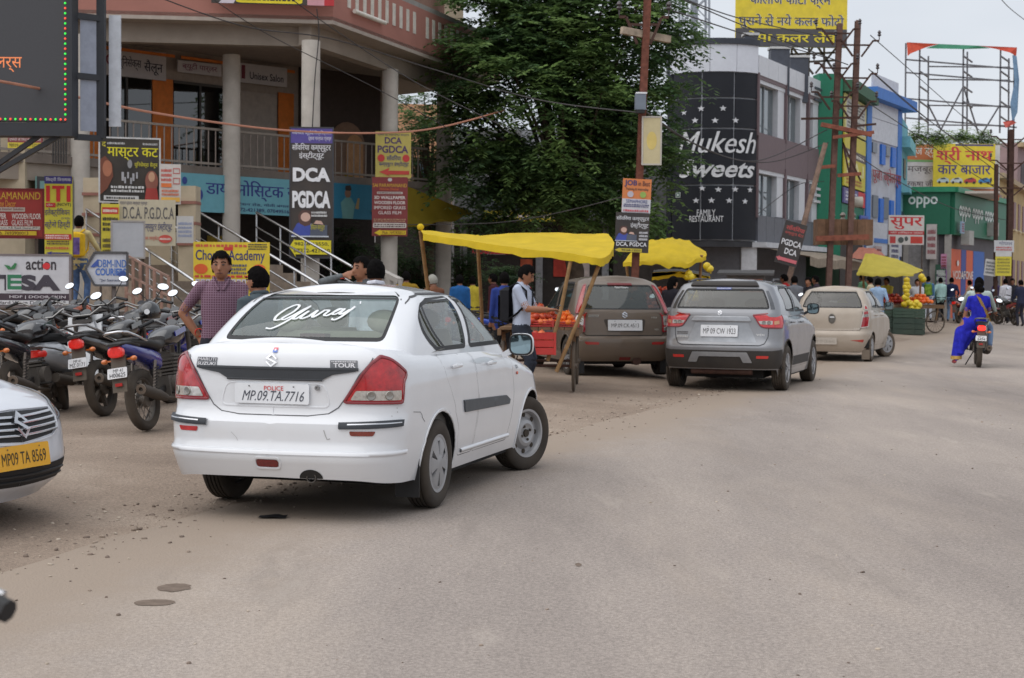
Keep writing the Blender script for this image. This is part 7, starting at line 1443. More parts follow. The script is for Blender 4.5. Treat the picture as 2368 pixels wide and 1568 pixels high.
# ================================================================ MOTORCYCLES
TYRE = M((36, 34, 33), .9, var=.3, scale=14, dust=.35); ENG = M((96, 94, 92), .55, .6, dust=.35); BMET = M((30, 30, 32), .4, .2, dust=.08)
def mesh_wheel(r, w, wire):
	k = ('moto', r, w, wire)
	if k in WHEELS: return WHEELS[k]
	t = MB(); t.lathe([(r - .09, -w * .3), (r - .05, -w * .5), (r - .02, -w * .45), (r - .004, -w * .25), (r, 0), (r - .004, w * .25), (r - .02, w * .45), (r - .05, w * .5), (r - .09, w * .3)], axis='x', n=32)
	m = MB(); m.lathe([(r - .085, -w * .3), (r - .1, -w * .2), (r - .1, w * .2), (r - .085, w * .3)], axis='x', n=32); m.lathe([(.001, -.06), (.075, -.055), (.08, -.03), (.04, -.02), (.04, .02), (.08, .03), (.075, .055), (.001, .06)], axis='x', n=16)
	for i in range(18 if wire else 5):
		a = 2 * pi * i / (18 if wire else 5)
		if wire: m.tube([(.03 * (-1) ** i, .05 * math.cos(a), .05 * math.sin(a)), (0, (r - .1) * math.cos(a + .3), (r - .1) * math.sin(a + .3))], .004, 4)
		else: m.beam((0, .05 * math.cos(a), .05 * math.sin(a)), (0, (r - .095) * math.cos(a), (r - .095) * math.sin(a)), .035, .045)
	WHEELS[k] = (t.mesh('wheel', TYRE, 50), m.mesh('rim', M((120, 116, 112), .45, .6, dust=.35) if wire else M((52, 50, 50), .5, .4, dust=.35), 40)); return WHEELS[k]
MOTO = {}
def loft(secs, n=12):
	"""closed superellipse sections: (centre, half width x, half height z)"""
	rows = [[(c[0] + math.copysign(abs(math.cos(a)) ** .75, math.cos(a)) * w, c[1], c[2] + math.copysign(abs(math.sin(a)) ** .75, math.sin(a)) * h) for a in [2 * pi * i / n for i in range(n)]] for c, w, h in secs]
	m = MB(); m.grid(rows, True); m.add(rows[0], [tuple(range(n - 1, -1, -1))]); m.add(rows[-1], [tuple(range(n))]); return m
def motorcycle(label, loc, yaw, lean=-8, c=(24, 24, 28), accent=None, plate_rows=(), rail=BMET, wire=False, scooter=False, steer=.35, group='motorcycles parked in the left row', lit=0, helmet=None, mir=True, name='motorcycle'):
	t = thing(name, label, 'scooter' if scooter else 'motorcycle', loc, yaw, group); t.rotation_euler = (0, math.radians(lean), yaw)
	body = M(c, .25, .05, var=.05, coat=1, dust=.08); acc = M(accent, .25, coat=1, dust=.06) if accent else body
	def part(mb, nm, mat, par=None, sm=40): return mb.build(nm, mat, par or t, sm)
	rw = .3 if not scooter else .23; wb = 1.26 if not scooter else 1.22
	tw, rm = mesh_wheel(rw, .1, wire)
	o = link('wheel', tw, t, (0, 0, rw)); link('rim', rm, o)
	tw, rm = mesh_wheel(rw, .085, wire)
	o = link('wheel', tw, t, (0, wb, rw), (0, 0, steer)); link('rim', rm, o)
	m = MB(); m.beam((.085, 0, .3), (.06, .45, .4), .03, .05); m.beam((-.085, 0, .3), (-.06, .45, .4), .03, .05); part(m, 'swingarm', BMET)
	if not scooter:
		for s in (-1, 1):
			m = MB(); m.tube([(s * .11, .02, .31), (s * .12, .14, .66)], .016, 8); so_ = part(m, 'shock_absorber', M((120, 112, 106), .4, .6, dust=.3)); m = MB()
			m.tube([Vector((s * .11 + s * .0003 * i + .026 * math.cos(i * .9), .05 + .0014 * i, .36 + .0042 * i)) + Vector((0, .026 * math.sin(i * .9), 0)) for i in range(60)], .006, 4); part(m, 'spring', M((60, 56, 54), .6, .3), so_)
		m = MB(); m.box((0, .55, .4), (.24, .34, .2)); m.tube([(-.17, .52, .4), (.17, .52, .4)], .1, 12); part(m, 'crankcase', ENG); m = MB()
		for k in range(6): m.box((0, .66 + .012 * k, .52 + .035 * k), (.2, .2, .018))
		m.box((0, .69, .6), (.13, .13, .24)); part(m, 'cylinder', ENG)
		m = MB(); m.tube([(.05, .78, .55), (.08, .84, .38), (.13, .6, .26), (.14, .2, .29)], .018, 8); m.tube([(.15, .2, .29), (.16, .05, .32), (.165, -.32, .4)], [.035, .052, .055], 12); ex = part(m, 'exhaust', M((52, 49, 48), .5, .4, dust=.35)); m = MB(); m.lathe([(.05, 0), (.05, .014), (.022, .014), (.02, -.03), (.001, -.03)], (.165, -.325, .402), 'y', 14, Matrix.Rotation(pi, 3, 'Z') @ Matrix.Rotation(-.22, 3, 'X')); part(m, 'exhaust_tip', M((120, 108, 98), .5, .5, dust=.3), ex)
		m = MB(); m.tube([(0, 1.0, .92), (0, .8, .85), (0, .3, .74), (0, -.2, .72)], .022, 8); m.tube([(0, 1.0, .86), (0, .86, .45), (0, .5, .3), (0, .3, .4), (0, .25, .72)], .02, 8); part(m, 'frame', BMET)
		part(loft([((0, .48, .86), .1, .04), ((0, .56, .88), .135, .085), ((0, .72, .9), .155, .105), ((0, .88, .92), .13, .095), ((0, .98, .92), .06, .05)]), 'tank', body, None, 60)
		for s in (-1, 1): m = MB(); m.beam((s * .155, .6, .9), (s * .14, .88, .95), .01, .05); part(m, 'tank_stripe', acc)
		part(loft([((0, -.32, .86), .07, .03), ((0, -.2, .86), .11, .045), ((0, .1, .84), .125, .05), ((0, .35, .8), .115, .05), ((0, .52, .83), .08, .04)]), 'seat', M((26, 25, 26), .55, dust=.08), None, 60)
		part(loft([((0, -.4, .82), .075, .04), ((0, -.34, .81), .095, .055), ((0, -.1, .76), .12, .06), ((0, .15, .7), .125, .09), ((0, .34, .66), .1, .1)]), 'tail_cowl', acc, None, 60)
		part(loft([((0, -.445, .842), .07, .012), ((0, -.4, .848), .085, .02), ((0, -.25, .85), .1, .03), ((0, -.1, .82), .11, .04)]), 'tail_hood', BMET, None, 60); tl = loft([((0, -.425, .775), .06, .04), ((0, -.42, .775), .078, .052), ((0, -.38, .775), .08, .055)]); part(tl, 'tail_lamp', M((206, 34, 26), .25, coat=1, var=.2, scale=40, emit=.25 + lit), None, 50)
		m = MB(); m.grid([[(x, -.37 - .06 * u, .74 - .34 * u) for x in (-.075, -.05, .05, .075)] for u in (0, .3, .6, .85, 1)]); m.grid([[(x, -.355 - .06 * u, .74 - .34 * u) for x in (-.075, -.05, .05, .075)][::-1] for u in (0, .3, .6, .85, 1)]); part(m, 'rear_fender', M((72, 68, 64), .7, dust=.5))
		m = MB(); m.box((0, -.437, .47), (.07, .01, .03)); part(m, 'reflector', M((170, 40, 36), .3))
		m = MB(); m.tube([(-.1, .1, .84), (-.125, -.15, .9), (-.12, -.36, .95), (-.06, -.42, .96), (.06, -.42, .96), (.12, -.36, .95), (.125, -.15, .9), (.1, .1, .84)], .014, 8); part(m, 'grab_rail', rail, None, 60)
		for s in (-1, 1):
			m = MB(); m.ball((s * .15, -.36, .7), (.035, .03, .025), 10, 6); m.beam((s * .06, -.34, .7), (s * .12, -.36, .7), .014); part(m, 'indicator', M((206, 110, 40), .3, coat=1) if s > 0 or not rail else M((206, 110, 40), .3, coat=1))
		pz, py, pt = .58, -.425, .25
	else:
		part(loft([((0, -.4, .6), .07, .06), ((0, -.3, .62), .16, .12), ((0, 0, .58), .19, .17), ((0, .3, .52), .17, .16), ((0, .45, .4), .12, .08)]), 'rear_body', body, None, 60)
		part(loft([((0, -.3, .78), .1, .03), ((0, -.1, .79), .14, .045), ((0, .3, .78), .14, .045), ((0, .5, .76), .09, .035)]), 'seat', M((38, 36, 36), .8), None, 60)
		m = MB(); m.box((0, .65, .3), (.36, .42, .05)); part(m, 'footboard', BMET); part(loft([((0, .84, .3), .12, .02), ((0, .92, .55), .17, .05), ((0, .98, .8), .16, .05), ((0, 1.0, .98), .1, .04)]).xf(Matrix.Identity(4)), 'leg_shield', body, None, 60)
		m = MB(); m.grid([[(x, .84 + .22 * u, .3 + .7 * u) for x in (-.2, -.12, 0, .12, .2)] for u in (0, .25, .5, .75, 1)]); m.grid([[(x, .87 + .22 * u, .3 + .7 * u) for x in (-.2, -.12, 0, .12, .2)][::-1] for u in (0, .25, .5, .75, 1)]); part(m, 'front_panel', body)
		part(loft([((0, -.43, .62), .09, .03), ((0, -.4, .62), .12, .045), ((0, -.34, .62), .14, .05)]), 'tail_lamp', M((206, 44, 36), .25, coat=1, emit=.2, var=.2, scale=40))
		m = MB(); m.tube([(-.15, .1, .8), (-.17, -.25, .9), (-.1, -.42, .93), (.1, -.42, .93), (.17, -.25, .9), (.15, .1, .8)], .016, 8); m.tube([(-.2, .1, .6), (-.21, -.3, .66), (-.12, -.46, .7), (.12, -.46, .7), (.21, -.3, .66), (.2, .1, .6)], .011, 8); part(m, 'grab_rail', M((150, 150, 152), .35, .7), None, 60)
		m = MB(); m.box((.14, .05, .33), (.06, .4, .14)); m.tube([(.18, .1, .3), (.18, -.3, .36)], .05, 10); part(m, 'exhaust', M((70, 66, 62), .6, .3, dust=.4)); m = MB(); m.box((0, -.3, .4), (.18, .2, .16)); part(m, 'rear_fender', BMET); pz, py, pt = .42, -.41, .2
	if plate_rows:
		m = MB(); pl = roundp([(-.1, -.05), (.1, -.05), (.1, .05), (-.1, .05)], .01, 2); m.prism(pl, .004); po = part(m, 'number_plate', M((222, 222, 224), .5, dust=.1)); po.location = (0, py - .012, pz); po.rotation_euler = (-pt, 0, 0); A = Art(.2, .1, .0008, .002)
		for r_ in plate_rows: A.text(r_[0], *r_[1:5], (50, 50, 56), .006)
		A.build(po)
	# front end, steered
	f = bpy.data.objects.new('front_fork', None)
	S_ = Matrix.Translation((0, wb - .24, 0)) @ Matrix.Rotation(steer, 4, 'Z') @ Matrix.Translation((0, -(wb - .24), 0))
	m = MB()
	for s in (-1, 1): m.tube([(s * .085, wb, rw), (s * .085, wb - .26, .98)], .024, 10)
	m.box((0, wb - .25, .94), (.22, .05, .04)); m.xf(S_); fk = part(m, 'front_fork', M((96, 94, 94), .35, .7, dust=.2))
	m = MB(); rows = [[(x, wb + (rw + .03) * math.cos(a), rw + (rw + .03) * math.sin(a) - .25 * x * x * 10) for x in (-.06, 0, .06)] for a in [.2 + 2.0 * i / 8 for i in range(9)]]; m.grid(rows); m.grid([[Vector(p) + Vector((0, 0, .008)) for p in r_][::-1] for r_ in rows]); m.xf(S_); part(m, 'front_fender', acc, fk)
	m = MB(); m.ball((0, wb - .1, .9), (.11, .1, .11), 14, 10); m.xf(S_); part(m, 'headlamp_cowl', acc if not scooter else body, fk, 60); m = MB(); m.ball((0, wb - .03, .89), (.085, .04, .085), 14, 8); m.xf(S_); part(m, 'headlamp', M((200, 200, 200), .1, .3, coat=1), fk, 60)
	m = MB(); m.box((0, wb - .2, 1.0), (.2, .1, .06), Matrix.Rotation(.5, 3, 'X')); [m.lathe([(.05, 0), (.05, .012), (.001, .012)], (x, wb - .235, 1.03), 'z', 14, Matrix.Rotation(.7, 3, 'X')) for x in (-.055, .055)]; m.xf(S_); part(m, 'instrument_cluster', M((40, 42, 46), .3, coat=.5), fk)
	m = MB(); m.tube([(-.36, wb - .42, 1.03), (-.22, wb - .36, 1.07), (-.1, wb - .3, 1.0), (.1, wb - .3, 1.0), (.22, wb - .36, 1.07), (.36, wb - .42, 1.03)], .013, 8); m.xf(S_); hb = part(m, 'handlebar', M((150, 148, 146), .3, .8), fk, 60)
	for s in (-1, 1):
		m = MB(); m.tube([(s * .24, wb - .37, 1.07), (s * .39, wb - .435, 1.02)], .019, 8); m.xf(S_); part(m, 'grip', BLACK, hb); m = MB(); m.tube([(s * .22, wb - .3, 1.07), (s * .36, wb - .36, 1.03)], .007, 6); m.xf(S_); part(m, 'brake_lever', STEEL, hb)
		if mir:
			m = MB(); m.tube([(s * .2, wb - .34, 1.07), (s * .27, wb - .32, 1.2), (s * .34, wb - .34, 1.28)], .006, 6); m.xf(S_); st = part(m, 'mirror_stalk', BMET, hb); m = MB(); q = Vector((s * .36, wb - .345, 1.3)); rt = Matrix.Rotation(s * .25, 3, 'Y') @ Matrix.Rotation(-.3, 3, 'X'); m.ball(q, (.068, .02, .042), 14, 8, rt); m.mi = 1; m.lathe([(.001, 0), (1, 0)], q + rt @ Vector((0, -.021, 0)), 'y', 18, rt @ Matrix.Diagonal((.06, 1, .036))); m.xf(S_)
			mo_ = m.build('mirror', [BMET, M((226, 230, 236), .05, 1, var=0)], hb); mo_.data.shade_smooth()
	m = MB(); m.tube([(-.08, .45, .32), (-.24, .4, .02)], .012, 6); part(m, 'side_stand', BMET)
	m = MB(); [m.tube([(s * .1, .42, .33), (s * .24, .42, .33)], .014, 6) for s in (-1, 1)] and None; m.tube([(-.2, .42, .33), (.2, .42, .33)], .012, 6); part(m, 'footpegs' if 0 else 'footpeg_bar', BMET)
	if helmet:
		hm = thing('helmet', helmet, 'helmet', Vector(loc) + Matrix.Rotation(yaw, 3, 'Z') @ Vector((.14, .78, .95))); m = MB(); m.ball((0, 0, .12), (.12, .14, .125), 18, 12, f=lambda p: 1 if p.z > -.55 else .55 / abs(p.z)); m.build('shell', M((18, 18, 20), .2, coat=1), hm, 60); m = MB(); m.lathe([(.001, .0), (.03, .0)], (0, -.142, .13), 'y', 14); m.build('sticker', WHITE, hm)
	return t
def gp(px, py): g = G(px, py); return Vector((g.x, g.y, g.z))
def GD(px, Y): x = P(px, 800, Y).x; return Vector((x, Y, gz(x, Y)))
D_ = math.radians
motorcycle('black and blue motorcycle with wire wheels beside the white car, plate H00625', gp(340, 996), D_(-13), -9, (26, 27, 34), (36, 44, 140), (('MP 41', .3, .55, .8, .9), ('H00625', .12, .1, .92, .5)), CHROME, True, steer=.5, mir=False)
motorcycle('black motorcycle with maroon flash and grey grab rail, plate MZ.0171', gp(243, 963), D_(-12), -9, (24, 23, 26), (30, 28, 30), (('MP.41', .3, .55, .72, .85), ('MZ.0171', .1, .1, .92, .5)), M((150, 148, 148), .3, .8), steer=.4, mir=True, helmet='round black helmet resting on the black motorcycle tank')
motorcycle('silver white scooter with double grab rails between black motorcycles', GD(128, 16.9), D_(-8), -7, (196, 198, 202), None, (('MP41 MF', .15, .6, .85, .9), ('2081', .2, .08, .9, .56)), scooter=True, steer=.3, mir=False, name='scooter')
motorcycle('black motorcycle half hidden by the taxi bonnet, plate MY.9104', GD(38, 15.9), D_(-6), -8, (22, 23, 30), (28, 30, 44), (('MP.41', .4, .56, .82, .86), ('MY.9104', .3, .1, .95, .5)), steer=.3, mir=False)
for i, (px, Y, yw, c, ac, lb, hl) in enumerate(((395, 18.3, -20, (24, 24, 28), (30, 46, 150), 'black motorcycle with blue side panels behind the checked-shirt man', None), (330, 18.8, -14, (28, 24, 26), (130, 24, 26), 'black and red motorcycle with tilted bars in the second row', None), (262, 19.6, -18, (30, 30, 32), (60, 60, 64), 'dull black motorcycle in the second row near the courier sign', None), (190, 20.4, -8, (70, 72, 76), None, 'dark scooter in the second row, its front panel toward the stairs', None), (105, 20.2, -15, (26, 26, 30), (206, 96, 50), 'black motorcycle with orange tank stripe in the second row', None), (30, 19.4, -10, (30, 30, 34), (50, 52, 60), 'dark motorcycle in the second row at the left edge', None), (430, 20.2, -24, (24, 24, 28), (70, 74, 80), 'black motorcycle at the right end of the second row', None), (350, 21.5, 10, (30, 30, 32), (120, 120, 124), 'grey motorcycle in the third row by the handrail', None))):
	motorcycle(lb, GD(px, Y), D_(yw), -8, c, ac, (), CHROME if i % 2 else BMET, i % 3 == 0, scooter=(i == 3), steer=.5 - .12 * i, mir=i in (0, 1, 3), name='scooter' if i == 3 else 'motorcycle')
# bikes further along the street
for i, (px, Y, yw, c, ac, lb) in enumerate(((1150, 27.5, -70, (26, 28, 40), (40, 80, 190), 'blue motorcycle parked behind the man with the phone'), (1085, 29.5, -60, (40, 40, 44), (60, 60, 66), 'dark motorcycle near the cart pole left of the phone man'), (1560, 27.8, -10, (24, 24, 26), None, 'black motorcycle squeezed between the brown hatchback and the SUV'), (1850, 38, -40, (30, 30, 34), (110, 30, 30), 'dark motorcycle between the SUV and the beige hatchback'), (2215, 60, -30, (36, 36, 36), (150, 30, 30), 'dusty motorcycle left of the sari rider, far away'), (2345, 58, 10, (30, 30, 34), (160, 40, 44), 'red and black motorcycle at the far right edge'), (2300, 63, 40, (40, 40, 44), (70, 70, 76), 'dark motorcycle behind the man in white at the far right'), (2085, 58, 60, (40, 38, 36), (110, 40, 40), 'motorcycle standing beyond the far fruit cart'))):
	motorcycle(lb, GD(px, Y), D_(yw), -7, c, ac, (), CHROME if i % 2 else BMET, False, steer=.3, group='motorcycles further along the street')
# bar end of a passing bike at the very left edge of the picture
g = P(14, 1408, 2.45); motorcycle('motorcycle passing close by at the left edge, only its bar end in view', (g.x - .385, g.y - .83, .02), 0, 0, (30, 30, 34), None, (), steer=0, group='motorcycles passing on the road', mir=False)
RB = gp(2262, 850); RYAW = D_(-14)
motorcycle('black motorcycle carrying the woman in the blue sari, tail lamp lit', RB, RYAW, 2, (26, 24, 28), (50, 30, 60), (('MP 41', .25, .6, .75, .9), ('6494', .18, .1, .88, .56)), M((120, 116, 116), .4, .5), steer=0, lit=2.2, group='motorcycles passing on the road')
# ================================================================ FRUIT CARTS AND STALL CLOTHS
def clothm(c, tr_):
	m = M(c, .75, var=.14, scale=2.5, bump=.7, bscale=4, dust=.1, key='stall_cloth'); t = m.node_tree; n = t.nodes.new; l = t.links.new; b = t.nodes['Principled BSDF']; q = n('ShaderNodeBsdfTranslucent'); q.inputs[0].default_value = L3(c); x = n('ShaderNodeMixShader'); x.inputs[0].default_value = tr_; l(b.outputs[0], x.inputs[1]); l(q.outputs[0], x.inputs[2]); l(x.outputs[0], t.nodes['Material Output'].inputs[0]); return m
YEL = clothm((228, 200, 30), .35); YEL2 = clothm((214, 198, 80), .35); BAMBOO = M((140, 108, 70), .8, var=.25, scale=8); OLIVE = clothm((160, 138, 24), .35)
def cloth(name, label, rows, mat, cat='awning', sag=.08, hem=0, nu=22, nv=8, wr=.02, group=None, seed=0):
	"""rows: polylines of points, lofted, sagging between their edges, with creases and a hanging hem"""
	def samp(pl, u):
		n = len(pl) - 1; i = min(int(u * n), n - 1); f = u * n - i; p = [Vector(pl[max(0, min(n, i + k))]) for k in (-1, 0, 1, 2)]
		return .5 * (2 * p[1] + (p[2] - p[0]) * f + (2 * p[0] - 5 * p[1] + 4 * p[2] - p[3]) * f * f + (3 * p[1] - p[0] - 3 * p[2] + p[3]) * f ** 3)
	g = []
	for j in range(nv + 1):
		v = j / nv; k = min(int(v * (len(rows) - 1)), len(rows) - 2); f = v * (len(rows) - 1) - k; r_ = []
		for i in range(nu + 1):
			u = i / nu; q = samp(rows[k], u).lerp(samp(rows[k + 1], u), f); e = 16 * u * (1 - u) * v * (1 - v)
			q.z -= sag * e; q.z += wr * (noise.noise((u * 9 + seed, v * 5, 2)) + .5 * noise.noise((u * 21, v * 13 + seed, 4))); r_.append(q)
		g.append(r_)
	if hem:
		last = g[-1]; g.append([q + Vector((.02 * noise.noise((i * .9, 1, seed)), -.02, -hem * (.72 + .28 * noise.noise((i * .45, seed, 1))))) for i, q in enumerate(last)])
	O = g[len(g) // 2][nu // 2].copy(); m = MB(); m.grid([[q - O for q in r_] for r_ in g]); n0 = len(m.v); m.grid([[q - O - Vector((0, 0, .006)) for q in r_][::-1] for r_ in g])
	o = m.build(name, mat, None, 60, loc=O); return tag(o, label, cat, group)
def pole(label, a, b, r=.022, mat=BAMBOO, knob=None):
	a, b = Vector(a), Vector(b); t = thing('bamboo_pole', label, 'pole', b, 0, 'poles holding the cart awnings'); m = MB(); mid = (a - b) * .5 + Vector((.02, 0, 0)); m.tube([Vector((0, 0, 0)), mid, a - b], r, 8); m.build('shaft', mat, t, 50)
	if knob: m = MB(); m.ball(a - b + Vector((0, 0, .06)), .05, 10, 8); m.build('knotted_end', knob, t, 60)
def wheel_cart(t, loc, r, rz=0):
	m = MB(); m.tube([Vector((0, r * math.cos(a), r * math.sin(a))) for a in [2 * pi * i / 28 for i in range(29)]], .022, 8); o = m.build('cart_wheel', M((52, 46, 42), .9, dust=.5), t, 60); o.location = loc; o.rotation_euler = (0, 0, rz)
	m = MB(); [m.tube([(0, .03 * math.cos(a), .03 * math.sin(a)), (0, r * .97 * math.cos(a + .15), r * .97 * math.sin(a + .15))], .005, 4) for a in [2 * pi * i / 16 for i in range(16)]]; m.tube([(-.05, 0, 0), (.05, 0, 0)], .035, 10); m.build('spokes', M((120, 112, 106), .5, .6, dust=.4), o)
def cart(label, c, yaw, L, Wd, h, wheels=True):
	t = thing('fruit_cart', label, 'cart', (c[0], c[1], gz(c[0], c[1])), yaw); WD = M((112, 86, 62), .9, var=.3, scale=5, dust=.2)
	for k in range(6): m = MB(); m.box((-Wd / 2 + Wd * (k + .5) / 6, 0, h), (Wd / 6 - .012, L, .035)); m.build('plank', WD, t)
	for s in (-1, 1): m = MB(); m.beam((s * Wd / 2, -L / 2, h - .05), (s * Wd / 2, L / 2, h - .05), .05, .09); m.build('side_beam', WD, t)
	for s in (-1, 1):
		for e in (-1, 1):
			m = MB(); m.beam((s * (Wd / 2 - .08), e * (L / 2 - .25), .3), (s * (Wd / 2 - .04), e * (L / 2 - .2), h - .05), .05); m.build('leg', WD, t); wheel_cart(t, (s * (Wd / 2 - .05), e * (L / 2 - .28), .33), .33)
	for e in (-1, 1): m = MB(); m.tube([(-Wd / 2, e * (L / 2 - .28), .33), (Wd / 2, e * (L / 2 - .28), .33)], .02, 8); m.build('axle', DARKRUST, t)
	return t
def fm(c, c2, name):
	m = bpy.data.materials.new(name); m.use_nodes = True; t = m.node_tree; b = t.nodes['Principled BSDF']; n = t.nodes.new; l = t.links.new; b.inputs['Roughness'].default_value = .4
	co = n('ShaderNodeTexCoord'); z = n('ShaderNodeTexNoise'); z.inputs['Scale'].default_value = 12; oi = n('ShaderNodeObjectInfo'); ad = n('ShaderNodeVectorMath'); l(co.outputs['Object'], ad.inputs[0]); l(oi.outputs['Random'], ad.inputs[1]); l(ad.outputs[0], z.inputs['Vector'])
	mt = n('ShaderNodeMath'); mt.operation = 'MULTIPLY_ADD'; mt.inputs[1].default_value = .7; l(oi.outputs['Random'], mt.inputs[0]); mt.inputs[2].default_value = -.3; a2 = n('ShaderNodeMath'); a2.operation = 'ADD'; l(mt.outputs[0], a2.inputs[0]); l(z.outputs['Fac'], a2.inputs[1])
	r = n('ShaderNodeValToRGB'); e = r.color_ramp.elements; e[0].position = .3; e[1].position = .75; e[0].color = L3(c); e[1].color = L3(c2); l(a2.outputs[0], r.inputs[0]); l(r.outputs[0], b.inputs['Base Color']); return m
x = MB(); x.ball((0, 0, 0), (.048, .048, .044), 12, 8, f=lambda p: 1 - .12 * max(0, p.z) ** 6); x.tube([(0, 0, .036), (0, 0, .055)], .007, 5); FR = {k: x.mesh('fruit', fm(a, b, k), 60) for k, a, b in (('pomegranate', (178, 60, 40), (226, 120, 70)), ('orange', (226, 84, 20), (240, 130, 50)), ('apple', (150, 26, 30), (206, 90, 60)), ('melon', (206, 176, 20), (232, 206, 60)))}
def heap(kind, label, c, rx, ry, n, layers, group, s=1, seed=0, tilt=0):
	r = random.Random(seed); k = 0
	for ly in range(layers):
		q = 1 - ly / (layers + .3)
		for i in range(max(1, int(n * q * q))):
			a = i * 2.399; rr = math.sqrt((i + .5) / max(1, n * q * q)) * q; p = Vector((c[0] + rx * rr * math.cos(a) + r.gauss(0, .008), c[1] + ry * rr * math.sin(a) + r.gauss(0, .008), c[2] + .045 * s + ly * .068 * s + r.gauss(0, .006) + tilt * rr * math.sin(a)))
			o = link(kind, FR[kind], None, p, (r.uniform(-.6, .6), r.uniform(-.6, .6), r.uniform(0, 6))); o.scale = (s, s, s); tag(o, label, 'fruit', group)
def crate(label, c, w, l, h, col_, yaw=0):
	t = thing('fruit_crate', label, 'crate', c, yaw); m_ = M(col_, .5, var=.12, scale=6, dust=.12)
	for s in (-1, 1):
		for k in range(3): m = MB(); m.box((0, s * l / 2, h * (k + .5) / 3), (w, .014, h / 3 - .012)); m.build('slat', m_, t); m = MB(); m.box((s * w / 2, 0, h * (k + .5) / 3), (.014, l, h / 3 - .012)); m.build('slat', m_, t)
		for e in (-1, 1): m = MB(); m.box((s * w / 2, e * l / 2, h / 2), (.03, .03, h)); m.build('corner_post', m_, t)
	m = MB(); m.box((0, 0, .012), (w, l, .02)); m.build('crate_floor', m_, t); return t
# ---- cart 1 beside the man with the phone
c1 = (.42, 22.5); cy = D_(-4); cart('wooden fruit cart behind the white car under the long yellow awning', c1, cy, 2.0, 1.05, .84)
g1 = gz(*c1)
crate('bright red plastic crate hung low at the near end of the cart', (.36, 21.36, g1 + .5), .42, .32, .3, (196, 44, 42)); crate('faded red crate of pomegranates on the cart, man side', (.32, 21.85, g1 + .86), .46, .55, .09, (190, 50, 48)); crate('second faded red crate on the cart, hatchback side', (.74, 21.9, g1 + .86), .3, .6, .08, (176, 60, 56)); crate('shallow red crate at the far end of the first cart', (.45, 22.75, g1 + .86), .7, .6, .14, (176, 56, 54))
heap('pomegranate', 'pomegranate heaped in the red crate on the near cart', (.34, 21.85, g1 + .88), .23, .29, 32, 4, 'pomegranates on the near cart', 1.05, 1); heap('orange', 'orange fruit piled in the hatchback-side crate of the near cart', (.73, 21.9, g1 + .88), .16, .3, 24, 3, 'oranges on the near cart', .9, 2); heap('pomegranate', 'pomegranate in the far crate of the near cart', (.45, 22.75, g1 + .92), .3, .26, 26, 2, 'pomegranates at the far end of the near cart', 1, 3)
heap('pomegranate', 'pomegranate lying in the low hanging crate', (.36, 21.36, g1 + .66), .16, .11, 10, 2, 'pomegranates in the low crate', 1, 5)
pole('bamboo pole at the far left corner of the near awning, yellow knot on top', P(972, 535, 23), GD(1010, 24) , .03, knob=YEL); pole('bamboo pole left of the phone man', P(1104, 560, 24.2), GD(1117, 24.6), .028, knob=YEL); pole('bamboo pole crossing in front of the fruit', P(1322, 588, 21.3), P(1266, 835, 21.3), .026); pole('slanting bamboo pole before the brown hatchback', P(1390, 598, 21.4), P(1286, 860, 21.25), .028)
cloth('long_awning', 'long bright yellow cloth awning over the nearest fruit cart', [[P(972, 531, 23.0), P(1100, 543, 24.2), P(1240, 538, 24.6), P(1340, 540, 24.6), P(1406, 541, 24.4)], [P(975, 536, 22.8), P(1120, 556, 22.8), P(1260, 562, 22.6), P(1350, 565, 22.6), P(1420, 560, 23.0)], [P(978, 540, 22.6), P(1130, 564, 22.0), P(1312, 586, 21.3), P(1392, 596, 21.3), P(1418, 576, 22.2)]], YEL, sag=.05, hem=.13, nu=34, nv=10, wr=.022)
# ---- olive sheet slung between the arcade columns
cloth('tarpaulin', 'olive yellow tarpaulin slung between the arcade columns', [[P(796, 404, 40.5), P(870, 420, 40.8), P(960, 438, 41.2), P(1096, 494, 42)], [P(830, 440, 40.3), P(890, 470, 40.5), P(970, 480, 40.8), P(1060, 505, 41.5)], [P(860, 490, 40.1), P(900, 520, 40.2), P(970, 524, 40.4), P(1010, 512, 40.9)]], OLIVE, 'tarpaulin', .2, 0, 20, 8, .08)
# ---- cart 2 between the hatchback and the SUV
c2 = (P(1560, 700, 31.5).x, 31.5); cart('fruit cart under the peaked yellow cloth behind the SUV', c2, D_(-12), 2.0, 1.2, .84); g2 = gz(*c2)
heap('apple', 'red apple stacked on the cart behind the brown hatchback', (c2[0] - .62, c2[1] - .3, g2 + .95), .42, .5, 60, 4, 'apples on the cart behind the hatchback', 1.15, 7); heap('apple', 'red apple in the sloping display behind the SUV', (c2[0] - .2, c2[1] + .3, g2 + 1.15), .45, .35, 34, 3, 'apples on the upper display behind the SUV', 1.15, 8)
for i, (px, py) in enumerate(((1592, 632), (1597, 640), (1588, 640), (1640, 622), (1634, 616), (1600, 668), (1596, 676), (1604, 678), (1598, 686), (1606, 688))):
	o = link('melon', FR['melon'], None, P(px, py, 30.6), (i, i * 2, 0)); o.scale = (1.7, 1.7, 1.7) if i > 2 else (1.5, 1.5, 1.5); tag(o, 'yellow melon hanging in strings from the peaked yellow awning', 'fruit', 'melons hanging behind the SUV')
for lb, a, b in (('bamboo pole under the left corner of the peaked awning', (1447, 606), 1470), ('pale stick under the right corner of the peaked awning', (1622, 590), 1600)): pole(lb, P(*a, 31), GD(b, 31.4), .028)
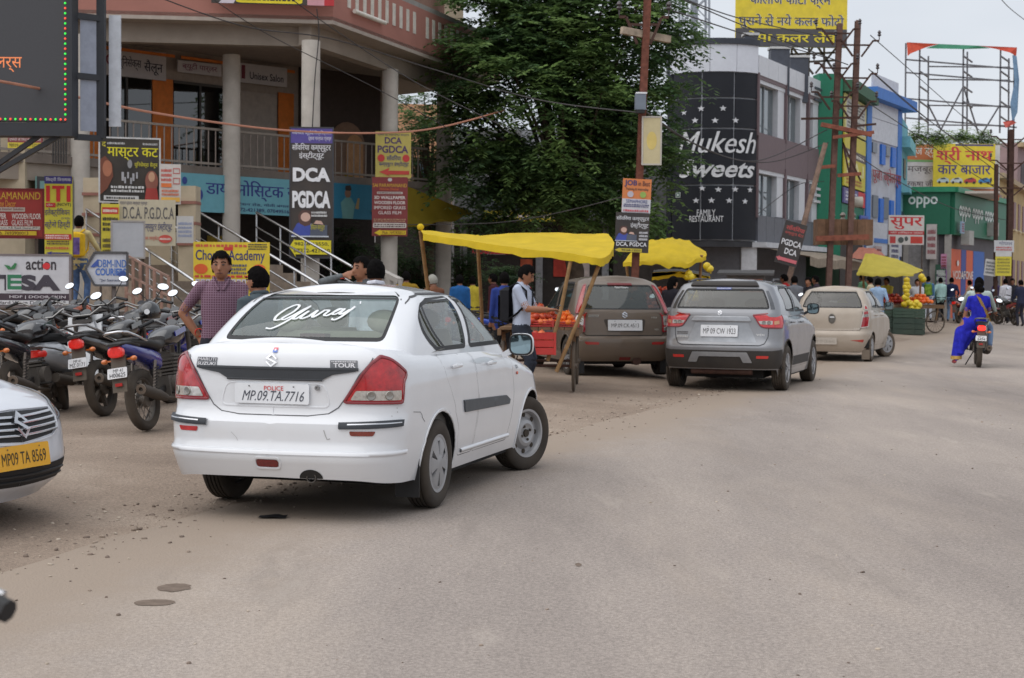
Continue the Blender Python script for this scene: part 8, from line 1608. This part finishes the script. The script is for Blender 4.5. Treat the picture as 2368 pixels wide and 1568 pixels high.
cloth('peaked_awning', 'peaked bright yellow cloth awning behind the SUV roof', [[P(1500, 556, 33), P(1545, 551, 33), P(1585, 556, 33), P(1632, 582, 32.4)], [P(1462, 580, 31.6), P(1530, 562, 31.6), P(1590, 570, 31.6), P(1634, 590, 31.6)], [P(1440, 607, 30.6), P(1510, 604, 30.4), P(1580, 610, 30.4), P(1632, 592, 31)]], YEL, sag=.03, hem=.1, nu=22, nv=8, wr=.05, seed=5)
cloth('scalloped_awning', 'dark cloth stall cover edged in yellow under the peaked awning', [[P(1512, 624, 33.5), P(1570, 622, 33.5), P(1640, 632, 33.5)], [P(1508, 634, 32.4), P(1575, 632, 32.4), P(1642, 644, 32.4)]], M((60, 58, 56), .8), sag=.02, hem=0, wr=.02, seed=9)
cloth('yellow_valance', 'scalloped yellow valance along the stall cover', [[P(1508, 630, 32.3), P(1575, 628, 32.3), P(1642, 640, 32.3)], [P(1507, 642, 32.3), P(1575, 634, 32.3), P(1640, 652, 32.3)]], YEL, sag=0, hem=.08, wr=.02, seed=12)
# kiosk
q = P(1730, 634, 43); t = thing('kiosk', 'grey wooden kiosk with a flat roof beside the white shop pillar', 'kiosk', (q.x, 43.4, gz(q.x, 43.4)), D_(-10)); m = MB(); m.box((0, 0, .85), (1.0, .8, 1.7)); m.build('cabin', M((130, 126, 124), .8, var=.15), t); m = MB(); m.box((0, -.1, 1.75), (1.5, 1.2, .06), Matrix.Rotation(.08, 3, 'X')); m.build('roof', M((90, 88, 88), .8), t); m = MB(); m.box((.15, -.42, 1.4), (.6, .03, .35)); m.build('poster', M((196, 120, 96), .6, var=.3, scale=8), t)
# ---- cart 3 far along
c3 = (P(2085, 700, 50).x, 50.0); cart('far fruit cart under the pale yellow slanted cloth', c3, D_(-70), 2.2, 1.3, .84); g3 = gz(*c3)
heap('apple', 'red apple on the far fruit cart', (c3[0] - .35, c3[1], g3 + .9), .65, .45, 70, 3, 'apples on the far cart', 1.3, 21, .0); heap('orange', 'orange on the far fruit cart', (c3[0] + .5, c3[1] - .2, g3 + .9), .4, .4, 40, 3, 'oranges on the far cart', 1.3, 22)
for i, (px, py) in enumerate(((2096, 648), (2096, 656), (2094, 664), (2099, 664), (2095, 672), (2096, 682), (2095, 690), (2098, 698), (2090, 704), (2104, 702), (2112, 706), (2118, 700), (2124, 706), (2108, 712), (2120, 714), (2092, 688), (2130, 640), (2134, 646))):
	o = link('melon', FR['melon'], None, P(px, py, 48.9), (i, i * 2, 0)); o.scale = (2.1, 2.1, 2.3); tag(o, 'yellow papaya hung and piled at the near side of the far cart', 'fruit', 'papayas on the far cart')
for lb, a, b in (('bamboo pole at the left of the far awning', (1994, 612), 1998), ('bamboo pole at the right of the far awning', (2128, 626), 2122)): pole(lb, P(*a, 50), GD(b, 50.3), .035)
cloth('slanted_awning', 'pale yellow slanted cloth over the far fruit cart', [[P(2000, 587, 51), P(2025, 588, 51), P(2080, 602, 51), P(2134, 626, 50.5)], [P(1990, 612, 50), P(2020, 612, 49.8), P(2075, 616, 49.8), P(2128, 628, 49.8)], [P(1980, 632, 49.2), P(2010, 634, 49), P(2060, 635, 49), P(2112, 634, 49)]], YEL2, sag=.03, hem=.08, wr=.03, seed=3)
for k, (px, Yc_) in enumerate(((2060, 48.6), (2085, 48.5), (2110, 48.6))): q = GD(px, Yc_); crate(('left', 'middle', 'right')[k] + ' one of three dark green crates stood before the far cart', q, .6, .45, .5, (36, 62, 52), D_(-5)); crate(('left', 'middle', 'right')[k] + ' upper green crate resting before the far cart', q + Vector((0, 0, .51)), .6, .45, .28, (44, 74, 60), D_(-5))
cloth('patched_awning', 'brick red cloth awning behind the far yellow one', [[P(1985, 572, 55), P(2020, 575, 55), P(2045, 590, 55)], [P(1965, 596, 53), P(2000, 600, 53), P(2050, 602, 53)]], M((170, 104, 84), .8, var=.15), sag=.02, wr=.04, seed=4)
# ================================================================ PEOPLE
def checks(c1, c2, sp=.03):
	m = bpy.data.materials.new('checked_cloth'); m.use_nodes = True; t = m.node_tree; b = t.nodes['Principled BSDF']; n = t.nodes.new; l = t.links.new; b.inputs['Roughness'].default_value = .9; co = n('ShaderNodeTexCoord'); sx = n('ShaderNodeSeparateXYZ'); l(co.outputs['Object'], sx.inputs[0]); outs = []
	for ax_ in (0, 2):
		a = n('ShaderNodeMath'); a.operation = 'MULTIPLY'; a.inputs[1].default_value = 1 / sp; l(sx.outputs[ax_], a.inputs[0]); f = n('ShaderNodeMath'); f.operation = 'FRACT'; l(a.outputs[0], f.inputs[0]); g = n('ShaderNodeMath'); g.operation = 'LESS_THAN'; g.inputs[1].default_value = .3; l(f.outputs[0], g.inputs[0]); outs.append(g)
	mx = n('ShaderNodeMath'); mx.operation = 'MAXIMUM'; l(outs[0].outputs[0], mx.inputs[0]); l(outs[1].outputs[0], mx.inputs[1]); mr = n('ShaderNodeMixRGB'); mr.inputs[1].default_value = L3(c1); mr.inputs[2].default_value = L3(c2); l(mx.outputs[0], mr.inputs[0]); l(mr.outputs[0], b.inputs['Base Color']); return m
def cl(c, v=.14): return M(c, .9, var=v, scale=9, bump=.25, bscale=16, spec=.2, key='cloth')
SKIN = [M((150, 102, 76), .55, var=.06), M((126, 82, 60), .55, var=.06), M((170, 120, 92), .55, var=.06)]; HAIR = M((15, 13, 13), 1, var=.3, scale=40, spec=.05)
def ik(a, b, l1, l2, pole_):
	d = b - a; L = min(d.length, (l1 + l2) * .999); b = a + d.normalized() * L; x = (l1 * l1 - l2 * l2 + L * L) / (2 * L); h = math.sqrt(max(0, l1 * l1 - x * x)); u = d.normalized(); p = Vector(pole_); p = p - u * p.dot(u); p = p.normalized() if p.length > 1e-4 else Vector((0, 1, 0)); return a + u * x + p * h, b
def person(label, loc, yaw, H=1.7, shirt=None, pants=None, skin=0, vox=.02, hands=((-.24, .04, .78), (.24, .04, .78)), feet=((-.11, 0, 0), (.11, .03, 0)), elbow=((-.5, -.8, -.2), (.5, -.8, -.2)), knee=((0, 1, 0), (0, 1, 0)), sleeve='long', lean=0, pelvis=None, head=(0, 0), hem=.86, hair='short', shoe=(50, 44, 42), grip=.5, group=None, fat=1, extra=None, face=True, sari=None):
	"""standing or seated figure facing +y; one fused skin, coloured by what each patch belongs to"""
	t = thing('person', label, 'person', loc, yaw, group); k = H / 1.7; src = MB(); lab = []
	S, PN, SK, SH = 0, 1, 2, 3
	def mark(l): lab.extend([l] * (len(src.v) - len(lab)))
	pv = Vector(pelvis or (0, 0, .93)); lr = Matrix.Rotation(-lean, 3, 'X'); up = lambda p: pv + lr @ (Vector(p) - Vector((0, 0, .93)))
	rows = []
	for z, rx, ry, dy in ((.80, .13, .1, -.01), (.87, .158 * fat, .112 * fat, -.01), (.96, .158 * fat, .11 * fat, 0), (1.06, .15 * fat, .105 * fat, .005), (1.18, .162 * fat, .112, .008), (1.3, .178, .115, 0), (1.38, .172, .1, -.008), (1.425, .125, .08, -.012), (1.46, .07, .06, -.01)):
		rows.append([up((rx * math.cos(a), dy + ry * math.sin(a), z)) for a in [2 * pi * i / 20 for i in range(20)]])
	src.grid(rows, True); src.add(rows[0], [tuple(range(19, -1, -1))]); src.add(rows[-1], [tuple(range(20))])
	lab.extend([S if z_ >= hem else PN for z_ in [q for z, *_ in ((.80,), (.87,), (.96,), (1.06,), (1.18,), (1.3,), (1.38,), (1.425,), (1.46,)) for q in [z] * 20]]); mark(S)
	for s in (-1, 1):
		i = 0 if s < 0 else 1; sh = up((s * .175, -.008, 1.385)); el, hd = ik(sh, Vector(hands[i]), .29, .255, elbow[i])
		src.tube([sh + Vector((-s * .05, 0, .01)), sh, sh.lerp(el, .5), el.lerp(sh, .12)], [.055, .062, .053, .047], 12)
		mark(S); src.tube([el.lerp(sh, .12), el, el.lerp(hd, .35), el.lerp(hd, .9), hd], [.046, .044, .043, .033, .028], 12); mark(S if sleeve == 'long' else SK)
		if sleeve == 'half':
			pass
		d = (hd - el).normalized(); hc = hd + d * .05; ax_ = Vector((1, 0, 0)) - d * d.x; ax_ = ax_.normalized() if ax_.length > .1 else Vector((0, 1, 0)); nn = d.cross(ax_) * s
		ro = Matrix((ax_, d, ax_.cross(d))).transposed(); src.ball(hc, (.038, .055, .018), 10, 8, ro)
		for q in range(4):
			b0 = hd + d * .09 + ax_ * (.03 - .02 * q); L_ = (.07, .08, .075, .06)[q]; cu = Vector((0, 0, -1)) if abs(d.z) < .8 else Vector((0, 1, 0)); b1 = b0 + d * L_ * .5; b2 = b1 + (d * (1 - grip) + cu * grip).normalized() * L_ * .5; src.tube([b0 - d * .02, b1, b2], [.0095, .009, .0075], 6)
		th = hd + d * .035 - ax_ * s * .03 * (1 if s > 0 else 1); src.tube([th, th - ax_ * s * .03 + d * .03, th - ax_ * s * .035 + d * .06], [.012, .0105, .008], 6); mark(SK)
	for s in (-1, 1):
		i = 0 if s < 0 else 1; hp = pv + Vector((s * .085, 0, -.06)); ft = Vector(feet[i]); an = ft + Vector((0, -.03, .085)); kn, an = ik(hp, an, .41, .425, knee[i])
		src.tube([hp + Vector((0, 0, .05)), hp, hp.lerp(kn, .5), kn], [.09 * fat, .095 * fat, .077, .06], 14); mark(PN); src.tube([kn, kn.lerp(an, .35), kn.lerp(an, .85), an], [.06, .06, .052, .05], 12); mark(PN)
		src.ball(an + Vector((0, .07, -.045)), (.042, .125, .042), 12, 8); mark(SH)
	nb, hy, hp_ = up((0, -.005, 1.43)), head[0], head[1]; hr = Matrix.Rotation(hy, 3, 'Z') @ lr @ Matrix.Rotation(-hp_, 3, 'X'); hc = up((0, .015, 1.5)) + hr @ Vector((0, .012, .074)); K = lambda x, y, z: hc + hr @ Vector((x, y, z))
	src.tube([nb - Vector((0, 0, .04)), up((0, 0, 1.48)), K(0, -.015, -.04)], [.058, .054, .052], 12)
	src.ball(hc, (.076, .096, .11), 18, 14, hr); src.ball(K(0, .03, -.055), (.056, .06, .062), 14, 10, hr); src.tube([K(0, .098, .01), K(0, .116, -.025), K(0, .104, -.035)], [.008, .015, .012], 8)
	for s in (-1, 1): src.ball(K(s * .08, -.005, -.01), (.012, .022, .032), 8, 6, hr)
	src.ball(K(0, .085, -.062), (.026, .014, .012), 8, 6, hr); mark(SK)
	if extra: extra(src, mark, up, K)
	me = src.mesh('x', [SKIN[0]]); ob = bpy.data.objects.new('x', me); md = ob.modifiers.new('r', 'REMESH'); md.mode = 'VOXEL'; md.voxel_size = vox; sm = ob.modifiers.new('s', 'SMOOTH'); sm.factor = .5; sm.iterations = 3
	nm = evald(ob); bpy.data.meshes.remove(me)
	kd = kdtree.KDTree(len(src.v)); [kd.insert(v, i) for i, v in enumerate(src.v)]; kd.balance()
	nm.materials.clear(); mats = [shirt if not isinstance(shirt, tuple) else cl(shirt), pants if not isinstance(pants, tuple) else cl(pants), SKIN[skin], M(shoe, .6)]
	for q in mats: nm.materials.append(q)
	idx = [lab[kd.find(p.center)[1]] for p in nm.polygons]; nm.polygons.foreach_set('material_index', idx); nm.shade_smooth(); nm.name = 'body'
	o = link('body', nm, t); o.scale = (k, k, k)
	def child(m, nm_, mat, sm_=60): q = m.build(nm_, mat, t, sm_); q.scale = (k, k, k); return q
	if hair:
		m = MB(); b = MB(); b.ball((0, 0, 0), (.09, .112, .124), 26, 20, f=lambda p: 1 + .07 * noise.noise(p * 6) + .06 * max(0, p.z) * max(0, p.y + .3)); keep = []
		for f in b.f:
			c = [sum(b.v[i][j] for i in f) / len(f) for j in range(3)]
			if c[2] > (.058 + .01 * math.sin(c[0] * 90) if c[1] > .05 else (.0 if c[1] > .012 else -.075)): keep.append(f)
		m.v = [tuple(K(v[0], v[1] - .006, v[2] + .008)) for v in b.v]; m.f = keep; m.m = [0] * len(keep)
		if hair == 'bun': m.ball(K(0, -.12, -.02), (.06, .055, .065), 14, 10)
		if hair == 'long': m.ball(K(0, -.075, -.08), (.075, .05, .13), 14, 10)
		child(m, 'hair', HAIR if hair != 'cap' else cl((150, 148, 140)))
	if face:
		for s in (-1, 1):
			m = MB(); m.ball(K(s * .032, .09, .012), (.013, .008, .007), 8, 6, hr); child(m, 'eye', M((60, 48, 44), .3)); m = MB(); m.tube([K(s * .015, .1, .033), K(s * .034, .097, .038), K(s * .054, .084, .03)], .005, 5); child(m, 'eyebrow', HAIR)
		m = MB(); m.tube([K(-.024, .089, -.061), K(0, .1, -.06), K(.024, .089, -.061)], .005, 5); child(m, 'mouth', M((96, 56, 50), .5))
	t['_K'] = 0; del t['_K']
	return t, up, K, k, child
YBACK = 0; YFACE = pi      # rotation: facing away from / towards the camera
def stand(px, Y): return GD(px, Y)
# ---- man in the checked shirt among the bikes, hand on hip
t, up, K, k, ch = person('person in a purple checked shirt standing by the bikes with one hand on the hip', stand(512, 14.2), YFACE + .12, 1.72, checks((90, 58, 74), (130, 104, 120), .021), cl((44, 44, 52)), 0, .011, hands=((-.2, .2, .8), (.2, -.06, .95)), elbow=((-.6, -.6, -.2), (1, -.25, 0)), sleeve='half', head=(-.1, .06), hem=.90, fat=1.12, grip=.7)
m = MB(); m.tube([Vector((.196, -.03, .985)) + Vector((.034 * math.cos(a), .034 * math.sin(a) * .4, .034 * math.sin(a))) for a in [2 * pi * i / 14 for i in range(15)]], .006, 6); ch(m, 'wrist_thread', M((190, 50, 36), .8))
for s in (-1, 1): m = MB(); m.tube([up((s * .02, .105, 1.36)), up((s * .055, .085, 1.43)), up((s * .07, .0, 1.465)), up((0, -.06, 1.475))], .014, 6); ch(m, 'collar', checks((90, 58, 74), (130, 104, 120), .021))
# ---- man in grey beside the car, seen from behind
t, up, K, k, ch = person('person in a dark grey shirt, back to us, beside the white car', stand(600, 13.7), .75, 1.62, cl((76, 86, 92)), cl((50, 50, 56)), 0, .013, sleeve='long', head=(.35, .05)); m = MB(); m.tube([up((-.06, .05, 1.45)), up((-.07, -.02, 1.47)), up((0, -.075, 1.475)), up((.07, -.02, 1.47)), up((.06, .05, 1.45))], .016, 6); ch(m, 'collar', cl((76, 86, 92)))
# ---- two men talking beyond the car roof
t, up, K, k, ch = person('person in a white shirt, back to us, beyond the white car roof', stand(868, 15.5), .05, 1.72, cl((214, 216, 226)), cl((60, 60, 66)), 1, .013, head=(.1, .1)); m = MB(); m.tube([up((-.06, .05, 1.45)), up((-.07, -.02, 1.475)), up((0, -.075, 1.485)), up((.07, -.02, 1.475)), up((.06, .05, 1.45))], .018, 6); ch(m, 'collar', cl((218, 220, 230)))
t, up, K, k, ch = person('person in a mottled grey shirt holding a hand to the face beyond the car roof', stand(838, 16.6), YFACE - .3, 1.72, cl((92, 96, 98), .4), cl((50, 50, 56)), 0, .013, hands=((-.2, .1, .9), (.17, .12, 1.5)), elbow=((-.5, -.8, -.2), (1.0, .1, -.35)), head=(-.4, .05)); m = MB(); m.tube([Vector((.19, .11, 1.475)) + Vector((.032 * math.cos(a), .032 * math.sin(a), .0)) for a in [2 * pi * i / 14 for i in range(15)]], .007, 6); ch(m, 'wrist_thread', M((190, 60, 40), .8))
# ---- man looking at his phone, black backpack
t, up, K, k, ch = person('person in a pale blue shirt looking down at a phone beside the fruit cart', stand(1205, 20.3), -1.9, 1.72, cl((172, 180, 198), .06), cl((46, 50, 60)), 0, .012, hands=((-.1, .34, 1.12), (.06, .36, 1.13)), elbow=((-.5, -.5, -.8), (.5, -.5, -.8)), sleeve='half', head=(-.05, .5), hem=.92, grip=.6)
m = MB(); m.box((-.02, .44, 1.15), (.075, .13, .012), Matrix.Rotation(.5, 3, 'X')); tag(m.build('mobile_phone', M((20, 20, 22), .2), None), 'black mobile phone held by the man at the fruit cart', 'phone'); ph = bpy.data.objects['mobile_phone']; ph.matrix_world = t.matrix_basis @ Matrix.Scale(k, 4)
m = MB(); m.tube([Vector((-.095, .3, 1.125)) + Vector((.034 * math.cos(a), 0, .034 * math.sin(a))) for a in [2 * pi * i / 14 for i in range(15)]], .008, 6); ch(m, 'wrist_watch', M((190, 160, 90), .3, .7))
def backpack(t, k, label, c, c2, up, w=.15):
	b = thing('backpack', label, 'bag', t.location, t.rotation_euler[2]); b.scale = (k, k, k); m = loft([(up((0, -.1, .98)), w * .85, .05), (up((0, -.14, 1.02)), w, .12), (up((0, -.17, 1.1)), w, .16), (up((0, -.2, 1.16)), w * .95, .2), (up((0, -.24, 1.18)), w * .8, .17)]); m = MB()
	rows = [[Vector(up((x * w, -.12 - d_, z))) for x, d_ in ((-1, 0), (-.95, .1), (-.5, .15), (.5, .15), (.95, .1), (1, 0))] for z in (.94, .98, 1.1, 1.25, 1.36, 1.41)]
	for r_, q in ((rows[0], .4), (rows[-1], .45)):
		for i in range(6): r_[i] = r_[i].lerp(Vector(up((0, -.15, .96 if r_ is rows[0] else 1.4))), 1 - q)
	m.grid([r_[::-1] for r_ in rows]); m.build('pack', cl(c), b, 60); m = MB(); rows2 = [[Vector(up((x * w * .75, -.275, z))) for x in (-1, 0, 1)] for z in (1.0, 1.05, 1.2, 1.3)]; m.grid([r_[::-1] for r_ in rows2]); m.build('front_pocket', cl(c2, .5), b, 60)
	for s in (-1, 1): m = MB(); m.tube([up((s * .1, -.13, 1.4)), up((s * .115, -.02, 1.455)), up((s * .125, .1, 1.36)), up((s * .13, .11, 1.2)), up((s * .165, .0, 1.08)), up((s * .14, -.12, 1.0))], .022, 8, flat=.45); m.build('strap', cl(c), b, 60)
	return b
backpack(t, k, 'black backpack worn by the man with the phone', (30, 30, 34), (36, 36, 40), up)
# ---- boy with the yellow backpack going up the stairs
q = P(182, 560, 27.3); t, up, K, k, ch = person('person in a cream shirt and jeans climbing the stairs with a backpack', (q.x, 27.3, 1.03), -.12, 1.62, cl((206, 190, 140)), cl((84, 108, 146), .3), 1, .016, hands=((-.26, .1, .95), (.3, .3, 1.0)), feet=((-.1, 0, 0), (.1, .12, 0)), head=(.2, -.05), hem=.84)
backpack(t, k, 'yellow backpack with a blue and violet printed pocket on the stairs', (222, 178, 44), (110, 90, 150), up, .17)
# ---- others in the middle distance
FARP = 'people further along the street'
person('person in a mustard shirt reaching out behind the third column', stand(938, 33), .1, 1.68, (150, 120, 40), (40, 40, 44), 1, .022, hands=((-.24, .05, .8), (.5, .25, 1.22)), elbow=((-.5, -.8, -.2), (.3, -.3, -.8)), face=False, group=FARP)
person('person in a pale cap bending near the near awning pole', stand(1002, 30), .6, 1.6, (120, 80, 60), (60, 54, 50), 1, .022, hair='cap', head=(.2, .2), face=False, group=FARP)
person('person in a bright blue shirt beyond the last column', stand(1062, 34), .3, 1.62, (40, 92, 150), (50, 50, 56), 1, .022, face=False, group=FARP)
person('person in a navy shirt behind the man with the phone', stand(1165, 26), .2, 1.62, (44, 62, 130), (40, 40, 44), 1, .02, face=False, group=FARP)
person('person in a yellow top in the shade behind the awning pole', stand(1092, 38), .4, 1.6, (190, 170, 60), (60, 50, 46), 1, .024, face=False, group=FARP)
person('person in dark maroon in the shade of the market row', stand(1140, 36), 1.2, 1.66, (70, 36, 40), (40, 38, 40), 1, .024, face=False, group=FARP)
person('person in a red top in the shade of the market row', stand(1215, 40), 2.0, 1.62, (170, 40, 44), (50, 46, 46), 1, .024, face=False, group=FARP)
person('person in a black sari top buying fruit between the hatchback and SUV', stand(1552, 29.6), -.7, 1.6, (34, 32, 38), (36, 34, 40), 2, .018, sleeve='half', hair='long', hands=((-.15, .3, 1.1), (.2, .34, 1.15)), head=(-.2, .1), hem=.6, group=FARP)
for i, (px, Y, sh, pn, lb, yw) in enumerate(((1835, 41, (110, 112, 118), (40, 40, 46), 'person in a grey waistcoat behind the beige hatchback', .2), (1813, 43, (170, 40, 40), (44, 44, 50), 'person in a red shirt in the sweet shop shade', 1.0), (1868, 42, (44, 42, 48), (36, 36, 40), 'person in black near the sweet shop awning', 2.2), (1885, 45, (60, 50, 60), (40, 40, 44), 'person in dull violet near the twin poles', 1.4),
	  (2027, 44, (150, 176, 206), (60, 60, 70), 'person in a light blue shirt at the far fruit cart', -.4), (2048, 50.8, (190, 180, 80), (60, 56, 50), 'person in a yellow shirt behind the far fruit cart', 2.4), (2010, 48, (206, 190, 160), (60, 56, 56), 'person in cream near the left end of the far cart', 1.0), (1992, 52, (96, 140, 110), (60, 56, 56), 'person in a green scarf behind the beige car', .8), (2118, 53, (196, 196, 200), (70, 66, 66), 'person in a white patterned shirt beyond the far cart', 2.8),
	  (2172, 61.5, (172, 206, 200), (30, 28, 30), 'person in a mint shirt and black trousers, back to us, far right', 0), (2197, 62, (40, 46, 76), (120, 144, 176), 'person in a navy shirt and pale jeans beside the mint shirt', -.3), (2240, 66, (206, 170, 140), (90, 80, 76), 'person in a peach top beyond the sari rider', 1.0), (2322, 60.5, (206, 206, 214), (32, 30, 34), 'person in a white shirt and black trousers at the far right', .1), (2338, 63, (44, 44, 52), (40, 40, 46), 'person in black at the far right behind the white shirt', 2.6), (2358, 57, (46, 50, 72), (50, 50, 60), 'person in a navy shirt at the right edge', .2), (2300, 64, (90, 76, 120), (50, 46, 50), 'person in a violet top left of the white shirt', 2.0))):
	person(lb, stand(px, Y), yw, 1.68 + .04 * math.sin(i * 2.1), sh, pn, i % 2, .028, face=False, group=FARP, head=(.2 * math.sin(i), .1), hands=((-.24, .06 + .1 * (i % 3), .8 + .1 * (i % 2)), (.22, .1, .82 + .12 * (i % 3))))
t, up, K, k, ch = person('person in a blue denim jacket and white jeans with a green backpack, far right', stand(2143, 61), -.25, 1.7, (84, 122, 160), (206, 208, 216), 1, .026, face=False, group=FARP); backpack(t, k, 'green backpack on the person in the denim jacket', (96, 130, 50), (130, 160, 60), up)
# ---- rider and woman in the blue sari
Rm = Matrix.Rotation(RYAW, 3, 'Z')
def seat_at(x, y, z): return RB + Rm @ Vector((x, y, z))
person('person in a pale mint shirt riding the motorcycle in front of the sari', seat_at(.0, .36, -.02), RYAW, 1.72, (176, 190, 184), (110, 130, 160), 0, .02, pelvis=(0, 0, .98), lean=.08, hands=((-.36, .5, 1.02), (.36, .5, 1.02)), elbow=((-1, -.4, -.2), (1, -.4, -.2)), feet=((-.22, .12, .34), (.22, .12, .34)), knee=((-.3, 1, .2), (.3, 1, .2)), face=False, hem=.86, shoe=(150, 70, 50))
SARI = cl((40, 44, 172), .3); GOLD = M((196, 158, 84), .55, .3, var=.2, scale=30)
def drape(src, mark, up, K):
	src.tube([(-.0, .02, .95), (-.17, .06, .92), (-.33, .12, .74), (-.38, .12, .5), (-.42, .08, .24)], [.16, .165, .125, .1, .105], 16); src.tube([(-.3, .04, .8), (-.33, .02, .5), (-.36, -.02, .3)], [.09, .07, .075], 12); src.tube([(.0, .02, .95), (.12, .0, .9)], [.16, .12], 14); src.tube([(.06, -.075, 1.06), (.0, -.08, 1.25), (-.08, -.07, 1.42)], [.1, .1, .06], 12); mark(1)
t, up, K, k, ch = person('person in a royal blue sari with gold border sitting sideways on the motorcycle', seat_at(-.02, -.02, -.03), RYAW + .25, 1.6, SARI, SARI, 0, .018, pelvis=(0, 0, 1.0), hands=((-.3, .12, .86), (.1, .3, 1.1)), elbow=((-1, -.4, -.1), (1, -.3, -.4)), sleeve='half', feet=((-.46, .06, .1), (-.42, .16, .1)), knee=((-1, .4, .6), (-1, .6, .6)), hair='bun', face=False, head=(.3, .05), shoe=(150, 60, 66), extra=drape, hem=1.14)
m = MB(); rows = [[up((.055 - .0 + .22 * u - .1 - w_ * .05, -.125 - .035 * math.sin(pi * u) - .002, 1.42 - .48 * u + w_ * .035)) for w_ in (-1, 1)] for u in [i / 10 for i in range(11)]]; m.grid(rows); m.grid([r_[::-1] for r_ in rows]); ch(m, 'gold_border', GOLD)
m = MB(); rows = [[Vector((-.42 + .112 * math.cos(a), .08 + .112 * math.sin(a), z)) for a in [2 * pi * i / 18 for i in range(19)]] for z in (.2, .27)]; m.grid(rows); ch(m, 'gold_hem', GOLD)
bpy.data.scenes.remove(WORK)
